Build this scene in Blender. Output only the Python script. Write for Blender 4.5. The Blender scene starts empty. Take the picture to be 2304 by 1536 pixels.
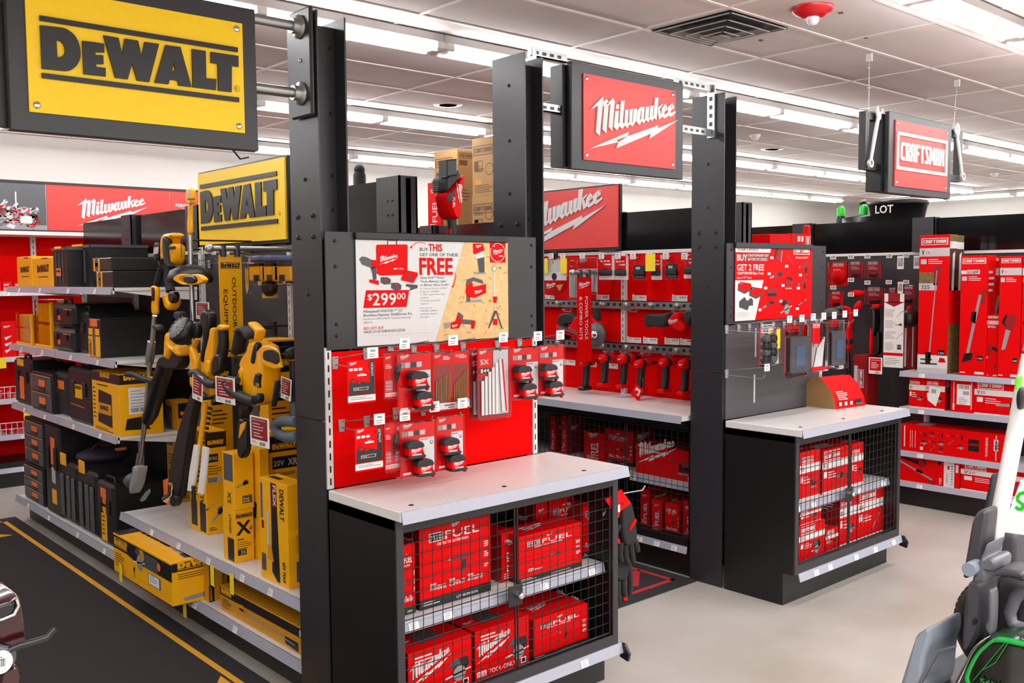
import bpy, math, random
from mathutils import Matrix, Vector
random.seed(7)
D = bpy.data
SC = bpy.context.scene
COL = SC.collection
# ---------------------------------------------------------------- camera
FPX = 2157.83
YAW, PIT, ROL = math.radians(41.63), math.radians(3.855), math.radians(-0.4423)
CZ = 2.0
_cy, _sy, _cp, _sp = math.cos(YAW), math.sin(YAW), math.cos(PIT), math.sin(PIT)
CF = Vector((_sy*_cp, _cy*_cp, -_sp))
_r0 = Vector((_cy, -_sy, 0)); _u0 = _r0.cross(CF)
CR = _r0*math.cos(ROL) + _u0*math.sin(ROL)
CU = _u0*math.cos(ROL) - _r0*math.sin(ROL)
cam = D.cameras.new('camera'); camo = D.objects.new('camera', cam); COL.objects.link(camo)
cam.sensor_width = 36; cam.lens = FPX/2304*36; cam.clip_start = .05; cam.clip_end = 100
camo.matrix_world = Matrix(((CR.x, CU.x, -CF.x, 0), (CR.y, CU.y, -CF.y, 0), (CR.z, CU.z, -CF.z, CZ), (0, 0, 0, 1)))
SC.camera = camo
# ---------------------------------------------------------------- world, exposure
w = D.worlds.new('world'); SC.world = w; w.use_nodes = True
w.node_tree.nodes['Background'].inputs[0].default_value = (.9, .93, 1, 1)
w.node_tree.nodes['Background'].inputs[1].default_value = .25
SC.view_settings.view_transform = 'Standard'; SC.view_settings.look = 'None'
SC.view_settings.exposure = 0.88; SC.view_settings.gamma = 1; SC.view_settings.use_curve_mapping = False
SC.cycles.use_denoising = True
SC.cycles.max_bounces = 8; SC.cycles.transparent_max_bounces = 24; SC.cycles.sample_clamp_indirect = 4
TUBE = 17.0          # emission of the fluorescent tubes
ROWS = (2.335, 4.775, 7.215, 9.655)
CEIL = 3.482
# the store's lamp rows behind and left of the viewpoint
def area(loc, sx, sy, e):
    l = D.lights.new('ceiling_lamp_row', 'AREA'); l.shape = 'RECTANGLE'; l.size = sx; l.size_y = sy; l.energy = e; l.color = (.975, .985, 1)
    o = D.objects.new('ceiling_lamp_row', l); o.location = loc; COL.objects.link(o)
for yy in (-4.985, -2.545, -.105):
    area((4, yy, CEIL-.1), 22, .25, 360)
# ---------------------------------------------------------------- points from the photograph's sight lines
def ray(x, y): return CF + CR*((x-1152)/FPX) - CU*((y-768)/FPX)
C0 = Vector((0, 0, CZ))
def QZ(x, y, z): d = ray(x, y); return C0 + d*((z-CZ)/d.z)
def QY(x, y, Y): d = ray(x, y); return C0 + d*(Y/d.y)
def QX(x, y, X): d = ray(x, y); return C0 + d*(X/d.x)
# ---------------------------------------------------------------- materials
def lin(h):
    h = h.lstrip('#'); o = []
    for i in (0, 2, 4):
        c = int(h[i:i+2], 16)/255; o.append(c/12.92 if c <= .04045 else ((c+.055)/1.055)**2.4)
    return (o[0], o[1], o[2], 1)
MATS = {}
def mat(name, hexc, rough=.5, metal=0., var=.06, scale=40., bump=0., spec=.5, coat=0.):
    if name in MATS: return MATS[name]
    m = D.materials.new(name); m.use_nodes = True; nt = m.node_tree; b = nt.nodes['Principled BSDF']
    b.inputs['Roughness'].default_value = rough; b.inputs['Metallic'].default_value = metal
    b.inputs['Specular IOR Level'].default_value = spec; b.inputs['Coat Weight'].default_value = coat
    c = lin(hexc)
    tc = nt.nodes.new('ShaderNodeTexCoord'); n = nt.nodes.new('ShaderNodeTexNoise'); n.inputs['Scale'].default_value = scale
    nt.links.new(tc.outputs['Object'], n.inputs['Vector'])
    r = nt.nodes.new('ShaderNodeValToRGB'); r.color_ramp.elements[0].color = tuple(x*(1-var) for x in c[:3])+(1,); r.color_ramp.elements[1].color = tuple(min(1, x*(1+var)) for x in c[:3])+(1,)
    nt.links.new(n.outputs['Fac'], r.inputs[0]); nt.links.new(r.outputs[0], b.inputs['Base Color'])
    if bump:
        bp = nt.nodes.new('ShaderNodeBump'); bp.inputs['Strength'].default_value = bump; bp.inputs['Distance'].default_value = .002
        nt.links.new(n.outputs['Fac'], bp.inputs['Height']); nt.links.new(bp.outputs[0], b.inputs['Normal'])
    MATS[name] = m; return m
def emit(name, col, s):
    m = D.materials.new(name); m.use_nodes = True; b = m.node_tree.nodes['Principled BSDF']
    b.inputs['Base Color'].default_value = (.9, .9, .9, 1); b.inputs['Emission Color'].default_value = col; b.inputs['Emission Strength'].default_value = s
    MATS[name] = m; return m
def clearmat(name, tint=(1, 1, 1), gl=.1, rough=.08):
    m = D.materials.new(name); m.use_nodes = True; nt = m.node_tree; nt.nodes.remove(nt.nodes['Principled BSDF'])
    t = nt.nodes.new('ShaderNodeBsdfTransparent'); t.inputs[0].default_value = (*tint, 1)
    g = nt.nodes.new('ShaderNodeBsdfGlossy'); g.inputs['Roughness'].default_value = rough
    fr = nt.nodes.new('ShaderNodeFresnel'); fr.inputs['IOR'].default_value = 1.2
    ad = nt.nodes.new('ShaderNodeMath'); ad.operation = 'ADD'; ad.inputs[1].default_value = gl; nt.links.new(fr.outputs[0], ad.inputs[0])
    mx = nt.nodes.new('ShaderNodeMixShader'); nt.links.new(ad.outputs[0], mx.inputs[0]); nt.links.new(t.outputs[0], mx.inputs[1]); nt.links.new(g.outputs[0], mx.inputs[2])
    nt.links.new(mx.outputs[0], nt.nodes['Material Output'].inputs[0]); MATS[name] = m; return m
RED = mat('red_print', 'd40407', .45, spec=.1); REDP = mat('red_panel', 'e00303', .65, bump=.15, scale=300, spec=.04); REDS = mat('red_sign', 'd2332e', .42, spec=.45)
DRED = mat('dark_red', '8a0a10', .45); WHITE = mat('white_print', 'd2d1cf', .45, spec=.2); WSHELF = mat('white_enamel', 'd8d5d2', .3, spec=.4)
BLACK = mat('black_print', '151315', .4); BSTEEL = mat('black_steel', '110f11', .4, bump=.1, scale=200); GSTEEL = mat('charcoal_steel', '2a282c', .4, bump=.1, scale=200)
BGLOSS = mat('black_acrylic', '0d0b0d', .1); CHAR = mat('charcoal_board', '4a474b', .55, bump=.25, scale=400); YEL = mat('yellow_print', 'f0ac06', .42, spec=.35)
YSIGN = mat('yellow_sign', 'ffce10', .42, spec=.35); YPL = mat('yellow_plastic', 'eea400', .38, spec=.35); BPL = mat('black_plastic', '121013', .42, bump=.1, scale=150); BRUB = mat('black_rubber', '1a181b', .6, bump=.2, scale=200)
GPL = mat('grey_plastic', '4b4b50', .45); ALU = mat('aluminium', 'b9bbbd', .32, 1.); STEEL = mat('galvanised_steel', 'a6a8a8', .35, .9, var=.15); CHROME = mat('chrome', 'd8d8d8', .12, 1.)
KRAFT = mat('kraft_cardboard', 'a67f4f', .75, bump=.1); KRAFTD = mat('kraft_ink', '5c432c', .7); TAGW = mat('paper_white', 'e4e2de', .6); TAGY = mat('paper_yellow', 'f2d21a', .55)
GREYP = mat('grey_print', '8c8a8c', .45); LGREY = mat('light_grey_print', 'b9b7b8', .45); STRIP = mat('label_strip_plastic', 'a0a0ac', .22, spec=.7); GREEN = mat('green_print', '16b31c', .4)
DYEL = mat('ochre_print', 'c98a12', .45); ORANGE = mat('orange_print', 'e8702a', .45); OSBM = mat('chipboard_print', 'd9b277', .5, var=.25, scale=25); BLUEP = mat('blue_grey_print', '4b5a78', .45); GOLD = mat('brass_bits', 'b58a3a', .35, .8)
TREEP = mat('woodland_print', '6d5b34', .5, var=.8, scale=30); BROWN = mat('bark_print', '4d2a1a', .5, var=.4)
CLEAR = clearmat('clear_plastic', (.98, .97, .98), .01, .06); CLEARY = clearmat('amber_plastic', (1, .93, .8), .02, .06)
TUBEM = emit('lit_tube', (.975, .985, 1, 1), TUBE)
# ---------------------------------------------------------------- mesh builder
I4 = Matrix.Identity(4)
class MB:
    def __init__(s): s.v = []; s.f = []; s.m = []; s.sm = []; s.mats = []; s.T = None
    def mi(s, m):
        if m not in s.mats: s.mats.append(m)
        return s.mats.index(m)
    def add(s, vs, fs, m, smooth=False):
        n = len(s.v); k = s.mi(m)
        if s.T is not None: vs = [s.T @ Vector(v) for v in vs]
        s.v += [tuple(v) for v in vs]
        for f in fs: s.f.append([n+i for i in f]); s.m.append(k); s.sm.append(smooth)
        return s
    def box(s, x0, y0, z0, x1, y1, z1, m, b=0):
        if x0 > x1: x0, x1 = x1, x0
        if y0 > y1: y0, y1 = y1, y0
        if z0 > z1: z0, z1 = z1, z0
        b = min(b, (x1-x0)*.45, (y1-y0)*.45, (z1-z0)*.45)
        if b <= 0:
            return s.add([(x0,y0,z0),(x1,y0,z0),(x1,y1,z0),(x0,y1,z0),(x0,y0,z1),(x1,y0,z1),(x1,y1,z1),(x0,y1,z1)],
                  [(0,3,2,1),(4,5,6,7),(0,1,5,4),(1,2,6,5),(2,3,7,6),(3,0,4,7)], m)
        lo = (x0, y0, z0); hi = (x1, y1, z1); vs = []; ix = {}
        for cx in (0, 1):
            for cy in (0, 1):
                for cz in (0, 1):
                    c = (cx, cy, cz)
                    for a in range(3):
                        p = [(hi[k]-b if c[k] else lo[k]+b) for k in range(3)]; p[a] = hi[a] if c[a] else lo[a]
                        ix[c, a] = len(vs); vs.append(tuple(p))
        fs = []
        for a in range(3):
            u, w_ = (a+1) % 3, (a+2) % 3
            for sgn in (0, 1):
                q = []
                for i, j in ((0,0),(1,0),(1,1),(0,1)):
                    c = [0,0,0]; c[a] = sgn; c[u] = i; c[w_] = j; q.append(ix[tuple(c), a])
                fs.append(q if sgn else q[::-1])
            for i in (0, 1):
                for j in (0, 1):
                    c0 = [0,0,0]; c1 = [0,0,0]; c0[u] = c1[u] = i; c0[w_] = c1[w_] = j; c1[a] = 1
                    q = [ix[tuple(c0), u], ix[tuple(c1), u], ix[tuple(c1), w_], ix[tuple(c0), w_]]
                    fs.append(q if (i ^ j) else q[::-1])
        for c in [(i, j, k) for i in (0,1) for j in (0,1) for k in (0,1)]:
            q = [ix[c, 0], ix[c, 1], ix[c, 2]]
            fs.append(q if (c[0]+c[1]+c[2]) % 2 else q[::-1])
        return s.add(vs, fs, m)
    def prism(s, P, d0, d1, m, b=0, fr=None, msd=None, rnd=False):
        """polygon P in (u, v) pushed along the third axis of fr from d0 to d1, edges eased by b"""
        A = sum(P[i][0]*P[(i+1) % len(P)][1]-P[(i+1) % len(P)][0]*P[i][1] for i in range(len(P)))
        if A < 0: P = P[::-1]
        n = len(P)
        if b > 0:
            pe = sum((Vector(P[i])-Vector(P[i-1])).length for i in range(n)); b = min(b, .3*abs(A)/max(pe, 1e-6)*2, abs(d1-d0)*.45)
        def off(d):
            o = []
            for i in range(n):
                p, q, r = Vector(P[i-1]), Vector(P[i]), Vector(P[(i+1) % n])
                e0 = (q-p).normalized() if (q-p).length else Vector((1, 0)); e1 = (r-q).normalized() if (r-q).length else e0
                n0 = Vector((-e0.y, e0.x)); n1 = Vector((-e1.y, e1.x)); k = n0+n1
                k = k/max(k.dot(k)/2, .35) if k.length > 1e-6 else n0
                o.append(q+k*min(d, .3*(q-p).length+1e-5, .3*(r-q).length+1e-5))
            return o
        def ease(R):
            for _ in range(2):
                Q = []
                for i in range(len(R)):
                    p, q = R[i], R[(i+1) % len(R)]; Q += [(p[0]*.78+q[0]*.22, p[1]*.78+q[1]*.22), (p[0]*.22+q[0]*.78, p[1]*.22+q[1]*.78)]
                R = Q
            return R
        f3 = fr or (lambda u, v, d: (u, v, d))
        if b <= 0: rings = [(P, d0), (P, d1)]
        elif rnd: rings = [(off(b*(1-math.sin(t))), d0+b*(1-math.cos(t))) for t in (0, .52, 1.05, 1.57)]+[(off(b*(1-math.sin(t))), d1-b*(1-math.cos(t))) for t in (1.57, 1.05, .52, 0)]
        else: rings = [(off(b), d0), (P, d0+b), (P, d1-b), (off(b), d1)]
        if rnd: rings = [(ease(R), d) for R, d in rings]; n *= 4
        vs = [f3(p[0], p[1], d) for R, d in rings for p in R]; k = len(rings)
        sd = [(r*n+i, r*n+(i+1) % n, (r+1)*n+(i+1) % n, (r+1)*n+i) for r in range(k-1) for i in range(n)]
        caps = [tuple(range(n))[::-1], tuple((k-1)*n+i for i in range(n))]
        T = s.T
        if rnd: s.add(vs, [(r*n+i, r*n+(i+1) % n, (r+1)*n+(i+1) % n, (r+1)*n+i) for r in range(k-1) for i in range(n)], m, True); s.add(vs[:n], [tuple(range(n))[::-1]], m); s.add(vs[-n:], [tuple(range(n))], m)
        elif msd is None: s.add(vs, sd+caps, m)
        else: s.add(vs, sd, msd); s.add(vs, caps, m)
        return s
    def tube(s, pts, r, m, n=8, caps=True, closed=False):
        pts = [Vector(p) for p in pts]; N = len(pts); rr = r if isinstance(r, (list, tuple)) else [r]*N
        vs = []; up = None
        for i, p in enumerate(pts):
            if closed: t = pts[(i+1) % N]-pts[i-1]
            else: t = pts[min(i+1, N-1)]-pts[max(i-1, 0)]
            t = t.normalized() if t.length > 1e-9 else Vector((0, 0, 1))
            if up is None: up = Vector((0, 0, 1)) if abs(t.z) < .9 else Vector((1, 0, 0))
            a = t.cross(up); a = a.normalized() if a.length > 1e-6 else t.orthogonal().normalized(); up = a.cross(t); c = up
            for k in range(n):
                an = 2*math.pi*k/n; vs.append(p+(a*math.cos(an)+c*math.sin(an))*rr[i])
        R = N if closed else N-1
        s.add(vs, [(i*n+k, i*n+(k+1) % n, ((i+1) % N)*n+(k+1) % n, ((i+1) % N)*n+k) for i in range(R) for k in range(n)], m, True)
        if caps and not closed:
            s.add(vs[:n], [tuple(range(n))[::-1]], m); s.add(vs[-n:], [tuple(range(n))], m)
        return s
    def lathe(s, prof, o, ax, m, n=20):
        o = Vector(o); ax = Vector(ax).normalized(); a = ax.orthogonal().normalized(); c = ax.cross(a)
        vs = [o+ax*h+(a*math.cos(2*math.pi*k/n)+c*math.sin(2*math.pi*k/n))*r for r, h in prof for k in range(n)]
        fs = [(i*n+k, i*n+(k+1) % n, (i+1)*n+(k+1) % n, (i+1)*n+k) for i in range(len(prof)-1) for k in range(n)]
        s.add(vs, fs, m, True)
        if prof[0][0] > 1e-5: s.add(vs[:n], [tuple(range(n))[::-1]], m)
        if prof[-1][0] > 1e-5: s.add(vs[-n:], [tuple(range(n))], m)
        return s
    def ell(s, c, r, m, n=14, k=8):
        if not isinstance(r, (list, tuple)): r = (r, r, r)
        vs = []
        for i in range(k+1):
            th = math.pi*i/k
            for j in range(n):
                ph = 2*math.pi*j/n; vs.append((c[0]+r[0]*math.sin(th)*math.cos(ph), c[1]+r[1]*math.sin(th)*math.sin(ph), c[2]-r[2]*math.cos(th)))
        return s.add(vs, [(i*n+j, i*n+(j+1) % n, (i+1)*n+(j+1) % n, (i+1)*n+j) for i in range(k) for j in range(n)], m, True)
    def build(s, name, parent=None, label=None, cat=None, group=None, kind=None, loc=None, rz=0, rot=None):
        me = D.meshes.new(name); me.from_pydata(s.v, [], s.f); 
        for m in s.mats: me.materials.append(m)
        me.polygons.foreach_set('material_index', s.m); me.polygons.foreach_set('use_smooth', s.sm); me.update()
        o = D.objects.new(name, me); COL.objects.link(o)
        if parent is not None: o.parent = parent
        if loc is not None: o.location = loc
        if rot is not None: o.rotation_euler = rot
        elif rz: o.rotation_euler = (0, 0, rz)
        return tag(o, label, cat, group, kind)
def tag(o, label=None, cat=None, group=None, kind=None):
    for k, x in (('label', label), ('category', cat), ('group', group), ('kind', kind)):
        if x: o[k] = x
    return o
def thing(name, label, cat, loc=(0, 0, 0), rz=0, group=None, rot=None):
    o = D.objects.new(name, None); COL.objects.link(o); o.location = loc; o.rotation_euler = rot or (0, 0, rz); o.empty_display_size = .1
    return tag(o, label, cat, group)
def dup(root, loc=None, rz=None, label=None, group=None, rot=None):
    def cp(o, par):
        c = o.copy(); COL.objects.link(c)
        if par is not None: c.parent = par
        for ch in o.children: cp(ch, c)
        return c
    r = cp(root, None)
    if loc is not None: r.location = loc
    if rz is not None: r.rotation_euler = (0, 0, rz)
    if rot is not None: r.rotation_euler = rot
    if label: r['label'] = label
    if group: r['group'] = group
    return r
def RX(a): return Matrix.Rotation(a, 4, 'X')
def RY(a): return Matrix.Rotation(a, 4, 'Y')
def RZ(a): return Matrix.Rotation(a, 4, 'Z')
def TR(x, y, z): return Matrix.Translation((x, y, z))
# ---------------------------------------------------------------- lettering
_tc = {}
def glyphs(txt, bold):
    k = (txt, bold)
    if k not in _tc:
        c = D.curves.new('lettering', 'FONT'); c.body = txt; c.size = 1; c.offset = bold; c.resolution_u = 2
        o = D.objects.new('lettering', c); me = D.meshes.new_from_object(o)
        vs = [(v.co.x, v.co.y) for v in me.vertices]; fs = [tuple(p.vertices) for p in me.polygons]
        x0 = min((v[0] for v in vs), default=0); x1 = max((v[0] for v in vs), default=1)
        D.objects.remove(o); D.curves.remove(c); D.meshes.remove(me)
        _tc[k] = ([(v[0]-x0, v[1]) for v in vs], fs, x1-x0)
    return _tc[k]
DEW = [[(0,277),(1000,277),(1000,254),(0,254)],[(0,25),(1000,25),(1000,2),(0,2)],[(0,234),(53,236),(71,179),(72,103),(1,43)],[(1,43),(72,103),(86,106),(95,110),(103,119),(107,129),(108,140),(180,137),(178,117),(172,99),(160,78),(143,61),(127,51),(109,46)],[(53,236),(99,238),(121,234),(141,224),(157,210),(169,191),(177,166),(180,137),(108,140),(106,155),(100,167),(93,174),(84,178),(71,179)],[(190,193),(247,195),(253,44),(191,43)],[(247,195),(294,194),(292,154),(246,150)],[(247,137),(287,141),(287,100),(246,96)],[(248,84),(296,84),(295,45),(251,44)],[(291,233),(364,232),(379,157),(342,45)],[(395,233),(461,233),(477,159),(427,122),(379,157)],[(494,232),(568,233),(511,45),(450,45),(427,122),(477,159)],[(379,157),(427,122),(403,45),(342,45)],[(602,233),(642,233),(642,154),(631,113),(611,47),(539,46)],[(642,233),(680,235),(734,47),(665,47),(650,115),(642,154)],[(631,115),(650,116),(661,69),(619,71)],[(742,234),(817,234),(816,96),(742,48)],[(817,100),(872,103),(868,48),(742,48)],[(846,234),(1002,235),(1001,180),(962,180),(883,179),(845,180)],[(883,179),(962,180),(958,48),(883,47)]]
MIL = [[(5,273),(143,386),(143,350),(134,310),(86,311)],[(86,309),(137,316),(105,100),(66,123)],[(143,347),(179,369),(197,350),(139,310)],[(154,327),(201,338),(174,123),(134,149)],[(199,347),(242,385),(264,364),(224,344),(199,323)],[(219,343),(266,364),(237,147),(199,174)],[(282,341),(315,347),(312,313),(274,309)],[(272,293),(310,302),(301,210),(291,157),(255,178)],[(291,157),(298,206),(333,222),(317,190)],[(332,374),(373,380),(351,215),(347,171),(314,190)],[(347,171),(349,211),(377,220),(374,198)],[(379,313),(416,320),(405,217),(402,183),(370,204)],[(402,183),(402,217),(435,235),(430,213)],[(428,324),(465,331),(454,231),(456,199),(423,222)],[(456,199),(454,228),(482,246),(496,240)],[(475,332),(513,339),(501,245),(456,200),(463,235)],[(515,321),(544,352),(558,332),(539,255),(537,219),(503,242)],[(544,352),(599,360),(592,336),(553,328)],[(537,219),(537,255),(558,266),(563,245)],[(565,342),(597,360),(585,263),(587,235),(556,257)],[(587,235),(585,263),(611,275),(611,259)],[(611,361),(652,368),(640,278),(638,249),(602,271)],[(638,249),(638,281),(665,293),(660,274)],[(662,373),(701,381),(689,289),(682,262),(653,284)],[(682,262),(689,296),(714,311),(709,288)],[(718,443),(758,449),(736,275),(697,292)],[(753,372),(803,405),(816,403),(768,358),(751,346)],[(751,346),(768,364),(793,316),(766,281)],[(766,281),(778,311),(808,327),(803,307)],[(798,371),(841,411),(838,375),(828,336),(826,295),(791,319)],[(841,411),(871,372),(833,349),(836,365),(851,373),(833,387)],[(826,295),(828,326),(881,351),(889,326)],[(874,392),(922,426),(912,390),(904,353),(902,316),(866,340)],[(922,426),(948,390),(909,367),(912,382),(927,391),(912,406)],[(902,316),(902,343),(961,369),(963,353)]]
BOLT = [[(0,0),(421,158),(407,125),(282,86),(305,72)],[(407,125),(759,239),(746,214),(670,167),(282,26),(305,72)],[(746,214),(1000,305),(651,126),(670,167)]]
def _cr():
    L = []; x = 70
    G = {'C': [[(0,20),(20,0),(34,0),(34,200),(20,200),(0,180)],[(34,200),(80,200),(80,160),(34,160)],[(34,40),(80,40),(80,0),(34,0)]],
     'R': [[(0,0),(34,0),(34,200),(0,200)],[(34,200),(70,200),(84,186),(84,100),(52,110),(52,168),(34,168)],[(34,110),(60,110),(88,0),(54,0),(34,80)]],
     'A': [[(0,0),(34,0),(34,200),(18,200),(0,170)],[(34,200),(64,200),(84,170),(84,0),(50,0),(50,168),(34,168)],[(34,90),(50,90),(50,56),(34,56)]],
     'F': [[(0,0),(34,0),(34,200),(0,200)],[(34,200),(80,200),(80,162),(34,162)],[(34,118),(70,118),(70,82),(34,82)]],
     'T': [[(0,200),(84,200),(84,162),(0,162)],[(25,162),(59,162),(59,0),(25,0)]],
     'S': [[(4,200),(84,200),(84,162),(4,162)],[(4,165),(40,165),(84,40),(60,20),(44,40)],[(0,38),(84,38),(70,0),(0,0)]],
     'M': [[(0,0),(32,0),(32,200),(0,200)],[(76,0),(108,0),(108,200),(76,200)],[(32,200),(54,130),(76,200),(76,110),(60,40),(48,40),(32,110)]],
     'N': [[(0,0),(30,0),(30,200),(0,200)],[(60,0),(92,0),(92,200),(60,200)],[(30,200),(60,110),(60,20),(30,110)]]}
    for ch in 'CRAFTSMAN':
        for p in G[ch]: L.append([(x+a, b+105) for a, b in p])
        x += (108 if ch == 'M' else 92 if ch == 'N' else 84)+10
    W = x+60
    F = [[(0,0),(W,0),(W,36),(0,36)],[(0,374),(W,374),(W,410),(0,410)],[(0,36),(36,36),(36,374),(0,374)],[(W-36,36),(W,36),(W,374),(W-36,374)]]
    k = 1000/W
    return [[(a*k, b*k) for a, b in p] for p in L], [[(a*k, b*k) for a, b in p] for p in F]
CRL, CRF = _cr()
class Face:
    """flat artwork printed on a face: O origin, U right, V up, N outward"""
    def __init__(s, mb, O, U, V, N, lift=.0006):
        s.mb = mb; s.O = Vector(O); s.U = Vector(U).normalized(); s.V = Vector(V).normalized(); s.N = Vector(N).normalized(); s.l = lift; s.k = 0
    def P(s, u, v, k=1): return s.O+s.U*u+s.V*v+s.N*(s.l*k)
    def poly(s, pts, m, k=1):
        A = sum(pts[i][0]*pts[(i+1) % len(pts)][1]-pts[(i+1) % len(pts)][0]*pts[i][1] for i in range(len(pts)))
        if A < 0: pts = pts[::-1]
        s.mb.add([s.P(u, v, k) for u, v in pts], [tuple(range(len(pts)))], m); return s
    def rect(s, u0, v0, u1, v1, m, k=1): return s.poly([(u0, v0), (u1, v0), (u1, v1), (u0, v1)], m, k)
    def disc(s, u, v, r, m, k=1, n=18, ry=None): return s.poly([(u+r*math.cos(6.2832*i/n), v+(ry or r)*math.sin(6.2832*i/n)) for i in range(n)], m, k)
    def line(s, u0, v0, u1, v1, wd, m, k=1):
        d = Vector((u1-u0, v1-v0)); n = Vector((-d.y, d.x)).normalized()*wd/2
        return s.poly([(u0+n.x, v0+n.y), (u0-n.x, v0-n.y), (u1-n.x, v1-n.y), (u1+n.x, v1+n.y)], m, k)
    def logo(s, L, u, v, wd, m, k=2, hs=1., ang=0, h3=0, sk=0):
        c, sn = math.cos(ang), math.sin(ang); n_ = 0
        for p in L:
            q = [((a/1000*wd), b/1000*wd*hs) for a, b in p]; q = [(u+a*c-b*sn, v+a*sn+b*c) for a, b in q]
            n_ = (n_+1) % 7
            if h3: s.mb.prism(q, 0, h3+n_*.00003, m, 0, lambda a, b, d: s.P(a, b, k)+s.N*d)
            else: s.poly(q, m, k+n_*.04)
        return s
    def dewalt(s, u, v, wd, m, k=2, bars=True, **kw): return s.logo(DEW if bars else DEW[2:], u, v, wd, m, k, **kw)
    def milw(s, u, v, wd, m, k=2, **kw): s.logo(MIL, u, v, wd, m, k, **kw); return s.logo(BOLT, u, v, wd, m, k, **kw)
    def crafts(s, u, v, wd, m, k=2, **kw): s.logo(CRL, u, v, wd, m, k, **kw); return s.logo(CRF, u, v, wd, m, k, **kw)
    def text(s, t, u, v, h, m, wd=None, k=2, bold=0., ang=0, al='l', h3=0):
        """h cap height; wd fits the width"""
        vs, fs, tw = glyphs(t, 0)
        sy = h/.69; sx = sy if not wd else wd/max(tw, 1e-3)
        off = {'l': 0, 'c': -tw*sx/2, 'r': -tw*sx}[al]; c, sn = math.cos(ang), math.sin(ang)
        q = [(a*sx+off, b*sy) for a, b in vs]
        e = bold*h*.5
        for i, (dx, dy) in enumerate(((0, 0), (e, e), (-e, e), (e, -e), (-e, -e)) if bold > .008 else ((0, 0),)):
            s.mb.add([s.P(u+(a+dx)*c-(b+dy)*sn, v+(a+dx)*sn+(b+dy)*c, k+i*.02) for a, b in q], fs, m)
        return s
    def lines(s, u, v, wd, n, gap, th, m, k=2, seed=1):
        """small print too fine to read"""
        R = random.Random(seed)
        for i in range(n): s.rect(u, v-i*gap, u+wd*R.uniform(.6, 1), v-i*gap+th, m, k)
        return s
    def bars(s, u, v, wd, h, m, k=2, n=12):
        R = random.Random(3); x = u
        for i in range(n): s.rect(x, v, x+wd/n*R.uniform(.3, .7), v+h, m, k); x += wd/n
        return s
    def art(s, kind, u, v, sz, m1, m2, k=2, ang=0, fl=1):
        """small product picture: silhouettes in a body colour m1 and a grip colour m2"""
        c, sn = math.cos(ang), math.sin(ang)
        for P, w_ in ART[kind]:
            q = [(a*sz*fl, b*sz) for a, b in P]; q = [(u+a*c-b*sn, v+a*sn+b*c) for a, b in q]
            s.poly(q, (m1, m2, GREYP, WHITE)[w_], k+(w_ > 0))
        return s
ART = {'drill': [([(-.5,.2),(-.15,.22),(-.1,.34),(.3,.36),(.42,.3),(.4,.1),(.2,.05),(-.12,.06)], 0), ([(-.62,.17),(-.5,.13),(-.45,.2),(-.48,.26),(-.6,.24)], 2), ([(.08,.06),(.3,.06),(.22,-.3),(.0,-.28)], 1), ([(-.18,-.28),(.28,-.32),(.26,-.46),(-.18,-.44)], 0)],
 'saw': [([(-.3,-.2),(.0,.3),(.35,.3),(.45,.05),(.3,-.1),(0,-.05)], 0), ([(-.45,.1),(-.25,.3),(0,.3),(.1,.1),(-.2,.05)], 1), ([(.26*math.cos(i*.628)+.02, .26*math.sin(i*.628)-.2) for i in range(10)], 2), ([(-.55,-.28),(.5,-.14),(.5,-.1),(-.55,-.22)], 3)],
 'chain': [([(-.1,-.12),(.4,-.15),(.45,.12),(.1,.2),(-.1,.12)], 0), ([(-.05,.12),(.1,.3),(.4,.25),(.36,.18),(.12,.2)], 1), ([(-.8,-.02),(-.82,.04),(-.1,.1),(-.1,-.06),(-.75,-.08)], 2)],
 'trim': [([(-.6,-.5),(-.4,-.55),(-.3,-.45),(-.45,-.38)], 1), ([(-.45,-.42),(.42,.45),(.46,.41),(-.41,-.46)], 2), ([(.35,.3),(.55,.5),(.6,.42),(.42,.26)], 0), ([(.05,.0),(.2,.2),(.12,.24),(0,.1)], 1)],
 'blow': [([(-.1,-.1),(.2,-.12),(.4,.1),(.2,.25),(-.05,.2)], 0), ([(-.9,-.3),(-.85,-.4),(0,-.08),(-.05,.12)], 1), ([(0,.2),(.1,.36),(.36,.26),(.3,.2),(.1,.28)], 1)],
 'recip': [([(-.2,-.12),(.1,-.1),(.2,.12),(-.05,.2),(-.2,.1)], 0), ([(-.55,-.02),(-.2,-.05),(-.2,.08),(-.55,.05)], 2), ([(.1,.0),(.5,-.1),(.52,.02),(.2,.14)], 1), ([(.45,-.2),(.58,-.18),(.6,.05),(.5,.06)], 0)],
 'jig': [([(-.35,-.2),(.3,-.2),(.36,.1),(.1,.08),(-.1,.0),(-.15,.25),(-.35,.2)], 0), ([(-.35,.2),(-.2,.36),(.15,.36),(.34,.2),(.3,.1),(.1,.22),(-.15,.24)], 1), ([(-.4,-.36),(.3,-.36),(.3,-.28),(-.4,-.28)], 2)],
 'pack': [([(-.4,-.2),(.4,-.2),(.42,.1),(.3,.2),(-.3,.2),(-.42,.1)], 0), ([(-.4,-.2),(.4,-.2),(.4,-.05),(-.4,-.05)], 1)],
 'box': [([(-.35,-.4),(.35,-.4),(.35,.4),(-.35,.4)], 0), ([(-.3,-.02),(.3,-.02),(.3,.12),(-.3,.12)], 1)],
 'pole': [([(-.9,.02),(.9,-.01),(.9,.01),(-.9,.05)], 2), ([(-1,.0),(-.75,.0),(-.75,.12),(-1,.1)], 1), ([(.6,-.06),(1,-.08),(1,.06),(.6,.05)], 0)]}
def fx(mb, X): return Face(mb, (X, 0, 0), (0, -1, 0), (0, 0, 1), (-1, 0, 0))     # face looking -X, u = -Y
def fy(mb, Y): return Face(mb, (0, Y, 0), (1, 0, 0), (0, 0, 1), (0, -1, 0))      # face looking -Y, u = X
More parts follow.
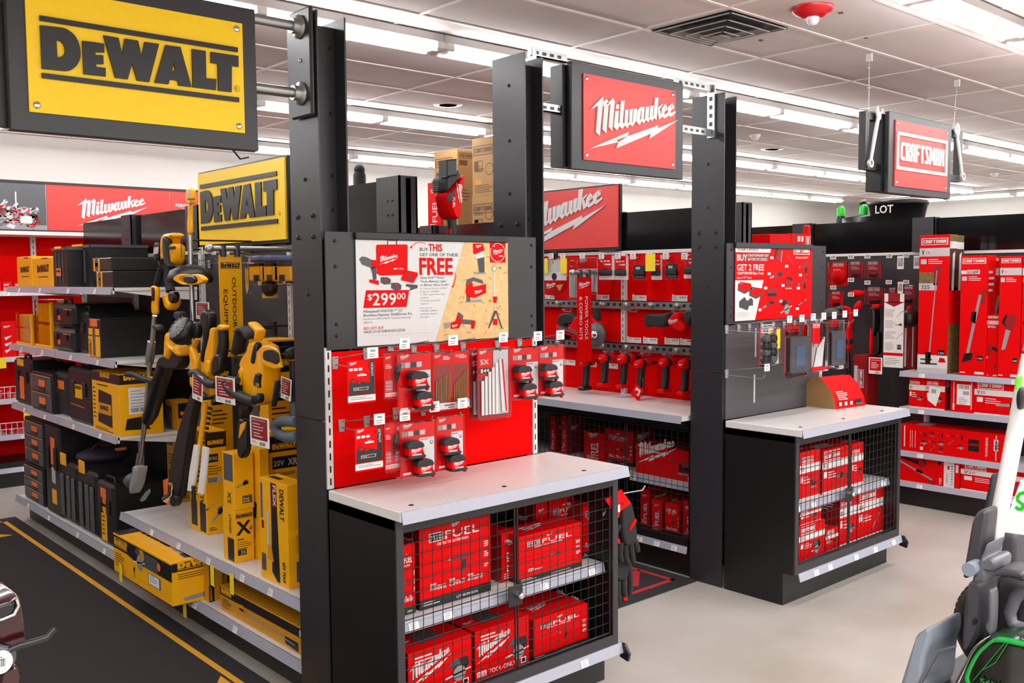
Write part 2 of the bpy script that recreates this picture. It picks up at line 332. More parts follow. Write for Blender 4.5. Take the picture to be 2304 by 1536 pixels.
def NTH(i, n, a='from left'):
    W_ = ['first', 'second', 'third', 'fourth', 'fifth', 'sixth', 'seventh', 'eighth', 'ninth', 'tenth', 'eleventh', 'twelfth', 'thirteenth', 'fourteenth', 'fifteenth', 'sixteenth', 'seventeenth', 'eighteenth', 'nineteenth', 'twentieth']
    return W_[i]+' '+a
# ================================================================ the room
def tilemat(name, hexc, sx, sy, mort, morthex, rough, bump, ox=0, oy=0, stain=None):
    m = D.materials.new(name); m.use_nodes = True; nt = m.node_tree; b = nt.nodes['Principled BSDF']; L = nt.links.new
    tc = nt.nodes.new('ShaderNodeTexCoord'); mp = nt.nodes.new('ShaderNodeMapping'); mp.inputs['Location'].default_value = (ox, oy, 0)
    L(tc.outputs['Object'], mp.inputs[0]); br = nt.nodes.new('ShaderNodeTexBrick'); br.offset = 0
    br.inputs['Scale'].default_value = 1; br.inputs['Brick Width'].default_value = sx; br.inputs['Row Height'].default_value = sy; br.inputs['Mortar Size'].default_value = mort
    c = lin(hexc); br.inputs['Color1'].default_value = c; br.inputs['Color2'].default_value = tuple(x*.96 for x in c[:3])+(1,); br.inputs['Mortar'].default_value = lin(morthex)
    L(mp.outputs[0], br.inputs[0]); n = nt.nodes.new('ShaderNodeTexNoise'); n.inputs['Scale'].default_value = 1.3; n.inputs['Detail'].default_value = 8; L(tc.outputs['Object'], n.inputs[0])
    rp = nt.nodes.new('ShaderNodeValToRGB'); rp.color_ramp.elements[0].position = .3; rp.color_ramp.elements[0].color = lin(stain or 'ffffff'); rp.color_ramp.elements[1].position = .62; rp.color_ramp.elements[1].color = (1, 1, 1, 1)
    L(n.outputs['Fac'], rp.inputs[0]); mx = nt.nodes.new('ShaderNodeMixRGB'); mx.blend_type = 'MULTIPLY'; mx.inputs[0].default_value = .6; L(br.outputs[0], mx.inputs[1]); L(rp.outputs[0], mx.inputs[2]); L(mx.outputs[0], b.inputs['Base Color'])
    b.inputs['Roughness'].default_value = rough
    if bump:
        n2 = nt.nodes.new('ShaderNodeTexNoise'); n2.inputs['Scale'].default_value = 90; L(tc.outputs['Object'], n2.inputs[0]); bp = nt.nodes.new('ShaderNodeBump'); bp.inputs['Strength'].default_value = bump; bp.inputs['Distance'].default_value = .004; L(n2.outputs['Fac'], bp.inputs['Height']); L(bp.outputs[0], b.inputs['Normal'])
    MATS[name] = m; return m
FLOORM = tilemat('vinyl_floor', 'b2aca5', .305, .305, .0009, 'b5a99c', .3, 0, stain='d6cabc')
CEILM = tilemat('ceiling_tile', 'cdc3bf', 1.215, .61, .0, 'c8c0ba', .85, .25, stain='e8dcd8')
WALLM = mat('painted_wall', 'c8c4be', .7, var=.03, scale=3); TBAR = mat('ceiling_bar', 'dcd4ce', .5)
X0, X1, Y0, Y1 = -8, 19.3, -7, 10.7
MB().box(X0, Y0, -.1, X1, Y1, 0, FLOORM).build('floor', kind='structure')
b = MB().box(X0, Y0, CEIL, X1, Y1, CEIL+.1, CEILM)
y = 3.25-.61*16
while y < Y1: b.box(X0, y-.012, CEIL-.006, X1, y+.012, CEIL, TBAR); y += .61
x = 5.72-1.215*11
while x < X1: b.box(x-.012, Y0, CEIL-.005, x+.012, Y1, CEIL, TBAR); x += 1.215
for px, py in ((1892, 30), (1948, 86), (1712, 92), (860, 70)):
    p = QZ(px, py, CEIL-.007); b.lathe([(.014, 0), (.014, .004)], p, (0, 0, 1), KRAFTD, 8)
b.build('ceiling', kind='structure')
MB().box(X0, Y1, 0, X1, Y1+.12, CEIL, WALLM).build('wall_back', kind='structure')
MB().box(X1, Y0, 0, X1+.12, Y1+.12, CEIL, WALLM).build('wall_right', kind='structure')
MB().box(X0-.12, Y0, 0, X0, Y1+.12, CEIL, WALLM).build('wall_left', kind='structure')
MB().box(X0-.12, Y0-.12, 0, X1+.12, Y0, CEIL, WALLM).build('wall_front', kind='structure')
# floor mats
def corner_mat(name, label, x0, x1, y0, y1, accent, blocks):
    t = MB().box(x0, y0, 0, x1, y1, .008, MATC, .004); f = Face(t, (0, 0, .008), (1, 0, 0), (0, 1, 0), (0, 0, 1))
    a, w_ = .1, .035
    for r in ((x0+a, y0+a, x0+a+w_, y1-a), (x1-a-w_, y0+a, x1-a, y1-a), (x0+a, y0+a, x1-a, y0+a+w_), (x0+a, y1-a-w_, x1-a, y1-a)): f.rect(*r, accent)
    for q in blocks: f.poly(q, accent)
    t.build('floor_mat', label=label, cat='mat')
MATC = mat('mat_carpet', '1f191d', .9, bump=.6, scale=700, var=.25); MATY = mat('mat_yellow', 'd89a1c', .9, bump=.6, scale=700); MATR = mat('mat_red', 'b41822', .9, bump=.6, scale=700)
corner_mat('m', 'black carpet mat with a yellow border line on the floor beside the yellow tool shelves', .0, 2.17, 3.0, 8.79, MATY,
   [[(2.02, 4.5), (2.02, 4.05), (1.86, 4.28)], [(1.99, 8.15), (1.72, 8.5), (1.2, 8.5), (1.2, 8.3), (1.7, 8.15)]])
corner_mat('m', 'dark carpet mat with a red border line in the aisle of red tools', 3.6, 5.0, 3.81, 8.7, MATR, [[(4.62, 3.99), (4.9, 4.22), (4.3, 4.3)]])
t = MB().box(6.5, 3.9, 0, 7.93, 8.7, .008, MATC, .004); Face(t, (0, 0, .008), (1, 0, 0), (0, 1, 0), (0, 0, 1)).rect(7.74, 3.96, 7.86, 4.05, WHITE)
t.build('floor_mat', label='dark carpet mat with a pale mark, its corner showing past the right-hand cabinet', cat='mat')
# ================================================================ ceiling things
def fixture(half=False):
    Lg = 1.215 if half else 2.43
    r = thing('fluorescent_fixture', 'x', 'light')
    MB().box(0, -.07, -.055, Lg, .07, 0, mat('fixture_paint', 'a8a5a2', .5), .006).build('channel', r)
    for i in range(1 if half else 2):
        for s in (-.055, .055):
            MB().tube([(i*1.215+.05, s, -.085), (i*1.215+1.165, s, -.085)], .02, TUBEM, 10).build('tube', r)
    for i in range(2 if half else 3):
        x = min(max(i*1.215, .035), Lg-.035)
        MB().box(x-.035, -.09, -.1, x+.035, .09, -.05, WSHELF, .008).build('socket', r)
    return r
FX = fixture(); FH = fixture(True); used = set()
def putfix(src, loc, rz, lab):
    if src.name in used: r = dup(src, loc, rz, lab)
    else: r = src; used.add(src.name); r.location = loc; r.rotation_euler = (0, 0, rz); r['label'] = lab
    r['group'] = 'ceiling fluorescent lights'
RN = ('row nearest the camera', 'second row', 'third row', 'farthest row')
for j, yy in enumerate(ROWS):
    n0 = 1 if j == 0 else -1
    for k in range(n0, 6 if j else 5):
        putfix(FX, (3.65+2.43*(k-1), yy, CEIL-.007), 0, 'white fluorescent strip light in the ' + RN[j] + ' of ceiling lights, ' + NTH(k-n0, 9))
    if j > 0: putfix(FH, (15.8, yy, CEIL-.007), 0, 'short fluorescent light ending the ' + RN[j] + ' at its right end')
for k in range(4): putfix(FX, (18.2, 9.35-2.43*k, CEIL-.007), -math.pi/2, 'fluorescent strip light along the right-hand wall, ' + NTH(k, 4, 'from the far corner'))
# air diffuser, alarm, speakers, detectors, camera
VENT = mat('vent_paint', '8f857e', .5); v = thing('air_diffuser', 'square louvred air vent set in the ceiling tiles', 'vent', (4.855, 3.56, CEIL))
for s, z in ((.285, -.012), (.215, -.026), (.15, -.038), (.09, -.048)):
    b = MB()
    for k in range(4):
        b.T = RZ(k*math.pi/2); b.add([(-s, -s, z), (s, -s, z), (s-.04, -s+.04, z+.02), (-s+.04, -s+.04, z+.02)], [(0,1,2,3)], VENT); b.box(-s, -s, z-.003, s, -s+.009, z, LGREY)  # paler rims: the lit louvre edges are put into the colour
    b.build('louvre', v)
MB().box(-.05, -.05, -.06, .05, .05, -.05, VENT, .004).build('centre_cone', v)
MB().box(-.29, -.29, -.003, .29, .29, .0, GSTEEL).build('dark_backing', v)  # dark sheet, its colour stands for the shade in the louvre gaps
a = thing('fire_alarm', 'red ceiling fire alarm with a clear strobe', 'alarm', QZ(1829, 17, CEIL))
MB().lathe([(.115, 0), (.115, -.015), (.1, -.03), (.055, -.055), (0, -.056)], (0, 0, 0), (0, 0, 1), mat('alarm_red', 'c00d18', .3), 28).build('housing', a)
MB().lathe([(.036, -.05), (.034, -.075), (.022, -.092), (0, -.097)], (0, 0, 0), (0, 0, 1), mat('strobe_lens', 'e6e6ea', .08, spec=1), 16).build('strobe', a)
b = MB(); f = Face(b, (0, -.078, -.044), (1, 0, 0), (0, .85, .53), (0, -.53, -.85)); f.text('FIRE', -.028, -.012, .014, WHITE, k=1); b.build('lettering', a)
def speaker(px, py, lab, r_=.125):
    s = thing('ceiling_speaker', lab, 'speaker', QZ(px, py, CEIL))
    MB().lathe([(r_, 0), (r_, -.003), (r_*.92, -.007), (r_*.5, -.008), (0, -.008)], (0, 0, 0), (0, 0, 1), WSHELF, 32).build('rim', s)
    b = MB()
    for i in range(3): b.lathe([(r_*.2*(i+1), -.0088), (r_*.2*(i+1)+.003, -.0088)], (0, 0, 0), (0, 0, 1), LGREY, 24)
    b.build('grille', s)
speaker(1008, 235, 'round white ceiling speaker seen between the two left steel posts'); speaker(1737, 335, 'round white ceiling speaker right of the middle steel post', .13); speaker(2149, 396, 'faint round ceiling speaker just right of the hanging red sign with wrenches', .14)
for px, py, lab in ((1699, 303, 'small white smoke detector between the middle steel post and the wrench sign'), (2238, 390, 'small far smoke detector at the right edge of the ceiling'), (1650, 22, None)):
    if lab: MB().lathe([(.055, 0), (.055, -.018), (.04, -.03), (.035, -.05), (.02, -.058), (0, -.058)], QZ(px, py, CEIL), (0, 0, 1), WSHELF, 20).build('smoke_detector', label=lab, cat='smoke detector')
c = thing('security_camera', 'small white security camera in the far ceiling corner', 'camera', QZ(1940, 448, CEIL-.01))
MB().lathe([(.07, 0), (.07, -.03), (.05, -.06)], (0, 0, 0), (0, 0, 1), WSHELF, 16).build('mount', c); MB().ell((0, -.02, -.09), (.06, .07, .06), BPL).build('lens_dome', c)
# ================================================================ steel posts
def steel_post(x, lab, w_=.145):
    p = thing('steel_post', lab, 'post', (x, 3.625, 0))
    MB().box(0, 0, 1.382, .008, .25, 3.13, GSTEEL).box(0, 0, 0, .008, .25, 1.378, GSTEEL).build('side_plate', p)
    MB().box(.008, .085, 0, w_-.008, .095, 3.09, GSTEEL).tube([(.03, .088, 1.7), (.03, .088, 3.09)], .012, GSTEEL, 8).build('web', p)
    MB().box(w_-.008, .0, 1.4, w_, .25, 3.12, GSTEEL).build('flange', p)
    for x, y, z, r_ in [(w_-.03, .083, z, .008) for z in (3.0, 2.72, 2.45, 2.3, 1.95, 1.5)]+[(0, .12, z, .009) for z in (2.98, 2.7, 2.43, 1.93)]+[(0, y, z, .011) for y in (.06, .19) for z in (2.27, 2.18)]:
        MB().ell((0, 0, 0), r_, BSTEEL, 8, 5).build('bolt_head', p, loc=(x, y, z))
steel_post(2.13, 'black steel post left of the red hook panel, carrying the yellow hanging sign'); steel_post(3.32, 'black steel post at the right end of the red hook panel', .13); steel_post(5.0, 'black steel post right of the red tool aisle, left of the second sale poster', .13)
# ================================================================ hanging signs
SY = 3.66
def board(t, x0, x1, z0, z1, y, yb, panel, marg):
    MB().box(x0, y, z0, x1, y+.035, z1, GSTEEL, .004).build('backboard', t)
    MB().box(x0-.03, y+.04, z0+.015, x0+.03, y+yb, z1-.015, BSTEEL).box(x1-.09, y+.04, z0+.015, x1-.03, y+yb, z1-.015, BSTEEL).box(x0+.03, y+.04, z0+.015, x1-.09, y+yb, z0+.06, BSTEEL).build('rear_frame', t)
    MB().box(x0+marg[0], y-.008, z0+marg[1], x1-marg[0], y, z1-marg[1], panel).build('face_panel', t)
    for i in (0, 1):
        for j in (0, 1):
            q = ((x0+marg[0]+.025, x1-marg[0]-.025)[i], y-.008, (z0+marg[1]+.025, z1-marg[1]-.025)[j])
            MB().lathe([(.013, 0), (.013, .003), (.006, .006), (0, .006)], q, (0, -1, 0), CHROME, 14).build('bolt', t)
# yellow sign across the first aisle
dz = thing('hanging_sign', 'large yellow hanging sign with raised black lettering at the upper left', 'sign')
A = QY(20, 297, SY); B = QY(582, 341, SY); zt = QY(577, 22, SY).z
sx0, sx1, sz0 = A.x+.005, B.x, B.z
board(dz, sx0, sx1, sz0, zt, SY, .08, YSIGN, (.062, .068))
pL = QY(94, 178, SY-.01); pR = QY(537, 231, SY-.01)
b = MB(); f = fy(b, SY-.008); f.l = .0003
f.dewalt(pL.x, pR.z, pR.x-pL.x, BSTEEL, 0, h3=.009, hs=1.06)
f.disc(pR.x-.005, pR.z+.055, .013, BSTEEL, 1); f.disc(pR.x-.005, pR.z+.055, .011, YSIGN, 2); f.text('R', pR.x-.011, pR.z+.048, .014, BSTEEL, k=3)
b.build('raised_lettering', dz)
for z in (3.07, 2.79): MB().tube([(sx1, SY+.055, z), (2.09, SY+.055, z)], .021, STEEL, 14).lathe([(.032, 0), (.032, .03), (.05, .032), (.05, .04)], (2.062, SY+.055, z), (1, 0, 0), STEEL, 20).build('pipe', dz)
for z in (3.0,): MB().tube([(sx0-.4, SY+.055, 2.98), (sx0, SY+.055, 2.98)], .021, STEEL, 14).build('pipe', dz)
MB().box(2.103, SY-.03, 2.69, 2.125, SY+.15, 3.145, GSTEEL, .008).build('mounting_plate', dz)
MB().ell((2.103, SY+.055, 2.93), .009, CHROME, 8, 6).build('plate_screw', dz)
MB().tube([(sx1-.1, SY+.04, sz0+.01), (sx1-.06, SY+.045, sz0-.03), (sx1-.02, SY+.05, sz0-.02)], .004, BPL, 6).build('cord_end', dz)
# red sign across the second aisle
mz = thing('hanging_sign', 'red hanging sign with white script lettering and a lightning bolt between two posts', 'sign')
A = QY(1286, 380, SY); B = QY(1537, 404, SY); zt = QY(1287.6, 137, SY).z
mx0, mx1, mz0 = A.x, B.x, (A.z+B.z)/2
board(mz, mx0, mx1, mz0, zt, SY, .13, REDS, (.085, .055))
pL = QY(1322, 335, SY); pR = QY(1522, 268, SY)
b = MB(); f = fy(b, SY-.008); f.milw(pL.x, pL.z, pR.x-pL.x, WHITE, 0, h3=.008, hs=1.0)
f.text('®', pR.x-.05, pL.z+.25, .016, WHITE, k=1); b.build('raised_lettering', mz)
for z in (3.165, 2.89):
    b = MB().box(3.45, SY+.05, z-.022, mx0+.02, SY+.06, z+.022, STEEL).box(3.45, SY+.05, z-.022, mx0+.02, SY+.085, z-.016, STEEL)
    for i in range(4): Face(b, (0, SY+.05, 0), (1, 0, 0), (0, 0, 1), (0, -1, 0)).rect(3.47+.055*i, z-.008, 3.5+.055*i, z+.008, BLACK)
    b.build('slotted_rail', mz); b = MB()
    b.box(mx1-.02, SY+.05, z-.022, 4.99, SY+.06, z+.022, STEEL)
    for i in range(5): Face(b, (0, SY+.05, 0), (1, 0, 0), (0, 0, 1), (0, -1, 0)).rect(mx1+.02+.055*i, z-.008, mx1+.05+.055*i, z+.008, BLACK)
    b.build('slotted_rail', mz)
b = MB().box(4.985, SY+.03, 2.86, 4.999, SY+.085, 3.19, STEEL)
for i in range(6): fx(b, 4.985).rect(-(SY+.07), 2.88+.052*i, -(SY+.045), 2.905+.052*i, BLACK)
b.build('slotted_rail', mz)
MB().box(3.452, SY+.03, 2.86, 3.465, SY+.085, 3.19, STEEL).build('slotted_rail', mz)
# red sign with wrenches, hung on wires
cz = thing('hanging_sign', 'red hanging sign with boxed white block lettering and two wrench ornaments', 'sign')
CY = 3.25
A = QY(1998, 434, CY); B = QY(2138, 448, CY); zt = QY(2003, 250, CY).z
cx0, cx1, cz0 = A.x, B.x, (A.z+B.z)/2
board(cz, cx0, cx1, cz0, zt, CY, .15, REDS, (.075, .05))
b = MB(); f = fy(b, CY-.008); wd = cx1-cx0-.185
f.crafts(cx0+.09, cz0+.165, wd, WHITE, 0, h3=.008, hs=.82); b.build('raised_lettering', cz)
for sgn, xe in ((-1, cx0), (1, cx1)):
    b = MB(); yb = CY+.07; of = max(0, QY(2166, 330, yb).x-xe-.19) if sgn > 0 else 0; xa, xb = xe, xe+sgn*(.19+of); zb = zt-.4
    b.box(xa, yb, zt-.06, xb, yb+.05, zt-.01, GSTEEL).box(xa, yb, zb, xb, yb+.05, zb+.05, GSTEEL).box(xb-sgn*.05, yb, zb+.05, xb, yb+.05, zt-.06, GSTEEL); b.build('side_bracket', cz)
    b = MB(); p0 = Vector((xe+sgn*(.155+of), yb-.012, zb+.04)); p1 = Vector((xe+sgn*(.045+of*.9), yb-.012, zt+.0)); d = (p1-p0).normalized(); n = Vector((-d.z, 0, d.x))
    P3 = lambda u, v, q: tuple(p0+d*u+n*v+Vector((0, -q, 0)))
    Lw = (p1-p0).length
    b.prism([(.02, -.012), (Lw-.05, -.018), (Lw-.05, .018), (.02, .012)], 0, .014, mat('wrench_steel', 'd9d8d4', .35, .3), .003, P3)
    MS = MATS['wrench_steel']
    for k in range(16):
        a0, a1 = k*math.pi/8, (k+1)*math.pi/8
        b.prism([(.03*math.cos(a0), .03*math.sin(a0)), (.03*math.cos(a1), .03*math.sin(a1)), (.018*math.cos(a1), .018*math.sin(a1)), (.018*math.cos(a0), .018*math.sin(a0))], 0, .018, MS, 0, P3)
    b.prism([(Lw-.06, -.02), (Lw-.03, -.04), (Lw+.02, -.04), (Lw+.035, -.025), (Lw, -.015), (Lw-.01, .012), (Lw+.03, .03), (Lw+.015, .045), (Lw-.02, .042), (Lw-.05, .02)], 0, .016, MS, .003, P3)
    b.build('wrench', cz)
for px in (6.15, 7.49):
    xx = min(max(px, cx0-.17), cx1+.17)
    b = MB().tube([(px, CY+.04, CEIL-.01), (xx, CY+.06, zt-.02)], .0018, STEEL, 5).box(px-.008, CY+.02, CEIL-.06, px+.008, CY+.06, CEIL-.008, WSHELF).ell((px, CY+.043, CEIL-.1), .008, CHROME, 8, 6).ell((px*.5+xx*.5, CY+.05, zt+.14), .01, CHROME, 8, 6)
    b.build('hanging_wire', cz)
# ================================================================ end displays
def strip(b, ax, x0, x1, y, z, tags=()):
    """slanted price strip on a shelf edge; ax 'y' faces -Y at y, ax 'x' faces -X at x=y"""
    f = (lambda u, v, d: (u, v, d))
    if ax == 'y':
        b.add([(x0, y, z), (x1, y, z), (x1, y-.012, z-.048), (x0, y-.012, z-.048), (x0, y+.006, z), (x1, y+.006, z), (x1, y-.006, z-.048), (x0, y-.006, z-.048)], [(0,1,2,3)[::-1], (4,5,6,7), (0,4,5,1), (3,7,6,2), (0,3,7,4), (1,5,6,2)], STRIP)
        F_ = Face(b, (0, y-.006, z-.024), (1, 0, 0), (0, .24, .97), (0, -.97, .24), .002)
    else:
        b.add([(y, x0, z), (y, x1, z), (y-.012, x1, z-.048), (y-.012, x0, z-.048), (y+.006, x0, z), (y+.006, x1, z), (y-.006, x1, z-.048), (y-.006, x0, z-.048)], [(0,1,2,3), (4,5,6,7)[::-1], (0,4,5,1), (3,7,6,2), (0,3,7,4), (1,5,6,2)], STRIP)
        F_ = Face(b, (y-.006, 0, z-.024), (0, -1, 0), (.24, 0, .97), (-.97, 0, .24), .002)
    for t_ in tags:
        u = t_ if ax == 'y' else -t_
        F_.rect(u-.025, -.022, u+.025, .012, TAGW); F_.lines(u-.018, .004, .034, 3, .008, .0025, GREYP, 2, int(u*100))
def cage(name, par, x0, x1, z0, z1, y, lab=None):
    b = MB(); r = .0022
    nx = max(2, round((x1-x0)/.052)); nz = max(2, round((z1-z0)/.052))
    for i in range(nx+1):
        x = x0+(x1-x0)*i/nx; b.tube([(x, y, z0), (x, y, z1)], r if 0 < i < nx else .006, BSTEEL, 4)
    for i in range(nz+1):
        z = z0+(z1-z0)*i/nz; b.tube([(x0, y+.002, z), (x1, y+.002, z)], r if 0 < i < nz else .006, BSTEEL, 4)
    return b.build(name, par)
def end_cabinet(x, lab, W=1.30):
    c = thing('end_cabinet', lab, 'cabinet', (x, 0, 0)); yf = 3.10
    MB().box(0, yf+.004, .2, .02, 3.6, 1.04, BSTEEL).box(W-.02, yf+.004, .2, W, 3.6, 1.04, BSTEEL).box(.02, 3.58, .2, W-.02, 3.6, 1.04, BSTEEL).box(.02, yf+.01, .2, W-.02, 3.58, .215, BSTEEL).box(0, yf+.004, 1.0, W, 3.6, 1.04, BSTEEL).build('carcass', c)
    MB().box(0, yf-.006, .2, .035, yf+.004, 1.04, GSTEEL).box(W-.035, yf-.006, .2, W, yf+.004, 1.04, GSTEEL).box(.035, yf-.006, .2, W-.035, yf+.004, .255, GSTEEL).box(.035, yf-.006, .99, W-.035, yf+.004, 1.04, BSTEEL).build('front_frame', c)
    MB().box(.0, 3.175, 0, W-.01, 3.6, .2, BSTEEL).build('kick_base', c)
    b = MB().box(-.002, yf-.04, 1.041, W+.03, 3.6, 1.083, WSHELF, .003)
    for i in range(3): b.ell((.1+.5*i, yf+.03, 1.083), (.012, .012, .004), BPL, 8, 6)
    b.build('counter_top', c)
    b = MB(); strip(b, 'y', 0, W+.03, yf-.045, 1.083); b.build('counter_edge_strip', c)
    b = MB(); strip(b, 'y', .035, W+.02, yf-.012, .205, (.22, .38, .7, .95, 1.2) if x > 4 else (1.05,)); b.build('base_edge_strip', c)
    MB().prism([(0, .13), (.05, .12), (.06, .16), (.03, .2), (0, .2)], W+.02, W+.035, BPL, 0, lambda u, v, d: (d, yf-u, v)).build('strip_end_bracket', c)
    b = MB().box(.03, yf+.06, .58, W-.03, 3.57, .6, WSHELF); strip(b, 'y', .03, W-.03, yf+.06, .6, (.3, .86, 1.18, .12)); b.build('inner_shelf', c)
    d1 = cage('cage_door', c, .04, W/2-.008, .262, .985, yf+.012); d2 = cage('cage_door', c, W/2+.008, W-.04, .262, .985, yf+.012)
    MB().box(W/2-.055, yf-.0, .545, W/2+.03, yf+.008, .64, BSTEEL, .003).lathe([(.016, 0), (.016, .022), (.011, .03), (0, .03)], (W/2, yf, .595), (0, -1, 0), CHROME, 16).build('lock', d1)
    return c
end_cabinet(2.13, 'black end cabinet under the red hook panel, white counter and caged shelves of red boxes'); end_cabinet(5.0, 'black end cabinet right of the aisle, white counter with a curved red carton on it')
def slots(b, F_, u, z0, z1, st=.055):
    z = z0
    while z < z1: F_.rect(u-.004, z, u+.004, z+st*.55, BLACK); z += st
def end_panel(x, lab, m, W=1.30, left=True):
    p = thing('hook_panel', lab, 'display panel', (x, 0, 0))
    MB().box(.03, 3.622, 1.083, W-.07 if left else 1.13, 3.64, 1.68, m).build('panel', p)
    for u in ((.005, W-.075) if left else (1.133,)):
        b = MB().box(u, 3.615, 1.083, u+.03, 3.65, 1.7, WSHELF); slots(b, fy(b, 3.615), u+.015, 1.1, 1.68); b.build('slotted_upright', p)
    zt_ = 2.2
    b = MB().box(.012, 3.608, 1.69, W-.055 if left else W-.12, 3.618, zt_, GSTEEL)
    for u in (.06, W-.085 if left else W-.16):
        for z in (1.75, 1.8, 2.05, 2.16): b.ell((u, 3.608, z), .008, BSTEEL, 8, 5)
    b.build('header_plate', p); return p
end_panel(2.13, 'red perforated hook panel holding tape measures and blister packs', REDP); end_panel(5.0, 'charcoal hook panel under the second sale poster, mostly bare', CHAR, left=False)
# ================================================================ sale posters
class Art(Face):
    """artwork laid out with the photograph's sight lines on its own plane (ox, oy, s: origin and scale of the view)"""
    def __init__(s, mb, Y, ox, oy, sc, ax='y'):
        f = fy(mb, Y) if ax == 'y' else fx(mb, Y)
        Face.__init__(s, mb, f.O, f.U, f.V, f.N); s.Y = Y; s.o = (ox, oy, sc); s.ax = ax
    def m(s, x, y):
        q = (QY if s.ax == 'y' else QX)(s.o[0]+x/s.o[2], s.o[1]+y/s.o[2], s.Y)
        return (q.x, q.z) if s.ax == 'y' else (-q.y, q.z)
    def pp(s, pts, m, k=2): return s.poly([s.m(*p) for p in pts], m, k)
    def rr(s, x0, y0, x1, y1, m, k=2):
        a, b = s.m(x0, y0), s.m(x1, y1); return s.rect(a[0], b[1], b[0], a[1], m, k)
    def tt(s, t, x, y, h, wd, m, bold=0., k=3):
        a, b, c = s.m(x, y), s.m(x+wd, y), s.m(x, y-h); return s.text(t, a[0], a[1], c[1]-a[1], m, b[0]-a[0], k, bold)
    def aa(s, kind, x, y, wd, m1, m2, ang=0, fl=1, k=3):
        a, b = s.m(x, y), s.m(x+wd, y); return s.art(kind, a[0], a[1], b[0]-a[0], m1, m2, k, ang, fl)
    def ml(s, x, y, wd, m, k=4, **kw):
        a, b = s.m(x, y), s.m(x+wd, y); return s.milw(a[0], a[1], b[0]-a[0], m, k, **kw)
    def cl(s, x, y, wd, m, k=4, **kw):
        a, b = s.m(x, y), s.m(x+wd, y); return s.crafts(a[0], a[1], b[0]-a[0], m, k, **kw)
    def dl(s, x, y, wd, m, k=4, **kw):
        a, b = s.m(x, y), s.m(x+wd, y); return s.dewalt(a[0], a[1], b[0]-a[0], m, k, **kw)
PT = mat('poster_ink', '3a3a3c', .5)
po = thing('sale_poster', 'white and chipboard sale poster with red lettering and a price, above the red hook panel', 'poster', (0, 0, 0))
b = MB(); A = Art(b, 3.600, 780, 520, 5.908)
tl, br = A.m(118, 95), A.m(2150, 1405)
b.box(tl[0], 3.600, br[1], br[0], 3.604, tl[1], WHITE)
x_r = br[0]; zt_, zb_ = tl[1], br[1]
a1, a2 = A.m(1565, 125)[0], A.m(1180, 1390)[0]
A.poly([(a1, zt_), (x_r, zt_), (x_r, zb_), (a2, zb_)], OSBM, 1)
R_ = random.Random(5)
for i in range(60):
    v = R_.uniform(zb_+.02, zt_-.02); u0 = a2+(a1-a2)*(v-zb_)/(zt_-zb_)+.02; u = R_.uniform(u0, x_r-.03); an = R_.uniform(0, 3.1)
    A.line(u, v, min(x_r, u+.03*math.cos(an)), v+.03*math.sin(an)*.5, .004, (KRAFT, mat('osb_light', 'e8cf9e', .5))[i % 2], 2)
A.pp([(400, 178), (800, 175), (810, 200), (805, 560), (770, 580), (440, 590), (395, 560), (388, 210)], RED)
for q in ((535, 110, 670, 130), (535, 130, 550, 178), (655, 130, 670, 178)): A.rr(*q, PT)
A.ml(425, 445, 265, WHITE); A.tt('FUEL', 660, 508, 18, 100, WHITE, .02, 4); A.rr(620, 490, 655, 508, WHITE, 4)
A.pp([(165, 370), (200, 335), (260, 345), (330, 380), (420, 385), (425, 470), (300, 480), (200, 440)], GPL, 3); A.pp([(325, 385), (420, 385), (425, 480), (330, 495)], RED, 4); A.pp([(310, 480), (385, 480), (395, 640), (350, 650), (335, 540)], PT, 4); A.pp([(300, 640), (420, 655), (425, 715), (300, 680)], RED, 5)
for x, y in ((450, 610), (590, 685)): A.pp([(x, y), (x+90, y), (x+135, y+30), (x+130, y+90), (x+50, y+100), (x, y+70)], PT, 3); A.rr(x+45, y+15, x+80, y+40, RED, 4)
A.pp([(780, 515), (940, 550), (940, 590), (880, 690), (720, 650), (725, 610)], RED, 5); A.rr(800, 590, 840, 640, PT, 6); A.pp([(790, 700), (940, 715), (940, 755), (830, 790), (850, 750), (785, 730)], PT, 3)
A.pp([(255, 785), (830, 780), (795, 1005), (220, 1022)], RED); A.tt('$', 275, 915, 80, 60, WHITE, .03); A.tt('299', 345, 985, 160, 310, WHITE, .04); A.tt('00', 665, 905, 85, 115, WHITE, .03)
A.tt('BUY', 970, 262, 45, 112, PT); A.tt('THIS', 1090, 265, 95, 175, RED, .06); A.tt('GET ONE OF THESE', 970, 330, 42, 510, PT); A.tt('FREE', 972, 575, 218, 430, RED, .07)
for t_, y, h, wd in (('Select M18™ Power', 632, 28, 320), ('Tools, Battery, Light', 680, 28, 340), ('or Blower (bare tools)*', 728, 28, 380), ('A. Compact Router, 2025007', 770, 18, 360), ('B. Jig Saw, 2027852', 812, 18, 250), ('C. LED Tripod Tower Light,', 850, 18, 340), ('2025638', 895, 18, 105), ('D. Reciprocating Saw,', 932, 18, 270), ('2024110', 975, 18, 105), ('NOT SHOWN:', 1032, 18, 160), ('2587984, 2029826', 1068, 18, 230), ('2548998, 2035032', 1110, 18, 230), ('NO LIMIT.', 1152, 18, 120)): A.tt(t_, 978, y, h, wd, PT if h > 20 else GREYP, .005)
for t_, y, h, wd, m_ in (('Milwaukee® M18 FUEL™ 1/2"', 1085, 36, 520, PT), ('Brushless Hammer Drill/Driver Kit', 1135, 36, 640, PT), ('Includes two REDLITHIUM™ batteries and charger', 1178, 24, 635, GREYP), ('2026770', 1228, 24, 120, GREYP), ('RED HOT BUY', 1310, 36, 270, RED), ('VALID 5/1/24 THROUGH 5/27/24', 1358, 36, 550, PT)): A.tt(t_, 225, y, h, wd, m_, .005)
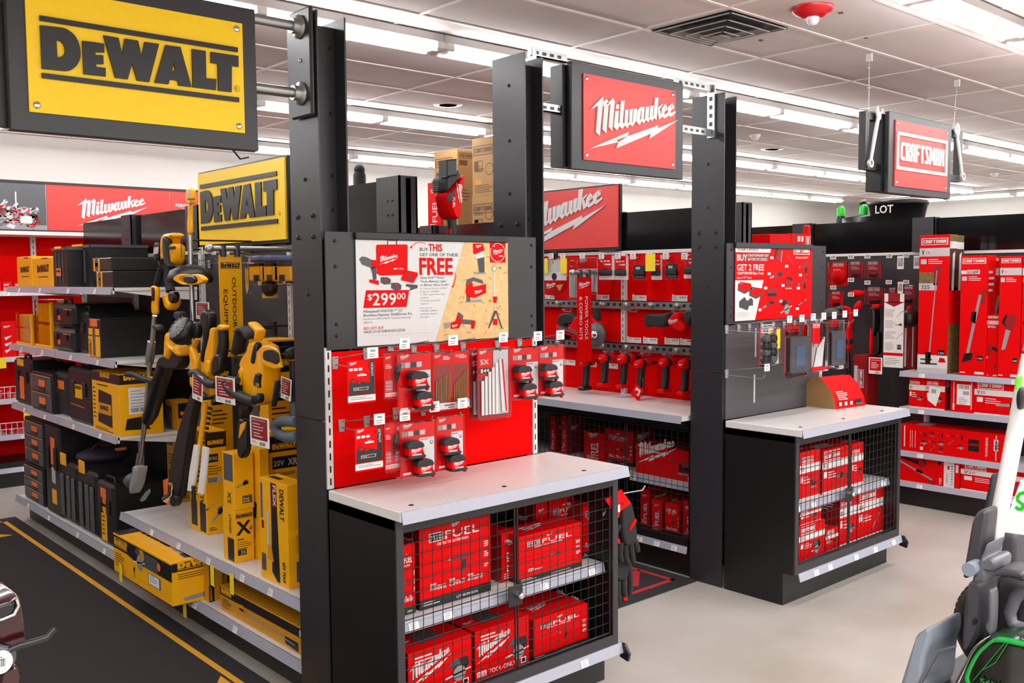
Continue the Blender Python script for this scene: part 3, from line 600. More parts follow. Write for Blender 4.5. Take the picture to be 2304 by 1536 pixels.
q = A.m(225, 1393); A.rect(q[0], q[1]-.001, A.m(1170, 1350)[0], q[1]+.0005, LGREY)
A.pp([(1000, 145), (1060, 175), (1040, 172), (1000, 152), (930, 158), (870, 200), (862, 230), (842, 228), (845, 200), (858, 200), (920, 152)], RED); A.pp([(1425, 520), (1455, 600), (1425, 720), (1412, 752), (1390, 735), (1412, 720), (1445, 600)], RED)
A.rr(1900, 143, 2110, 418, RED, 3)
cu, cv = A.m(2003, 283); ru = A.m(2103, 283)[0]-cu; rv = cv-A.m(2003, 410)[1]; A.disc(cu, cv, ru, WHITE, 4, 28, rv); A.disc(cu, cv, ru*.92, RED, 5, 28, rv*.93); A.ml(1932, 318, 145, WHITE, 6); A.rr(2015, 322, 2070, 338, WHITE, 6); A.rr(1912, 180, 2060, 225, RED, 6); A.lines(*A.m(1935, 205), .02, 1, .01, .004, WHITE, 7)
A.pp([(1675, 165), (1805, 165), (1830, 250), (1700, 310), (1680, 290)], RED, 3); A.ml(1708, 225, 85, WHITE, 5); A.pp([(1700, 310), (1820, 265), (1825, 350), (1790, 380), (1710, 360)], WHITE, 3); A.pp([(1735, 365), (1825, 345), (1830, 545), (1760, 550)], PT, 4); A.pp([(1680, 545), (1840, 540), (1840, 570), (1700, 570)], GREYP, 3)
A.pp([(1580, 700), (1600, 640), (1680, 610), (1800, 650), (1815, 700), (1680, 660), (1600, 720)], GPL, 4); A.pp([(1585, 710), (1660, 665), (1680, 740), (1850, 700), (1850, 820), (1700, 885), (1590, 870), (1580, 800)], RED, 3); A.ml(1690, 840, 110, WHITE, 5); A.pp([(1570, 930), (1790, 900), (1795, 940), (1570, 950)], GREYP, 3); A.rr(1590, 870, 1640, 930, GPL, 3)
A.pp([(1440, 1200), (1480, 1070), (1550, 1120), (1540, 1170), (1665, 1180), (1660, 1240), (1530, 1230), (1480, 1200)], GPL, 3); A.pp([(1380, 1215), (1450, 1190), (1480, 1100), (1530, 1200), (1490, 1290), (1380, 1300)], RED, 4); A.pp([(1660, 1180), (1710, 1190), (1690, 1300), (1650, 1290)], RED, 5); A.pp([(1285, 1220), (1370, 1210), (1380, 1270), (1300, 1300)], GREYP, 3); A.ml(1390, 1285, 85, WHITE, 6)
cu, cv = A.m(1958, 497); A.disc(cu, cv, .014, GPL, 3); A.disc(cu, cv, .0115, WHITE, 4); A.rr(1950, 535, 1966, 870, WHITE, 3); A.pp([(1940, 868), (2000, 868), (1985, 955), (1950, 950)], RED, 4); A.rr(1958, 955, 1978, 1060, LGREY, 3)
A.pp([(1955, 1055), (1995, 1055), (1892, 1290), (1878, 1290)], PT, 4); A.pp([(1975, 1060), (1992, 1060), (2066, 1280), (2052, 1290)], PT, 5); A.pp([(1945, 1165), (2000, 1165), (2000, 1245), (1945, 1245)], RED, 5)
b.build('poster_sheet', po)
MB().box(tl[0]-.005, 3.588, tl[1]-.005, br[0]-.005, 3.606, tl[1]+.03, BSTEEL, .004).build('top_clip_rail', po)
po = thing('sale_poster', 'red sale poster with white lettering and small tool pictures, on the middle steel post', 'poster')
b = MB(); A = Art(b, 3.600, 1640, 440, 5.295)
tl, br = A.m(78, 612), A.m(980, 1440); b.box(tl[0], 3.600, br[1], br[0], 3.604, tl[1], RED)
X_ = lambda x, y: A.m(x, y)[0]
A.poly([(tl[0], tl[1]), (X_(505, 612), tl[1]), (X_(490, 670), A.m(78, 672)[1]), (tl[0], A.m(78, 672)[1])], WHITE, 1)
A.poly([(tl[0], A.m(78, 1010)[1]), (X_(412, 1005), A.m(78, 1010)[1]), (X_(310, 1455), br[1]), (tl[0], br[1])], WHITE, 1)
A.tt('YOUR CHOICE', 95, 658, 42, 250, PT); A.rr(90, 690, 470, 785, DRED, 1); A.tt('BUY', 95, 772, 72, 120, WHITE, .05); A.tt("CRAFTSMAN® V20*", 225, 725, 30, 245, WHITE, .03); A.tt('BATTERY KIT 2023501', 225, 772, 30, 225, WHITE, .03)
A.tt('GET 2 FREE', 95, 890, 72, 320, WHITE, .05); A.tt('CRAFTSMAN® Bare Tools', 95, 940, 32, 315, WHITE, .03); A.tt("(Up to '199\u2079\u2079 Value)", 95, 988, 22, 170, WHITE, .02)
A.cl(765, 700, 192, WHITE, hs=.6); A.tt('WE BUILD PRIDE™', 790, 748, 20, 150, WHITE, .03)
for x, y in ((105, 1030), (240, 1090)): A.pp([(x, y+20), (x+60, y), (x+150, y+15), (x+170, y+60), (x+80, y+140), (x, y+100)], RED, 3); A.pp([(x, y+75), (x+80, y+110), (x+172, y+60), (x+165, y+90), (x+80, y+140), (x, y+100)], PT, 4); A.rr(x+20, y-5, x+55, y+25, BLUEP, 4)
A.pp([(120, 1260), (185, 1205), (215, 1255), (260, 1215), (285, 1240), (285, 1310), (240, 1310), (220, 1365), (120, 1330)], PT, 3); A.lines(*A.m(95, 1400), .16, 4, .008, .003, LGREY, 3)
for kind, x, y, sz, an in (('jig', 590, 700, 110, 1.4), ('pole', 720, 760, 60, -.6), ('drill', 900, 870, 110, .2), ('recip', 560, 955, 140, .2), ('jig', 715, 1040, 110, 0), ('drill', 885, 1060, 100, .3), ('pack', 515, 1150, 130, 0), ('recip', 470, 1300, 130, .3), ('saw', 680, 1310, 130, .2), ('trim', 870, 1270, 90, -.4)): A.aa(kind, x, y, sz, DRED, BLACK, an)
for x, y in ((492, 740), (668, 840), (832, 945), (460, 930), (625, 1070), (808, 1100), (418, 1100), (350, 1360), (598, 1255), (795, 1345)): A.rr(x, y-15, x+36, y+15, WHITE)
b.build('poster_sheet', po)
MB().box(tl[0]-.005, 3.586, tl[1]-.005, br[0]+.0, 3.606, tl[1]+.03, GSTEEL, .004).build('top_clip_rail', po)
# ================================================================ peg hooks and blister packs
def hook(x, z, y, ln, lab, grp, tagm=True, par=None, ax='y'):
    """double wire hook; built along -Y and turned for walls that face -X"""
    h = thing('peg_hook', lab, 'hook', (x, y, z), 0 if ax == 'y' else -math.pi/2, grp)
    MB().prism([(-.012, -.035), (.012, -.035), (.016, .02), (-.016, .02)], 0, .012, CLEARP, .003, lambda u, v, d: (u, -d, v)).build('bracket', h)
    MB().tube([(0, -.01, -.015), (0, -ln+.05, -.02), (0, -ln+.02, -.01), (0, -ln+.01, .01)], .003, STEEL, 6).tube([(0, -.01, .012), (0, -ln, .055)], .0022, STEEL, 6).build('arm', h)
    if tagm:
        b = MB().box(-.026, -ln-.004, .03, .026, -ln, .075, TAGW); f = Face(b, (0, -ln-.004, 0), (1, 0, 0), (0, 0, 1), (0, -1, 0)); f.rect(-.012, .057, .012, .066, GREYP); f.lines(-.018, .045, .036, 2, .009, .004, GREYP, 1, int(x*50)); b.build('price_tag', h)
    return h
CLEARP = mat('bracket_plastic', '9c9a98', .35)
E1X = 'hooks on the red panel'
def tape(par, x, y, z, rz=.0):
    """compact tape measure, base centre at x, y, z"""
    t = MB(); t.T = TR(x, y, z) @ RZ(rz)
    P = [(-.037, .0), (.043, .0), (.044, .012), (.036, .03), (.034, .052), (.022, .064), (-.024, .066), (-.037, .05)]
    fr = lambda u, v, d: (u, d-.022, v)
    t.prism(P, 0, .044, RED, .006, fr, None, True); o = t.build('tape_measure', par)
    b = MB(); b.T = t.T; b.prism([(-.043, .042), (-.036, .040), (.034, .042), (.04, .044), (.04, .056), (.026, .071), (-.03, .074), (-.044, .056)], -.003, .047, BRUB, .006, fr, None, True); b.prism([(-.041, -.003), (.046, -.003), (.048, .014), (-.041, .01)], -.003, .047, BRUB, .004, fr, None, True).prism([(.04, -.012), (.05, -.012), (.05, .006), (.044, .006)], .014, .03, RED, 0, fr).build('rubber_guard', o)
    b = MB(); b.T = t.T; f = Face(b, (0, -.0225, 0), (1, 0, 0), (0, 0, 1), (0, -1, 0), .0004); f.milw(-.027, .02, .056, WHITE, 1, hs=.95); f.poly([(-.02, .012), (.026, .012), (.024, .018), (-.018, .018)], LGREY, 2); f.poly([(.028, .0), (.042, .0), (.03, .03)], BRUB, 1); b.build('print', o)
    return o
def shell(par, x0, x1, y0, y1, z0, z1, m=None, b_=.006): return MB().box(x0, y0, z0, x1, y1, z1, m or CLEAR, b_).build('clear_shell', par)
def rectpx(x0, y0, x1, y1, Y):
    a, c = QY(x0, y0, Y), QY(x1, y1, Y); return a.x, c.x, c.z, a.z
def pack(kind, px, Y, lab, grp=None, tw=None):
    x0, x1, z0, z1 = rectpx(*px, Y); p = thing('blister_pack', lab, 'blister pack', (x0, Y, z0), 0, grp); W, H = x1-x0, z1-z0
    b = MB().box(0, 0, 0, W, .002, H, RED if kind != 'saw' else DRED); f = Face(b, (0, 0, 0), (1, 0, 0), (0, 0, 1), (0, -1, 0))
    if kind == 'battery':
        f.rect(0, 0, W, H*.04, RED); f.rect(0, H*.04, W, H*.18, WHITE); f.lines(W*.1, H*.13, W*.85, 2, H*.04, H*.018, GREYP); f.milw(W*.06, H*.88, W*.28, WHITE); f.rect(W*.8, H*.2, W*.97, H*.97, BLACK); f.text('LITHIUM', W*.93, H*.62, W*.08, WHITE, H*.3, 2, .02, math.pi/2)
        for i in range(3): f.rect(W*(.06+.17*i), H*.76, W*(.19+.17*i), H*.82, WHITE)
        f.rect(W*.35, H*.63, W*.68, H*.67, WHITE); f.rect(W*.45, H*.68, W*.58, H*.7, GREYP)
        f.poly([(W*.05, H*.2), (W*.9, H*.2), (W*.92, H*.42), (W*.8, H*.46), (W*.3, H*.54), (W*.2, H*.6), (W*.1, H*.56), (W*.05, H*.44)], BLACK, 2); f.poly([(W*.1, H*.5), (W*.2, H*.57), (W*.3, H*.52), (W*.3, H*.48)], RED, 3); f.rect(W*.36, H*.46, W*.46, H*.52, RED, 3)
        f.poly([(W*.2, H*.3), (W*.72, H*.3), (W*.75, H*.37), (W*.2, H*.37)], LGREY, 3); f.poly([(W*.22, H*.31), (W*.7, H*.31), (W*.72, H*.36), (W*.22, H*.36)], BLACK, 4); f.text('M18', W*.25, H*.32, H*.03, WHITE, W*.14, 5, .02); f.rect(W*.42, H*.32, W*.5, H*.35, RED, 5)
        b.build('card', p)
    elif kind == 'bits':
        f.milw(W*.08, H*.84, W*.25, WHITE); f.disc(W*.84, H*.84, W*.12, WHITE, 2, 6); f.text('30', W*.78, H*.82, H*.03, RED, W*.12, 3, .03); f.rect(W*.06, H*.05, W*.94, H*.13, WHITE); f.text('36" KNUCKLE SET', W*.1, H*.065, H*.04, RED, W*.8, 3, .02); f.lines(W*.08, H*.72, W*.3, 3, H*.035, H*.012, WHITE)
        for i in range(7): f.rect(W*.08, H*(.16+.035*i), W*.38, H*(.18+.035*i), LGREY if i % 2 else GREYP); f.rect(W*.62, H*(.16+.035*i), W*.92, H*(.18+.035*i), LGREY if i % 2 else GREYP)
        f.rect(W*.66, H*.52, W*.95, H*.66, GREYP); b.build('card', p)
        MB().tube([(W*.62, -.012, H*.74), (W*.5, -.016, H*.56)], [W*.09, W*.11], BPL, 10).tube([(W*.5, -.016, H*.56), (W*.48, -.014, H*.32)], [W*.12, W*.03], BPL, 10).build('angle_driver', p)
        shell(p, -.004, W+.004, -.03, -.001, -.004, H+.004)
    elif kind == 'tape':
        f.rect(W*.55, H*.06, W*.98, H*.7, WHITE); f.milw(W*.08, H*.9, W*.28, WHITE); 
        for i in range(4): f.rect(W*(.06+.17*i), H*.76, W*(.21+.17*i), H*.85, (GREYP, LGREY, BLACK, LGREY)[i])
        f.lines(W*.57, H*.66, W*.36, 1, .01, H*.014, RED); f.disc(W*.9, H*.6, W*.05, PT, 2, 10); f.disc(W*.9, H*.605, W*.03, WHITE, 3, 10); f.rect(W*.08, H*.05, W*.3, H*.09, WHITE, 2); f.disc(W*.45, H*.07, W*.04, WHITE, 2, 10)
        b.build('card', p)
        shell(p, -.004, W+.004, -.016, -.001, -.004, H+.004)
        for tx, ty in tw:
            q = QY(tx, ty, Y-.04); tape(p, q.x-x0, -.04, q.z-z0-.03, -.12)
    elif kind == 'drillbits':
        f.milw(W*.04, H*.9, W*.18, WHITE); f.lines(W*.28, H*.92, W*.2, 3, H*.025, H*.012, WHITE); f.text('23', W*.62, H*.9, H*.045, WHITE, W*.08, 2, .03); f.lines(W*.72, H*.93, W*.22, 3, H*.025, H*.01, WHITE)
        f.rect(W*.04, H*.12, W*.48, H*.78, DRED); f.rect(W*.52, H*.12, W*.96, H*.78, DRED); f.poly([(W*.12, 0), (W, 0), (W, H*.1), (W*.18, H*.12)], WHITE, 3); f.lines(W*.3, H*.06, W*.4, 1, .01, H*.02, PT, 4); f.lines(W*.4, H*.02, W*.25, 1, .01, H*.018, RED, 4); f.disc(W*.93, H*.1, W*.07, WHITE, 4); f.text('3²', W*.89, H*.07, H*.06, PT, W*.08, 5, .03)
        b.build('card', p); b = MB()
        for i in range(9):
            for s0, hh in ((.07, .4+.02*i), (.56, .34+.035*i)): b.tube([(W*(s0+.045*i), -.006, H*.14), (W*(s0+.045*i+(.02 if s0 > .3 else 0)), -.006, H*(.14+hh*.9))], .0022, (STEEL if i % 3 == 0 and s0 < .3 else GOLD), 5)
        b.build('drill_bits', p); shell(p, -.003, W+.003, -.018, -.001, -.003, H+.003)
    elif kind == 'saw':
        f.rect(W*.03, H*.62, W*.45, H*.98, RED); f.text('5X', W*.1, H*.78, H*.07, WHITE, W*.25, 2, .03); f.rect(W*.06, H*.65, W*.4, H*.73, BLACK, 2); f.text('$44', W*.1, H*.665, H*.05, WHITE, W*.26, 3, .05); f.milw(W*.06, H*.92, W*.24, WHITE); f.rect(0, 0, W, H*.04, DRED, 2); f.rect(W*.5, H*.05, W*.97, H*.97, LGREY); b.build('card', p); b = MB()
        for i in range(5): b.box(W*(.1+.11*i), -.008, H*.06, W*(.18+.11*i), -.006, H*(.55+.06*i), WSHELF)
        b.prism([(W*.74, H*.08), (W*.92, H*.06), (W*.78, H*.85), (W*.66, H*.84)], .004, .008, WHITE, 0, lambda u, v, d: (u, -d, v)); Face(b, (0, -.008, 0), (1, 0, 0), (0, 0, 1), (0, -1, 0)).line(W*.87, H*.08, W*.75, H*.84, W*.05, RED)
        b.build('saw_blades', p); shell(p, -.003, W+.003, -.022, -.001, -.003, H+.003)
    elif kind == 'case':
        f.rect(W*.05, H*.86, W*.95, H*.97, WHITE); f.crafts(W*.1, H*.88, W*.5, RED); b.build('card', p)
        MB().box(W*.14, -.03, H*.06, W*.9, -.004, H*.78, GPL, .01).box(W*.3, -.034, H*.2, W*.7, -.03, H*.6, BLUEP, .003).build('bit_case', p); shell(p, -.003, W+.003, -.036, -.001, -.003, H+.003)
    elif kind == 'sockets':
        f.rect(0, H*.82, W, H, RED); f.crafts(W*.1, H*.86, W*.6, WHITE); f.rect(W*.04, H*.04, W*.9, H*.8, PT); b.build('card', p); b = MB()
        for i in range(4):
            for j in range(2): b.lathe([(W*.13, 0), (W*.13, .02), (W*.08, .02)], (W*(.3+.34*j), -.002, H*(.16+.18*i)), (0, -1, 0), (BPL, GPL)[(i+j) % 2], 12)
        b.build('sockets', p); shell(p, -.003, W+.003, -.03, -.001, -.003, H+.003)
    elif kind == 'blades':
        f.poly([(W*.0, H*.6), (W*.5, H*.55), (W*.5, H), (0, H)], RED, 2); f.rect(0, 0, W, H*.08, RED, 2); f.rect(W*.0, H*.08, W, H*.6, LGREY); f.crafts(W*.06, H*.9, W*.4, WHITE); b.build('card', p); b = MB()
        for i in range(5): b.prism([(W*(.1+.1*i), H*.1), (W*(.2+.1*i), H*.1), (W*(.36+.1*i), H*(.5+.05*i)), (W*(.3+.1*i), H*(.5+.05*i))], .004, .006, WHITE, 0, lambda u, v, d: (u, -d, v))
        b.build('saw_blades', p); shell(p, -.003, W+.003, -.018, -.001, -.003, H+.003)
    return p
def hook_at(px, py, Y, ln, lab, grp, **kw): q = QY(px, py, Y); return hook(q.x, q.z, Y, ln, lab, grp, **kw)
TOPH = ((752, 812), (822, 792), (877, 787), (929, 784), (980, 780), (1040, 777), (1117, 774), (1167, 771))
for i, (px, py) in enumerate(TOPH): hook_at(px, py, 3.622, .3, 'wire peg hook in the top row of the red hook panel, ' + NTH(i, 8), E1X, tagm=i not in (2, 4))
for i, (px, py) in enumerate(((767, 953), (823, 945), (888, 926), (950, 918))): hook_at(px, py, 3.622, .3, 'wire peg hook in the lower row of the red hook panel, ' + NTH(i, 4), E1X)
PB = 3.345
pack('battery', (781, 812, 845, 903), PB, 'red card with a tool battery, top left on the red hook panel')
pack('bits', (862, 792, 915, 893), PB, 'blister pack with an angled bit driver, top row of the red hook panel')
pack('tape', (893, 797, 971, 922), PB-.02, 'blister card with two tape measures, top row next to the drill bit set', tw=((940, 857), (952, 902)))
pack('drillbits', (973, 794, 1056, 914), PB+.02, 'blister pack of gold drill bits on the red hook panel')
pack('saw', (1056, 790, 1120, 934), PB+.06, 'saw blade blister pack half hidden behind its twin')
pack('saw', (1073, 786, 1146, 935), PB-.0, 'front saw blade blister pack marked 44 on the red hook panel')
pack('tape', (1150, 783, 1212, 892), PB, 'blister card with two tape measures, right of the saw blades', tw=((1176, 842), (1187, 881)))
pack('tape', (1212, 778, 1268, 885), PB, 'rightmost blister card with two tape measures, hanging past the red hook panel', tw=((1234, 838), (1246, 876)))
pack('battery', (798, 964, 862, 1053), PB, 'red card with a tool battery, lower row of the red hook panel')
pack('bits', (864, 950, 904, 1055), PB, 'blister pack with an angled bit driver, lower row of the red hook panel')
pack('tape', (899, 955, 979, 1063), PB-.02, 'blister card with two tape measures, lower row beside the bit driver pack', tw=((931, 1013), (953, 1053)))
pack('tape', (981, 940, 1043, 1050), PB, 'blister card with two tape measures, at the right of the lower row', tw=((1012, 1005), (1026, 1042)))
E2X = 'hooks on the charcoal panel'
for i, (px, py) in enumerate(((1633, 738), (1660, 735), (1684, 733), (1712, 731), (1738, 728), (1762, 726), (1786, 724), (1810, 721), (1835, 718))): hook_at(px, py, 3.622, .3, 'wire peg hook in the top row of the charcoal hook panel, ' + NTH(i, 9), E2X, tagm=i > 1)
hook_at(1633, 838, 3.622, .3, 'lone wire peg hook low on the charcoal hook panel', E2X)
pack('sockets', (1709, 738, 1752, 818), PB, 'small dark socket set blister pack, leftmost on the charcoal hook panel')
pack('case', (1766, 733, 1817, 842), PB, 'clear blister pack with a grey bit case on the charcoal hook panel')
pack('blades', (1827, 727, 1862, 832), PB-.03, 'blister pack of white saw blades on the charcoal hook panel')
pack('case', (1862, 722, 1898, 826), PB, 'clear blister pack of a grey and orange bit case, rightmost on the charcoal panel')
q = QY(1747, 740, PB-.02); MB().box(q.x, PB-.022, q.z-.12, q.x+.04, PB-.02, q.z, TAGY).build('price_tag', label='yellow price tag hanging beside the dark socket set pack', cat='price tag')
for px, y0_, y1_ in ((1698, 738, 802), (1695, 842, 905)):
    a, c = QY(px, y0_, 3.5), QY(px, y1_, 3.5); MB().box(a.x-.006, 3.49, c.z, a.x+.006, 3.495, a.z, LGREY).build('hanging_strip', label='thin clear plastic strip hanging on the ' + ('left of the socket set pack' if y0_ < 800 else 'lone low hook of the charcoal panel'), cat='strip')
# ================================================================ cartons
def carton(name, lab, cat, W, Dp, H, base, art, loc, rz=0, grp=None, side=None, top=None):
    """box standing on loc: front face towards local -Y, origin at the foot of the front face"""
    b = MB().box(-W/2, 0, 0, W/2, Dp, H, base, .0015)
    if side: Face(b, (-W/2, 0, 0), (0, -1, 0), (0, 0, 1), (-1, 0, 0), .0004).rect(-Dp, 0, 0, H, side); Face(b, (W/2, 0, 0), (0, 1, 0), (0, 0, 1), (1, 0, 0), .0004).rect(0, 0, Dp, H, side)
    F = Face(b, (-W/2, 0, 0), (1, 0, 0), (0, 0, 1), (0, -1, 0)); Lf = Face(b, (-W/2, Dp, 0), (0, -1, 0), (0, 0, 1), (-1, 0, 0)); R = Face(b, (W/2, 0, 0), (0, 1, 0), (0, 0, 1), (1, 0, 0)); T = Face(b, (-W/2, 0, H), (1, 0, 0), (0, 1, 0), (0, 0, 1))
    art(F, Lf, R, T, W, Dp, H)
    return b.build(name, label=lab, cat=cat, group=grp, loc=loc, rz=rz)
def cy_(pl, pr, pt, z, Y, Dp, lab, art, base=None, name='product_box', cat='box', grp=None, **k):
    ym = pt; a = QY(pl, pt, Y); c = QY(pr, pt, Y); m_ = QY((pl+pr)/2, pt, Y)
    return carton(name, lab, cat, c.x-a.x, Dp, m_.z-z, base or RED, art, ((a.x+c.x)/2, Y, z), 0, grp, **k)
def cx_(pl, pr, pt, z, X, Dp, lab, art, base=None, name='product_box', cat='box', grp=None, **k):
    a = QX(pl, pt, X); c = QX(pr, pt, X); m_ = QX((pl+pr)/2, pt, X)
    return carton(name, lab, cat, a.y-c.y, Dp, m_.z-z, base or RED, art, (X, (a.y+c.y)/2, z), -math.pi/2, grp, **k)
def fuel(kind='drill', tag_=True, num='M18', words=('POWERFUL', 'COMPACT', 'AUTOSTOP')):
    def g(F, L, R, T, W, Dp, H):
        s = min(W, H*1.4)
        F.milw(W*.42, H*.86, s*.14, WHITE, hs=.9); F.rect(W*.13, H*.74, W*.32, H*.84, WHITE); F.rect(W*.14, H*.75, W*.31, H*.83, BLACK, 2); F.text(num, W*.15, H*.765, H*.05, WHITE, W*.15, 3, .03); F.text('FUEL', W*.35, H*.745, H*.09, WHITE, W*.48, 2, .03)
        F.text('DRIVEN TO OUTPERFORM.', W*.24, H*.69, H*.03, WHITE, W*.44, 2, .02)
        F.art(kind, W*.56, H*.44, min(W*.3, H*.3), DRED, BLACK)
        for i, t in enumerate(words): F.text(t, W*(.14+.26*i), H*.19, H*.05, WHITE, W*.22, 2, .03); F.lines(W*(.14+.26*i), H*.25, W*.12, 1, .01, H*.02, WHITE)
        F.rect(0, 0, W, H*.11, BLACK); F.lines(W*.03, H*.07, W*.25, 2, H*.03, H*.012, LGREY, 2); F.text('LITHIUM-ION', W*.5, H*.03, H*.03, WHITE, W*.3, 2, .01)
        for i in range(3): F.lines(W*.9, H*(.6-.12*i), W*.07, 3, H*.025, H*.012, WHITE, 2, i)
        L.rect(0, 0, Dp, H*.11, BLACK); L.milw(Dp*.15, H*.7, Dp*.6, WHITE); R.rect(0, 0, Dp, H*.11, BLACK); R.milw(Dp*.15, H*.7, Dp*.6, WHITE); R.lines(Dp*.15, H*.5, Dp*.6, 5, H*.06, H*.02, WHITE)
        T.milw(W*.2, Dp*.3, W*.4, WHITE)
    return g
def script(kind='saw', foot=True):
    def g(F, L, R, T, W, Dp, H):
        F.milw(W*.03, H*.34, W*.66, WHITE, hs=1.1, ang=.08); F.art(kind, W*.78, H*.42, min(W*.42, H*.6), BLACK, GPL, fl=1); F.lines(W*.1, H*.85, W*.4, 2, H*.07, H*.03, WHITE); F.rect(W*.84, H*.04, W*.94, H*.16, WHITE); F.rect(W*.86, H*.06, W*.92, H*.14, BLACK, 2)
        if foot: F.rect(W*.03, H*.06, W*.2, H*.17, WHITE); F.text('M18', W*.05, H*.08, H*.07, RED, W*.13, 2, .03); F.text('TOOL-ONLY', W*.24, H*.07, H*.09, WHITE, W*.5, 2, .03)
        L.milw(Dp*.1, H*.4, Dp*.7, WHITE); R.milw(Dp*.1, H*.4, Dp*.7, WHITE); T.poly([(W*.3, Dp*.2), (W*.7, Dp*.2), (W*.65, Dp*.6), (W*.35, Dp*.6)], GPL, 2); T.milw(W*.05, Dp*.3, W*.22, WHITE)
    return g
def spine(F, L, R, T, W, Dp, H):
    F.text('FUEL', W*.7, H*.2, W*.35, WHITE, H*.45, 2, .03, math.pi/2); F.milw(W*.2, H*.78, W*.5, WHITE); L.milw(Dp*.15, H*.6, Dp*.5, WHITE); R.milw(Dp*.15, H*.6, Dp*.5, WHITE); F.lines(W*.15, H*.15, W*.6, 3, H*.04, H*.015, WHITE)
def crf(kind='drill', amp=None, tall=False, side_tree=False, foot=False):
    def g(F, L, R, T, W, Dp, H):
        F.crafts(W*.06, H-W*.33 if tall else H*.75, W*.88 if tall else min(W*.58, H*.72), WHITE, hs=.62 if tall else .75)
        if tall:
            if amp: F.rect(W*.02, H*.845, W*.22, H*.875, WHITE); F.rect(W*.24, H*.845, W*.72, H*.88, LGREY); F.text(amp, W*.28, H*.85, H*.022, PT, W*.38, 2, .03)
            else: F.rect(0, H*.845, W, H*.905, LGREY); F.text('V', W*.08, H*.858, H*.033, BLACK, W*.09, 2, .05); F.rect(W*.17, H*.855, W*.38, H*.892, WHITE, 2); F.text('20', W*.2, H*.861, H*.024, RED, W*.15, 3, .02)
            F.rect(W*.05, H*.79, W*.24, H*.825, LGREY); F.lines(W*.3, H*.82, W*.5, 3, H*.014, H*.005, WHITE)
            F.art(kind, W*.52, H*.42, H*.36 if kind == 'pole' else H*.42 if kind == 'trim' else H*.24, DRED, BLACK, 2, 1.52 if kind == 'pole' else .6 if kind == 'trim' else 1.3)
            F.rect(W*.68, H*.13, W*.9, H*.17, BLACK, 2); F.text('3 YEAR', W*.7, H*.14, H*.014, WHITE, W*.18, 3, .02)
            if foot: F.rect(0, 0, W, H*.13, WHITE); F.rect(0, 0, W, H*.035, LGREY, 2); F.lines(W*.1, H*.09, W*.6, 2, H*.03, H*.012, PT, 2); F.poly([(W*.7, H*.08), (W*.95, H*.08), (W*.9, H*.11), (W*.75, H*.115)], RED, 2); F.rect(0, H*.62, W*.55, H*.73, TREEP); F.rect(0, H*.6, W*.6, H*.65, LGREY, 2); F.text('325', W*.08, H*.608, H*.03, PT, W*.28, 3, .03)
            else: F.lines(W*.05, H*.02, W*.3, 1, .01, H*.008, WHITE); F.rect(W*.6, H*.015, W*.95, H*.035, WHITE)
        else:
            F.rect(0, H*.56, W, H*.73, WHITE); F.text('V', W*.05, H*.59, H*.1, BLACK, W*.05, 2, .05); F.rect(W*.1, H*.59, W*.22, H*.7, WHITE, 2); F.text('20', W*.11, H*.6, H*.09, RED, W*.09, 3, .02)
            F.rect(W*.05, H*.36, W*.16, H*.5, WHITE); F.lines(W*.2, H*.46, W*.3, 3, H*.06, H*.02, WHITE); F.art(kind, W*.68, H*.32, min(W*.36, H*.6), BLACK, GPL); F.rect(0, 0, W, H*.04, WHITE)
        for S in (L, R):
            if side_tree: S.rect(0, 0, Dp, H, TREEP); S.rect(0, H*.36, Dp, H*.62, RED, 2); S.rect(0, H*.9, Dp, H*.95, WHITE, 2); S.rect(0, H*.6, Dp, H*.9, BROWN, 2); S.poly([(Dp*.3, H*.6), (Dp*.6, H*.6), (Dp*.7, H*.88), (Dp*.4, H*.86)], WHITE, 3)
            else: S.lines(Dp*.15, H*.85, Dp*.7, 4, H*.05, H*.02, WHITE); S.lines(Dp*.2, H*.4, Dp*.5, 3, H*.06, H*.03, DRED)
        T.crafts(W*.2, Dp*.35, W*.5, WHITE)
    return g
def lady(F, L, R, T, W, Dp, H):      # long box printed sideways with a table of small tool pictures
    F.lines(W*.03, H*.9, W*.03, 1, .1, H*.0, WHITE)
    for u in (.04, .1, .12, .15): F.line(W*u, H*.15, W*u, H*(.95 if u == .04 else .8), W*(.01 if u == .04 else .004), WHITE)
    for i, (u, v) in enumerate(((.24, .7), (.24, .4), (.32, .75), (.32, .45), (.32, .2), (.41, .75), (.41, .45), (.41, .2), (.5, .75), (.5, .5), (.6, .75), (.6, .4))): F.art(('drill', 'saw', 'jig', 'recip', 'trim')[i % 5], W*u, H*v, H*.24, DRED, BLACK)
    F.art('box', W*.72, H*.5, H*.55, BLACK, DRED); F.rect(W*.2, H*.1, W*.23, H*.22, WHITE)
    F.text('THE POWER TO DO IT ALL', W*.83, H*.85, W*.02, WHITE, H*.7, 2, .03, -math.pi/2); F.text('V20', W*.915, H*.75, W*.03, BLACK, H*.3, 3, .04, -math.pi/2); F.rect(W*.905, H*.4, W*.945, H*.8, WHITE); F.line(W*.925, H*.05, W*.925, H*.95, W*.008, WHITE); T.poly([(W*.12, Dp*.2), (W*.28, Dp*.2), (W*.26, Dp*.8), (W*.14, Dp*.8)], LGREY, 2)
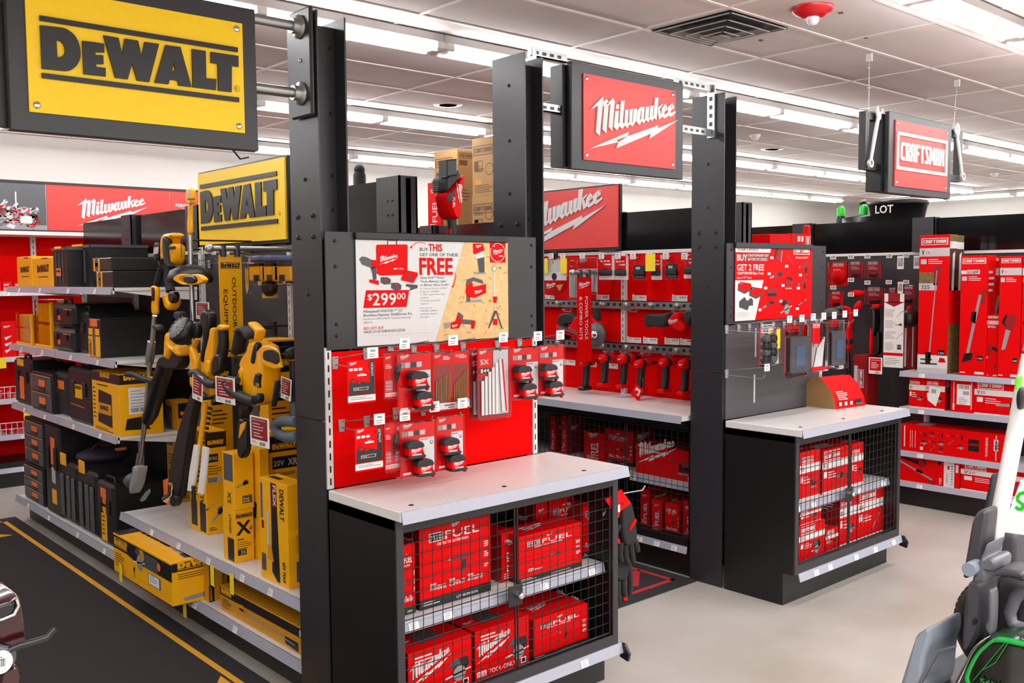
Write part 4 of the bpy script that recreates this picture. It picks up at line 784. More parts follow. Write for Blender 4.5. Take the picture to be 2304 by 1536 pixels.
def lying(F, L, R, T, W, Dp, H):     # string trimmer box lying down
    F.art('trim', W*.3, H*.5, W*.5, DRED, BLACK, 2, -1.2); F.art('blow', W*.36, H*.76, W*.3, DRED, BLACK, 2, -.6); F.rect(W*.66, H*.82, W*.72, H*.97, BLACK); F.rect(W*.76, 0, W*.92, H, WHITE); F.text('V20', W*.725, H*.05, W*.035, WHITE, H*.25, 3, .05, math.pi/2)
    for i in range(8): F.rect(W*.87, H*(.1+.1*i), W*.9, H*(.13+.1*i), PT, 2)
    F.text('THE POWER TO DO IT ALL', W*.82, H*.12, W*.018, PT, H*.4, 2, .02, math.pi/2); F.art('pack', W*.83, H*.75, W*.07, RED, BLACK, 3, 1.57); F.rect(W*.94, H*.6, W*.98, H*.9, WHITE); F.lines(W*.01, H*.5, W*.06, 6, H*.08, H*.02, WHITE)
ZS, ZB = .6005, .2155
# behind the cage of the near cabinet
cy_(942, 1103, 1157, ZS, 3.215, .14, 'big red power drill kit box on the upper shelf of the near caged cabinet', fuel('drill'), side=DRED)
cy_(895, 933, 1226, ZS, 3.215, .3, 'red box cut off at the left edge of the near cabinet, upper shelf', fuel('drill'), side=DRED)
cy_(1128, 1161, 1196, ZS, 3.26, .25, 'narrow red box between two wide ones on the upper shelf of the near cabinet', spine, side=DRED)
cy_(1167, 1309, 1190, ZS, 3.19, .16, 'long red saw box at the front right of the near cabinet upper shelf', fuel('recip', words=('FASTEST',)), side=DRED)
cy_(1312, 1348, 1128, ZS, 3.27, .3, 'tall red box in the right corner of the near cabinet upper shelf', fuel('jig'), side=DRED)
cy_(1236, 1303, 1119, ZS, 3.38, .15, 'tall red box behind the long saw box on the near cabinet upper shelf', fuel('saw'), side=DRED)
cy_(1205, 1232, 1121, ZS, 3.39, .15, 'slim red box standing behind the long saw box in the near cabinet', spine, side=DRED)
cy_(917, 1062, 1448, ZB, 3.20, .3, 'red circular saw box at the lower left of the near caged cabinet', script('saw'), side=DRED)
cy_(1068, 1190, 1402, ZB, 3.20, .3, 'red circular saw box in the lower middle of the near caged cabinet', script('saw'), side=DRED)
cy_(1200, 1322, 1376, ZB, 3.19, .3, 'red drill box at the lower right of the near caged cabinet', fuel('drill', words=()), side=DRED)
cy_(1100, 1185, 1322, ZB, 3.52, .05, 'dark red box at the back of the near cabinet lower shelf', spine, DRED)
# behind the cage of the far cabinet
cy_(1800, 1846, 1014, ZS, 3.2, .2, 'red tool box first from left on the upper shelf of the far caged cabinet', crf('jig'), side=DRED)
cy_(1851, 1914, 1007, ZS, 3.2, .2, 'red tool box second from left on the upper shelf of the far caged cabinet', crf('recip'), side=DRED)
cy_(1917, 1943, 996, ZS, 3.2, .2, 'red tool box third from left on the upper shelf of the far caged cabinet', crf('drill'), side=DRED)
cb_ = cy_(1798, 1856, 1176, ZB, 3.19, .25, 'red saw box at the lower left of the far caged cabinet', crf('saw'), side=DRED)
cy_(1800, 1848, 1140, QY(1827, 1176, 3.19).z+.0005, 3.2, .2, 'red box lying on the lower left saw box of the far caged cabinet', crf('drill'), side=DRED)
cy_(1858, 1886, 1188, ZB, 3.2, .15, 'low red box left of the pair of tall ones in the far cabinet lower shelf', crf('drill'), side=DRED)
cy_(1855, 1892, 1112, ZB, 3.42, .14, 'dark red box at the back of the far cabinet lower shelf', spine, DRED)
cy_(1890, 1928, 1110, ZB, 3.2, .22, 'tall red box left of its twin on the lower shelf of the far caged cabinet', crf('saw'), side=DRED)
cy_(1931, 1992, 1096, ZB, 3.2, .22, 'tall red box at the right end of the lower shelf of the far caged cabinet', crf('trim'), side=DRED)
# curved carton on the far counter
t = thing('display_carton', 'curved red carton with an open brown end on the far white counter', 'box', QZ(1880, 921, 1.083), -.12)
prof = [(0, 0), (.3, 0), (.295, .07), (.26, .15), (.2, .2), (.13, .205), (.06, .15), (.01, .06)]
MB().prism(prof, 0, .33, KRAFT, 0, lambda u, v, d: (d, u, v), msd=RED).build('sleeve', t)
b = MB(); f = Face(b, (.0, -.001, 0), (1, 0, 0), (0, .1, 1), (0, -1, .1), .002)
for i in range(3): f.disc(.05+.06*i, .035, .018, BLACK, 1, 8); f.rect(.035+.06*i, .02, .065+.06*i, .045, LGREY, 2)
f.art('pack', .25, .035, .09, BLACK, GPL); b.build('print', t)
f2 = MB(); f = Face(f2, (0, .0, .055), (1, 0, 0), (0, .5, .9), (0, -.9, .5), .004); f.lines(.03, .06, .12, 5, .014, .006, WHITE); f2.build('print', t)
# ================================================================ shelving runs
PEG = mat('dark_pegboard', '2b2629', .6, bump=.3, scale=250)
def run_frame(xs, ya, yb, lab, panel, ups, posts, kx, lowm=None):
    g = thing('shelving_run', lab, 'shelving', (0, 0, 0))
    MB().box(xs-.02, ya, .2, xs+.02, yb, 2.19, panel).build('back_panel', g)
    MB().box(kx, ya, 0, xs+.5, yb, .19, BSTEEL).build('kick_base', g)
    b = MB().box(xs-.03, ya, 2.17, xs+.03, yb, 2.195, WSHELF); b.build('top_rail', g)
    MB().box(xs-.015, ya, 2.195, xs+.015, yb, 2.49, BGLOSS).build('header_panel', g)
    for y in ups:
        b = MB().box(xs-.05, y-.02, .2, xs-.02, y+.02, 2.18, WSHELF); slots(b, fx(b, xs-.05), -y, 1.1, 2.15, .05); b.build('slotted_upright', g)
    for y in posts:
        b = MB().box(xs-.055, y-.0, 2.195, xs+.055, y+.008, 2.5, GSTEEL).box(xs-.055, y, 2.195, xs-.045, y+.2, 2.5, GSTEEL).box(xs+.045, y, 2.195, xs+.055, y+.2, 2.5, GSTEEL)
        for z in (2.38, 2.31):
            for d in (.06, .1): b.ell((xs-.055, y+d, z), .006, BLACK, 6, 4)
        b.build('header_post', g)
    return g
def shelf(X, ya, yb, z, dp, lab, tags=(), grp=None, par=None):
    s = thing('shelf', lab, 'shelf', (0, 0, 0), 0, grp)
    MB().box(X, ya, z-.022, X+dp, yb, z, WSHELF, .002).box(X, ya, z-.04, X+.012, yb, z, WSHELF).build('shelf_board', s)
    b = MB(); strip(b, 'x', ya+.003, yb-.003, X-.002, z+.004, tags); b.build('price_strip', s)
    for y in (ya+.01, yb-.01): MB().prism([(X+.02, z-.022), (X+dp, z-.022), (X+dp, z-.09), (X+dp*.6, z-.07)], y-.002, y+.002, WSHELF, 0, lambda u, v, d: (u, d, v)).build('bracket', s)
    return s
G1 = run_frame(2.79, 3.9, 8.69, 'left shelving run with black header panels carrying the yellow tools', PEG, (3.95, 5.03, 6.25, 7.47, 8.66), (3.9, 5.03, 6.25, 7.47), 2.255)
LX = 2.16
for k, (ya, yb) in enumerate(((7.47, 8.69), (6.25, 7.46))):
    nm = ('far', 'middle')[k]
    for z, wn, dp in ((.21, 'bottom', .6), (.99, 'third-level', .58), (1.48, 'second-level', .58), (1.95, 'top', .58)):
        shelf(LX, ya, yb, z, dp if z < .3 else .56, 'white ' + wn + ' shelf of the ' + nm + ' bay of black tool boxes', (ya+.3, ya+.85))
shelf(LX, 3.9, 6.24, .505, .57, 'wide white deck holding the upright yellow boxes next to the left steel post', (4.2, 4.5, 4.9, 5.3, 5.7))
shelf(LX, 3.9, 6.24, .21, .57, 'white bottom deck of the yellow boxes under the wide white deck', (4.6, 5.1))
G2 = run_frame(5.65, 3.9, 8.69, 'middle shelving run with a red back panel of power tools', REDP, (5.0, 6.22, 7.44, 8.66), (3.9, 5.05, 6.22, 7.44), 5.04)
G3 = run_frame(8.5, 1.2, 8.69, 'right shelving run with black header panels and shelves of red boxes', PEG, (3.92, 5.1, 6.3, 7.5), (1.5, 3.88, 5.1, 6.3, 7.5), 8.02)
for z, wn in ((.206, 'bottom'), (.47, 'fourth-level'), (.85, 'third-level'), (1.16, 'upper')): shelf(8.0, 1.3, 3.95, z, .47, 'white ' + wn + ' shelf of red boxes at the right edge', (3.75, 3.0, 2.65))
# caged base cabinet in the red aisle
c = thing('aisle_cabinet', 'long caged base cabinet under the red power tool wall, white top', 'cabinet')
yA, yB = 3.9, 8.69
MB().box(4.94, yA, 1.05, 5.62, yB, 1.083, WSHELF).build('counter_top', c)
b = MB(); strip(b, 'x', yA, yB, 4.936, 1.085); b.build('counter_edge_strip', c)
MB().box(5.04, yA, .19, 5.62, yA+.02, 1.05, BSTEEL).box(5.04, yB-.02, .19, 5.62, yB, 1.05, BSTEEL).box(5.04, yA, .98, 5.62, yB, 1.05, BSTEEL).box(5.6, yA, .19, 5.62, yB, 1.05, BSTEEL).box(5.04, yA, .19, 5.62, yB, .214, BSTEEL).box(5.0, yA, .2, 5.04, yB, .26, BSTEEL).build('carcass', c)
b = MB(); strip(b, 'x', yA, yB, 5.0, .21, (4.0, 4.15, 4.3, 4.5)); b.build('base_edge_strip', c)
b = MB().box(5.1, yA+.02, .58, 5.6, yB-.02, .6, WSHELF); strip(b, 'x', yA+.02, yB-.02, 5.1, .604, (4.45,)); b.build('inner_shelf', c)
for k, (ya, yb) in enumerate(((3.92, 4.47), (4.49, 5.03), (5.05, 5.63), (5.65, 6.2))):
    b = MB()
    for i in range(12): y = ya+(yb-ya)*i/11; b.tube([(5.05, y, .27), (5.05, y, .97)], .0022 if 0 < i < 11 else .006, BSTEEL, 4)
    for i in range(14): z = .27+.7*i/13; b.tube([(5.052, ya, z), (5.052, yb, z)], .0022 if 0 < i < 13 else .006, BSTEEL, 4)
    d_ = b.build('cage_door', c)
    if k == 0: MB().box(5.035, 4.44, .56, 5.045, 4.52, .66, BSTEEL).lathe([(.016, 0), (.016, .02), (0, .028)], (5.04, 4.46, .61), (-1, 0, 0), CHROME, 14).build('lock', d_)
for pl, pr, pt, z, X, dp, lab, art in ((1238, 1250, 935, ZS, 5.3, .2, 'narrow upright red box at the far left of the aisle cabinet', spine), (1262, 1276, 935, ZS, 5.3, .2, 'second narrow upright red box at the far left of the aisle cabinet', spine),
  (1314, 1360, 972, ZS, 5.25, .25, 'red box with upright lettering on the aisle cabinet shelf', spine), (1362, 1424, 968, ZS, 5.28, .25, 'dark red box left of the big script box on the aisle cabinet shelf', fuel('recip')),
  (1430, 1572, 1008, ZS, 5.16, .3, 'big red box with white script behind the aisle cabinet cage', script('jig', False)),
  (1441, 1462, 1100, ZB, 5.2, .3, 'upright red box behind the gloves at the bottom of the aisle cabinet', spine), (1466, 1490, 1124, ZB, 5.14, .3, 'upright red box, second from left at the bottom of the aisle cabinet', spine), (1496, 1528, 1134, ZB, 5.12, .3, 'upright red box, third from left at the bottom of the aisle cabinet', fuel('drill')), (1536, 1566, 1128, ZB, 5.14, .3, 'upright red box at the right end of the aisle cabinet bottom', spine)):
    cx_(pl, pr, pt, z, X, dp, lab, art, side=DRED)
# ================================================================ right-hand shelves of red boxes
XF = 8.03
Z1, Z2, Z3, Z4 = 1.161, .851, .471, .207
cx_(2070, 2138, 528, Z1, XF, .14, 'tallest red pole saw box with a woodland picture on its side', crf('pole', None, True, True, True), side=None)
cx_(2087, 2153, 530, Z1, XF+.15, .14, 'second tall pole saw box directly behind the tallest red one', crf('pole', None, True, True, True))
cx_(2163, 2223, 574, Z1, XF, .16, 'red string trimmer box marked 6.5 amp on the upper right shelf', crf('trim', '6.5 AMP', True))
cx_(2222, 2249, 578, Z1, XF+.2, .14, 'red box set back between the trimmer and hedge trimmer boxes', crf('trim', None, True), side=DRED)
cx_(2222, 2248, 708, Z1, XF+.02, .12, 'short red box between the trimmer and hedge trimmer boxes', crf('drill', None, True))
cx_(2251, 2300, 576, Z1, XF-.02, .15, 'red hedge trimmer box printed upside down at the right edge', crf('chain', None, True))
cx_(2302, 2345, 576, Z1, XF-.02, .15, 'red box cut by the right edge of the picture on the upper shelf', crf('chain', None, True))
cx_(2033, 2062, 733, Z1, XF+.2, .1, 'dark red slim box left of the tallest red box', lambda F, L, R, T, W, Dp, H: (F.rect(W*.1, H*.05, W*.25, H*.95, WHITE), F.rect(W*.7, H*.05, W*.78, H*.98, WHITE), F.art('pole', W*.5, H*.5, H*.3, BLACK, GPL, 2, 1.5)), DRED)
cx_(2046, 2083, 846, Z2, XF, .2, 'red box at the left end of the third-level shelf', crf('saw'))
bx = cx_(2084, 2127, 848, Z2, XF, .2, 'red box with a crooked paper label on the third-level shelf', lambda F, L, R, T, W, Dp, H: (crf('saw')(F, L, R, T, W, Dp, H), F.poly([(W*.1, H*.28), (W*.55, H*.1), (W*.82, H*.66), (W*.2, H*.72)], TAGW, 5), F.bars(W*.3, H*.5, W*.25, H*.12, PT, 6)), side=DRED)
cx_(2139, 2192, 856, Z2, XF, .2, 'red box end with a large white label on the third-level shelf', lambda F, L, R, T, W, Dp, H: (F.line(W*.15, H*.05, W*.15, H*.95, W*.03, WHITE), F.line(W*.9, H*.1, W*.9, H*.95, W*.03, WHITE), F.rect(W*.28, H*.24, W*.86, H*.88, TAGW), F.bars(W*.36, H*.74, W*.45, H*.12, PT, 2), F.bars(W*.55, H*.55, W*.25, H*.12, PT, 2), F.lines(W*.36, H*.45, W*.4, 4, H*.06, H*.02, GREYP, 2), F.text('V20', W*.2, H*.06, W*.1, WHITE, H*.2, 2, .03, math.pi/2)))
cx_(2193, 2320, 858, Z2, XF, .2, 'long red chainsaw box on the third-level shelf at the right edge', crf('chain'))
cx_(2027, 2261, 966, Z3, XF, .25, 'long red box printed with rows of small tools on the fourth-level shelf', lady)
cx_(2017, 2160, 1031, Z4, XF, .2, 'long red trimmer box lying on the bottom right shelf', lying)
cx_(2162, 2330, 1048, Z4, XF, .2, 'red pruner box on the bottom right shelf beside the white pole', crf('recip'))
# ================================================================ shapes drawn at their own distance
def trace(par, name, m, pts, X, d0, d1, b_=.006, ax='x', mb=None, msd=None, **k):
    f = QX if ax == 'x' else QY
    P = [f(px, py, X) for px, py in pts]
    P = [((-q.y if ax == 'x' else q.x), q.z) for q in P]
    t_ = d1-d0
    if t_ > .015:      # the outline belongs to front and flank together: keep the flank inside it
        us = [p[0] for p in P]; lo, hi = min(us), max(us); wd = hi-lo
        sh = t_*abs((lo+hi)/2/X)
        if sh > .5*wd: t_ *= .5*wd/sh; d1 = d0+t_; sh = .5*wd
        left = (lo+hi) < 0; ref = lo if left else hi; f_ = 1-sh/wd
        P = [(ref+(p[0]-ref)*f_, p[1]) for p in P]
    fr = (lambda u, v, d: (X+d, -u, v)) if ax == 'x' else (lambda u, v, d: (u, X+d, v))
    b = mb or MB(); b.prism(P, d0, d1, m, b_, fr, msd, b_ > .001 and len(P) > 4)
    return b if mb else b.build(name, par, **k)
def ptube(par, name, m, pts, r, X, ax='x', n=8, mb=None, **k):
    """pts: (px, py[, offset]) on the plane"""
    Q = []
    for p in pts:
        q = (QX if ax == 'x' else QY)(p[0], p[1], X+(p[2] if len(p) > 2 else 0)); Q.append(q)
    b = mb or MB(); b.tube(Q, r, m, n)
    return b if mb else b.build(name, par, **k)
def at(px, py, X, ax='x', d=0): return (QX if ax == 'x' else QY)(px, py, X+d)
def blade_sign(lab, Y, box, ground, ink, words, logo, pipe):
    """flag sign hung from a pipe that sticks out of the shelving"""
    t = thing('flag_sign', lab, 'sign'); a = QY(box[0], box[1], Y); c = QY(box[2], box[3], Y)
    b = MB().box(a.x, Y, c.z, c.x, Y+.006, a.z, ground); W, H = c.x-a.x, a.z-c.z; F = Face(b, (a.x, Y, c.z), (1, 0, 0), (0, 0, 1), (0, -1, 0))
    logo(F, W, H)
    for t_, u, h, v, L in words: F.text(t_, W*u, H*v, W*h, ink, H*L, 2, .02, -math.pi/2)
    b.build('board', t)
    if pipe:
        b = MB().tube([(a.x-.05, Y+.004, a.z+.035), (pipe, Y+.004, a.z+.035)], .016, STEEL, 12).ell((a.x-.05, Y+.004, a.z+.035), .025, STEEL, 12, 8); b.build('pipe', t)
        for u in (a.x+W*.2, a.x+W*.82): MB().tube([(u, Y+.004, a.z-.01), (u, Y+.004, a.z+.055)], .019, GSTEEL, 10).build('hanger_clip', t)
    return t
YB = QX(495, 567, 2.3).y
blade_sign('narrow yellow flag sign with vertical black lettering hanging from a pipe', YB, (492, 573, 549, 800), YEL, BLACK, (('OUTDOOR POWER', .55, .17, .78, .86), ('EQUIPMENT', .17, .17, .66, .58)), lambda F, W, H: F.dewalt(W*.07, H*.865, W*.86, BLACK, 2, hs=1.1), 2.73)
YR = QX(1300, 622, 5.2).y
blade_sign('narrow red flag sign with vertical white lettering in the red tool aisle', YR, (1299, 623, 1331, 813), RED, WHITE, (('POWER TOOLS', .54, .2, .77, .5), ('& COMBO KITS', .14, .2, .77, .5)), lambda F, W, H: F.milw(W*.06, H*.86, W*.86, WHITE, 2), 5.62)
# signs on the shelving runs
def run_sign(lab, X, x0, x1, zb, zt, panel, art):
    t = thing('aisle_sign', lab, 'sign'); a = QX(x0, 450, X).y; c = QX(x1, 450, X).y
    MB().box(X+.012, c-.014, zb-.02, X+.04, a+.014, zt+.014, BSTEEL, .003).build('frame', t)
    MB().box(X, c, zb, X+.012, a, zt, panel).build('face_panel', t); b = MB(); F = Face(b, (X, a, zb), (0, -1, 0), (0, 0, 1), (-1, 0, 0)); art(F, a-c, zt-zb); b.build('raised_lettering', t)
run_sign('yellow sign with raised black lettering standing on the left shelving run', 2.7, 446, 641, 2.225, 2.69, YSIGN, lambda F, W, H: (F.dewalt(W*.04, H*.2, W*.89, BSTEEL, 0, h3=.008, hs=1.15*H/W/.44), F.disc(W*.945, H*.32, .012, BSTEEL, 1), F.disc(W*.945, H*.32, .01, YSIGN, 2), F.text('R', W*.938, H*.305, .013, BSTEEL, k=3)))
run_sign('red sign with raised white script lettering on the red tool shelving run', 5.58, 1137, 1390, 2.225, 2.70, REDS, lambda F, W, H: (F.milw(W-1.16, .025, 1.04, WHITE, 0, h3=.008, hs=.96), F.disc(W*.86, H*.93, .013, WHITE, 1), F.disc(W*.86, H*.93, .011, REDS, 2), F.text('R', W*.855, H*.92, .014, WHITE, k=3)))
# ================================================================ red tool wall
XW = 5.627
t = thing('slotted_bar', 'upper slotted metal bar on the red tool wall', 'bar'); XB = 5.56
def slotbar(lab, z, y0, y1):
    t = thing('slotted_bar', lab, 'bar'); b = MB().box(XB, y0, z-.032, XB+.008, y1, z+.032, STEEL).box(XB, y0, z+.026, 5.625, y1, z+.032, STEEL); y = y0+.05; i = 0; F = fx(b, XB)
    while y < y1:
        if i % 4 == 3: b.lathe([(.022, 0), (.018, .02), (0, .022)], (XB, y, z), (-1, 0, 0), STEEL, 12)
        else: F.rect(-y-.014, z-.011, -y+.014, z+.011, BLACK)
        y += .062; i += 1
    b.build('bar', t)
D.objects.remove(t)
zb1 = QX(1400, 685, XB).z; zb2 = QX(1450, 783, XB).z
slotbar('upper slotted metal bar across the red tool wall', zb1, 3.95, 6.2); slotbar('lower slotted metal bar across the red tool wall', zb2, 3.95, 6.2)
def wcard(px, X, lab, kind, grp=None, name='carded_battery', cat='battery'):
    a = QX(px[0], px[1], X); c = QX(px[2], px[3], X); W, H = a.y-c.y, a.z-c.z
    b = MB().box(-W/2, 0, 0, W/2, .003, H, RED); F = Face(b, (-W/2, 0, 0), (1, 0, 0), (0, 0, 1), (0, -1, 0))
    F.milw(W*.08, H*.86, W*.3, WHITE)
    if kind == 'bat':
        F.rect(0, H*.0, W, H*.16, WHITE); F.rect(W*.82, H*.16, W, H, LGREY); F.poly([(W*.06, H*.2), (W*.8, H*.2), (W*.8, H*.42), (W*.3, H*.48), (W*.06, H*.4)], BLACK, 2); F.rect(W*.25, H*.26, W*.65, H*.33, LGREY, 3); F.rect(W*.3, H*.6, W*.75, H*.66, WHITE)
        for i in range(3): F.rect(W*(.08+.22*i), H*.74, W*(.24+.22*i), H*.8, WHITE)
    elif kind == 'batkit': F.rect(W*.05, H*.05, W*.85, H*.62, BLACK); F.rect(W*.15, H*.1, W*.75, H*.25, BLUEP, 2); F.rect(W*.2, H*.45, W*.5, H*.55, LGREY, 2); F.lines(W*.2, H*.2, W*.4, 1, .1, H*.05, WHITE, 3)
    o = b.build(name, label=lab, cat=cat, group=grp, loc=(X, (a.y+c.y)/2, c.z), rz=-math.pi/2)
    if kind in ('bat', 'batkit'): bb = MB().box(-W*.42, -.03, H*.2, W*.36, 0, H*.42, BPL, .008); bb.build('battery', o)
    return o
XC = 5.42
for px, lab, kd in (((1348, 575, 1383, 629), 'red battery card right of the saw blade packs on the red tool wall', 'bat'), ((1384, 576, 1414, 629), 'red battery card in front of the white slotted upright', 'bat'), ((1424, 576, 1457, 630), 'red card with a dark battery kit, left of the yellow tag', 'batkit'), ((1466, 574, 1490, 629), 'red battery card right of the yellow tag on the red tool wall', 'bat'), ((1497, 572, 1530, 629), 'red battery card next to last on the right of the red tool wall', 'batkit'), ((1539, 570, 1575, 626), 'red battery card at the right end of the red tool wall', 'bat')): wcard(px, XC, lab, kd)
for i, px in enumerate((1240, 1266, 1310, 1353, 1390, 1424, 1462, 1498, 1540)):
    q = QX(px, 568, XW-.007); hook(XW-.007, q.y, q.z, .26, 'x', 'hooks in the top row of the red tool wall', ax='x') if 0 else None
    h = hook(0, 0, 0, .24, 'wire peg hook in the top row of the red tool wall, ' + NTH(i, 9), 'hooks on the red tool wall', ax='x'); q = QX(px, 575, 5.385); h.location = (XW, q.y, q.z-.055)
a = QX(1463, 588, 5.36); MB().box(5.36, a.y-.045, a.z-.07, 5.363, a.y+.045, a.z+.055, TAGY).build('price_tag', label='yellow price tag between two battery cards on the red tool wall', cat='price tag')
for px, lab in ((1225, 'yellow price tag left of the round saw blade'), (1268, 'yellow price tag right of the round saw blade')): a = QX(px, 598, 5.38); MB().box(5.38, a.y-.035, a.z-.06, 5.383, a.y+.035, a.z+.06, TAGY).build('price_tag', label=lab, cat='price tag')
p = thing('saw_blade_pack', 'round saw blade on a red and white disc card on the red tool wall', 'saw blade', at(1250, 622, 5.42))
MB().lathe([(.0, 0), (.15, 0), (.155, .004), (.155, .012), (0, .013)], (0, 0, 0), (-1, 0, 0), RED, 40).build('disc_card', p)
b = MB(); F = Face(b, (-.0135, 0, 0), (0, -1, 0), (0, 0, 1), (-1, 0, 0)); F.poly([(.15*math.cos(i*.157), .15*math.sin(i*.157)) for i in range(21)], LGREY, 1); F.rect(-.14, -.03, .14, .035, WHITE, 2); F.milw(-.1, -.1, .12, WHITE, 2); F.disc(0, 0, .03, BLACK, 3); F.poly([(.02, -.07), (.1, -.06), (.06, -.12)], KRAFT, 2); b.build('print', p)
MB().box(-.02, -.03, .14, 0, .03, .2, BPL).build('hang_tab', p)
for px, lab in (((1281, 588, 1298, 675), 'clear pack of saw blades left of the red flag sign'), ((1300, 580, 1344, 662), 'clear pack of saw blades half behind the red flag sign')):
    a = QX(px[0], px[1], 5.4); c = QX(px[2], px[3], 5.4); W, H = a.y-c.y, a.z-c.z; p = thing('blade_pack', lab, 'blister pack', (5.4, a.y, c.z), -math.pi/2)
    b = MB().box(0, 0, 0, W, .003, H, LGREY); F = Face(b, (0, 0, 0), (1, 0, 0), (0, 0, 1), (0, -1, 0)); F.rect(0, H*.7, W, H, RED); F.rect(0, 0, W, H*.06, RED); F.milw(W*.1, H*.85, W*.4, WHITE); b.build('card', p); b = MB()
    for i in range(4): b.box(W*(.12+.2*i), -.008, H*.08, W*(.24+.2*i), -.005, H*.66, WHITE)
    b.build('blades', p); shell(p, -.003, W+.003, -.02, -.001, -.002, H+.002)
def info(px0, py0, px1, py1, X, lab, grp):
    a = QX(px0, py0, X); c = QX(px1, py1, X); b = MB().box(X, c.y, c.z, X+.003, a.y, a.z, TAGW); F = Face(b, (X, a.y, c.z), (0, -1, 0), (0, 0, 1), (-1, 0, 0)); W, H = a.y-c.y, a.z-c.z
    F.bars(W*.5, H*.55, W*.45, H*.3, PT, 1, 9); F.lines(W*.05, H*.8, W*.35, 4, H*.17, H*.06, GREYP, 1, int(px0)); F.poly([(W*.02, H), (W*.12, H), (W*.12, H*1.15), (W*.02, H*1.15)], TAGW, 1)
    b.build('price_card', label=lab, cat='price card', group=grp)
C1 = ((1226, 664, 1247, 677), (1342, 663, 1370, 679), (1423, 664, 1454, 680), (1512, 664, 1546, 680)); C2 = ((1411, 758, 1442, 772), (1447, 759, 1479, 774), (1495, 760, 1528, 776), (1530, 762, 1562, 777)); C3 = ((1266, 808, 1294, 822), (1314, 812, 1342, 826), (1361, 816, 1390, 830))
for row, rn in ((C1, 'standing on the upper slotted bar'), (C2, 'standing on the lower slotted bar'), (C3, 'hanging among the drills under the lower slotted bar')):
    for i, q in enumerate(row): info(*q, 5.57 if row is not C3 else 5.5, 'white price card ' + rn + ', ' + NTH(i, 4), 'price cards of the red tool wall')
b = MB(); F = Art(b, XW+.0025, 0, 0, 1, 'x')
for px, py in ((1264, 697), (1412, 698), (1510, 700), (1357, 792), (1394, 792), (1440, 796), (1489, 798)): F.rr(px, py-4, px+8, py+1, WHITE); F.tt('FUEL', px+9, py, 5, 18, WHITE, .03); F.rr(px+4, py+2, px+22, py+4, WHITE)
b.build('wall_lettering', label='small white lettering stuck on the red tool wall beside the bars', cat='lettering')
# power tools on the wall
s = thing('circular_saw', 'red and black circular saw hanging behind the red flag sign', 'saw', at(1300, 790, 5.5)); loc = -s.location
TK = dict(loc=loc)
trace(s, 'handle', BRUB, [(1262, 706), (1290, 703), (1308, 715), (1300, 730), (1275, 728), (1262, 742), (1252, 735), (1253, 715)], 5.42, 0, .06, .012, **TK)
trace(s, 'motor_body', RED, [(1249, 725), (1262, 742), (1290, 735), (1300, 710), (1345, 712), (1364, 728), (1360, 740), (1335, 745), (1310, 760), (1270, 752), (1250, 748)], 5.4, 0, .1, .015, **TK)
trace(s, 'front_handle', BRUB, [(1332, 696), (1345, 692), (1355, 715), (1352, 725), (1334, 722)], 5.42, 0, .06, .01, **TK)
b = MB(); c_ = at(1345, 752, 5.42); b.lathe([(.0, 0), (.088, 0), (.09, .01), (.09, .03), (0, .032)], c_, (-1, 0, 0), GPL, 28); b.lathe([(.03, .03), (.03, .045), (0, .046)], c_, (-1, 0, 0), CHROME, 14); b.build('blade_guard', s, loc=loc)
trace(s, 'shoe', ALU, [(1258, 733), (1365, 764), (1364, 768), (1256, 738)], 5.36, 0, .16, 0, **TK)
trace(s, 'battery', BPL, [(1252, 748), (1285, 752), (1287, 765), (1258, 768), (1250, 760)], 5.4, 0, .09, .01, **TK)
s = thing('reciprocating_saw', 'red and black reciprocating saw on the lower bar of the red wall', 'saw', at(1510, 750, 5.5)); TK = dict(loc=-s.location)
trace(s, 'boot', BRUB, [(1448, 712), (1452, 706), (1462, 708), (1500, 706), (1520, 702), (1512, 735), (1490, 738), (1465, 733), (1456, 737), (1448, 733)], 5.42, 0, .08, .018, **TK)
trace(s, 'housing', RED, [(1500, 720), (1520, 705), (1536, 700), (1538, 720), (1560, 738), (1553, 748), (1532, 745), (1515, 735), (1502, 730)], 5.41, 0, .09, .012, **TK)
trace(s, 'grip', BRUB, [(1536, 698), (1580, 696), (1582, 712), (1560, 716), (1555, 735), (1538, 722)], 5.42, 0, .07, .012, **TK)
b = MB(); F = fx(b, 5.409); q = at(1503, 729, 5.409); F.milw(-q.y, q.z, .09, WHITE, 1); b.build('print', s, **TK)
def drill(px, py, lab, v=0, h=.19):
    """tool parked nose-in on the bar: back end towards the aisle, grip hanging down"""
    q = at(px, py, 5.38); t = thing('impact_driver' if v % 2 else 'drill_driver', lab, 'drill', q, -math.pi/2)
    r = .034 if v != 2 else .04
    MB().lathe([(r*.5, -.015), (r*.9, -.006), (r, .02), (r, .1), (r*.8, .12), (r*.5, .15)], (0, 0, 0), (0, 1, 0), RED, 18).build('motor_body', t)
    MB().lathe([(r*1.03, .03), (r*1.06, .04), (r*1.06, .06), (r*1.03, .07)], (0, 0, 0), (0, 1, 0), BRUB, 18).lathe([(r*.5, .15), (r*.35, .2), (.006, .23)], (0, 0, 0), (0, 1, 0), BPL, 12).build('collar', t)
    b = MB(); b.prism([(.015, -.02), (.075, -.02), (.07, -h*.5), (.06, -h), (.0, -h), (.015, -h*.5)], -.019, .019, BRUB, .008, lambda u, w_, d: (d, u, w_)); b.build('grip', t)
    MB().box(-.03, -.03, -h-.03, .03, .08, -h, RED if v != 1 else BPL, .008).build('battery_foot', t)
    b = MB(); F = Face(b, (0, -.0155, 0), (1, 0, 0), (0, 0, 1), (0, -1, 0)); F.milw(-r*.42, -.008, r*.9, WHITE, 1); b.build('print', t)
    if v == 3: MB().tube([(.04, .02, -.1), (.06, .0, -.16), (.055, -.02, -.22)], .008, BRUB, 6).build('belt_strap', t)
    return t
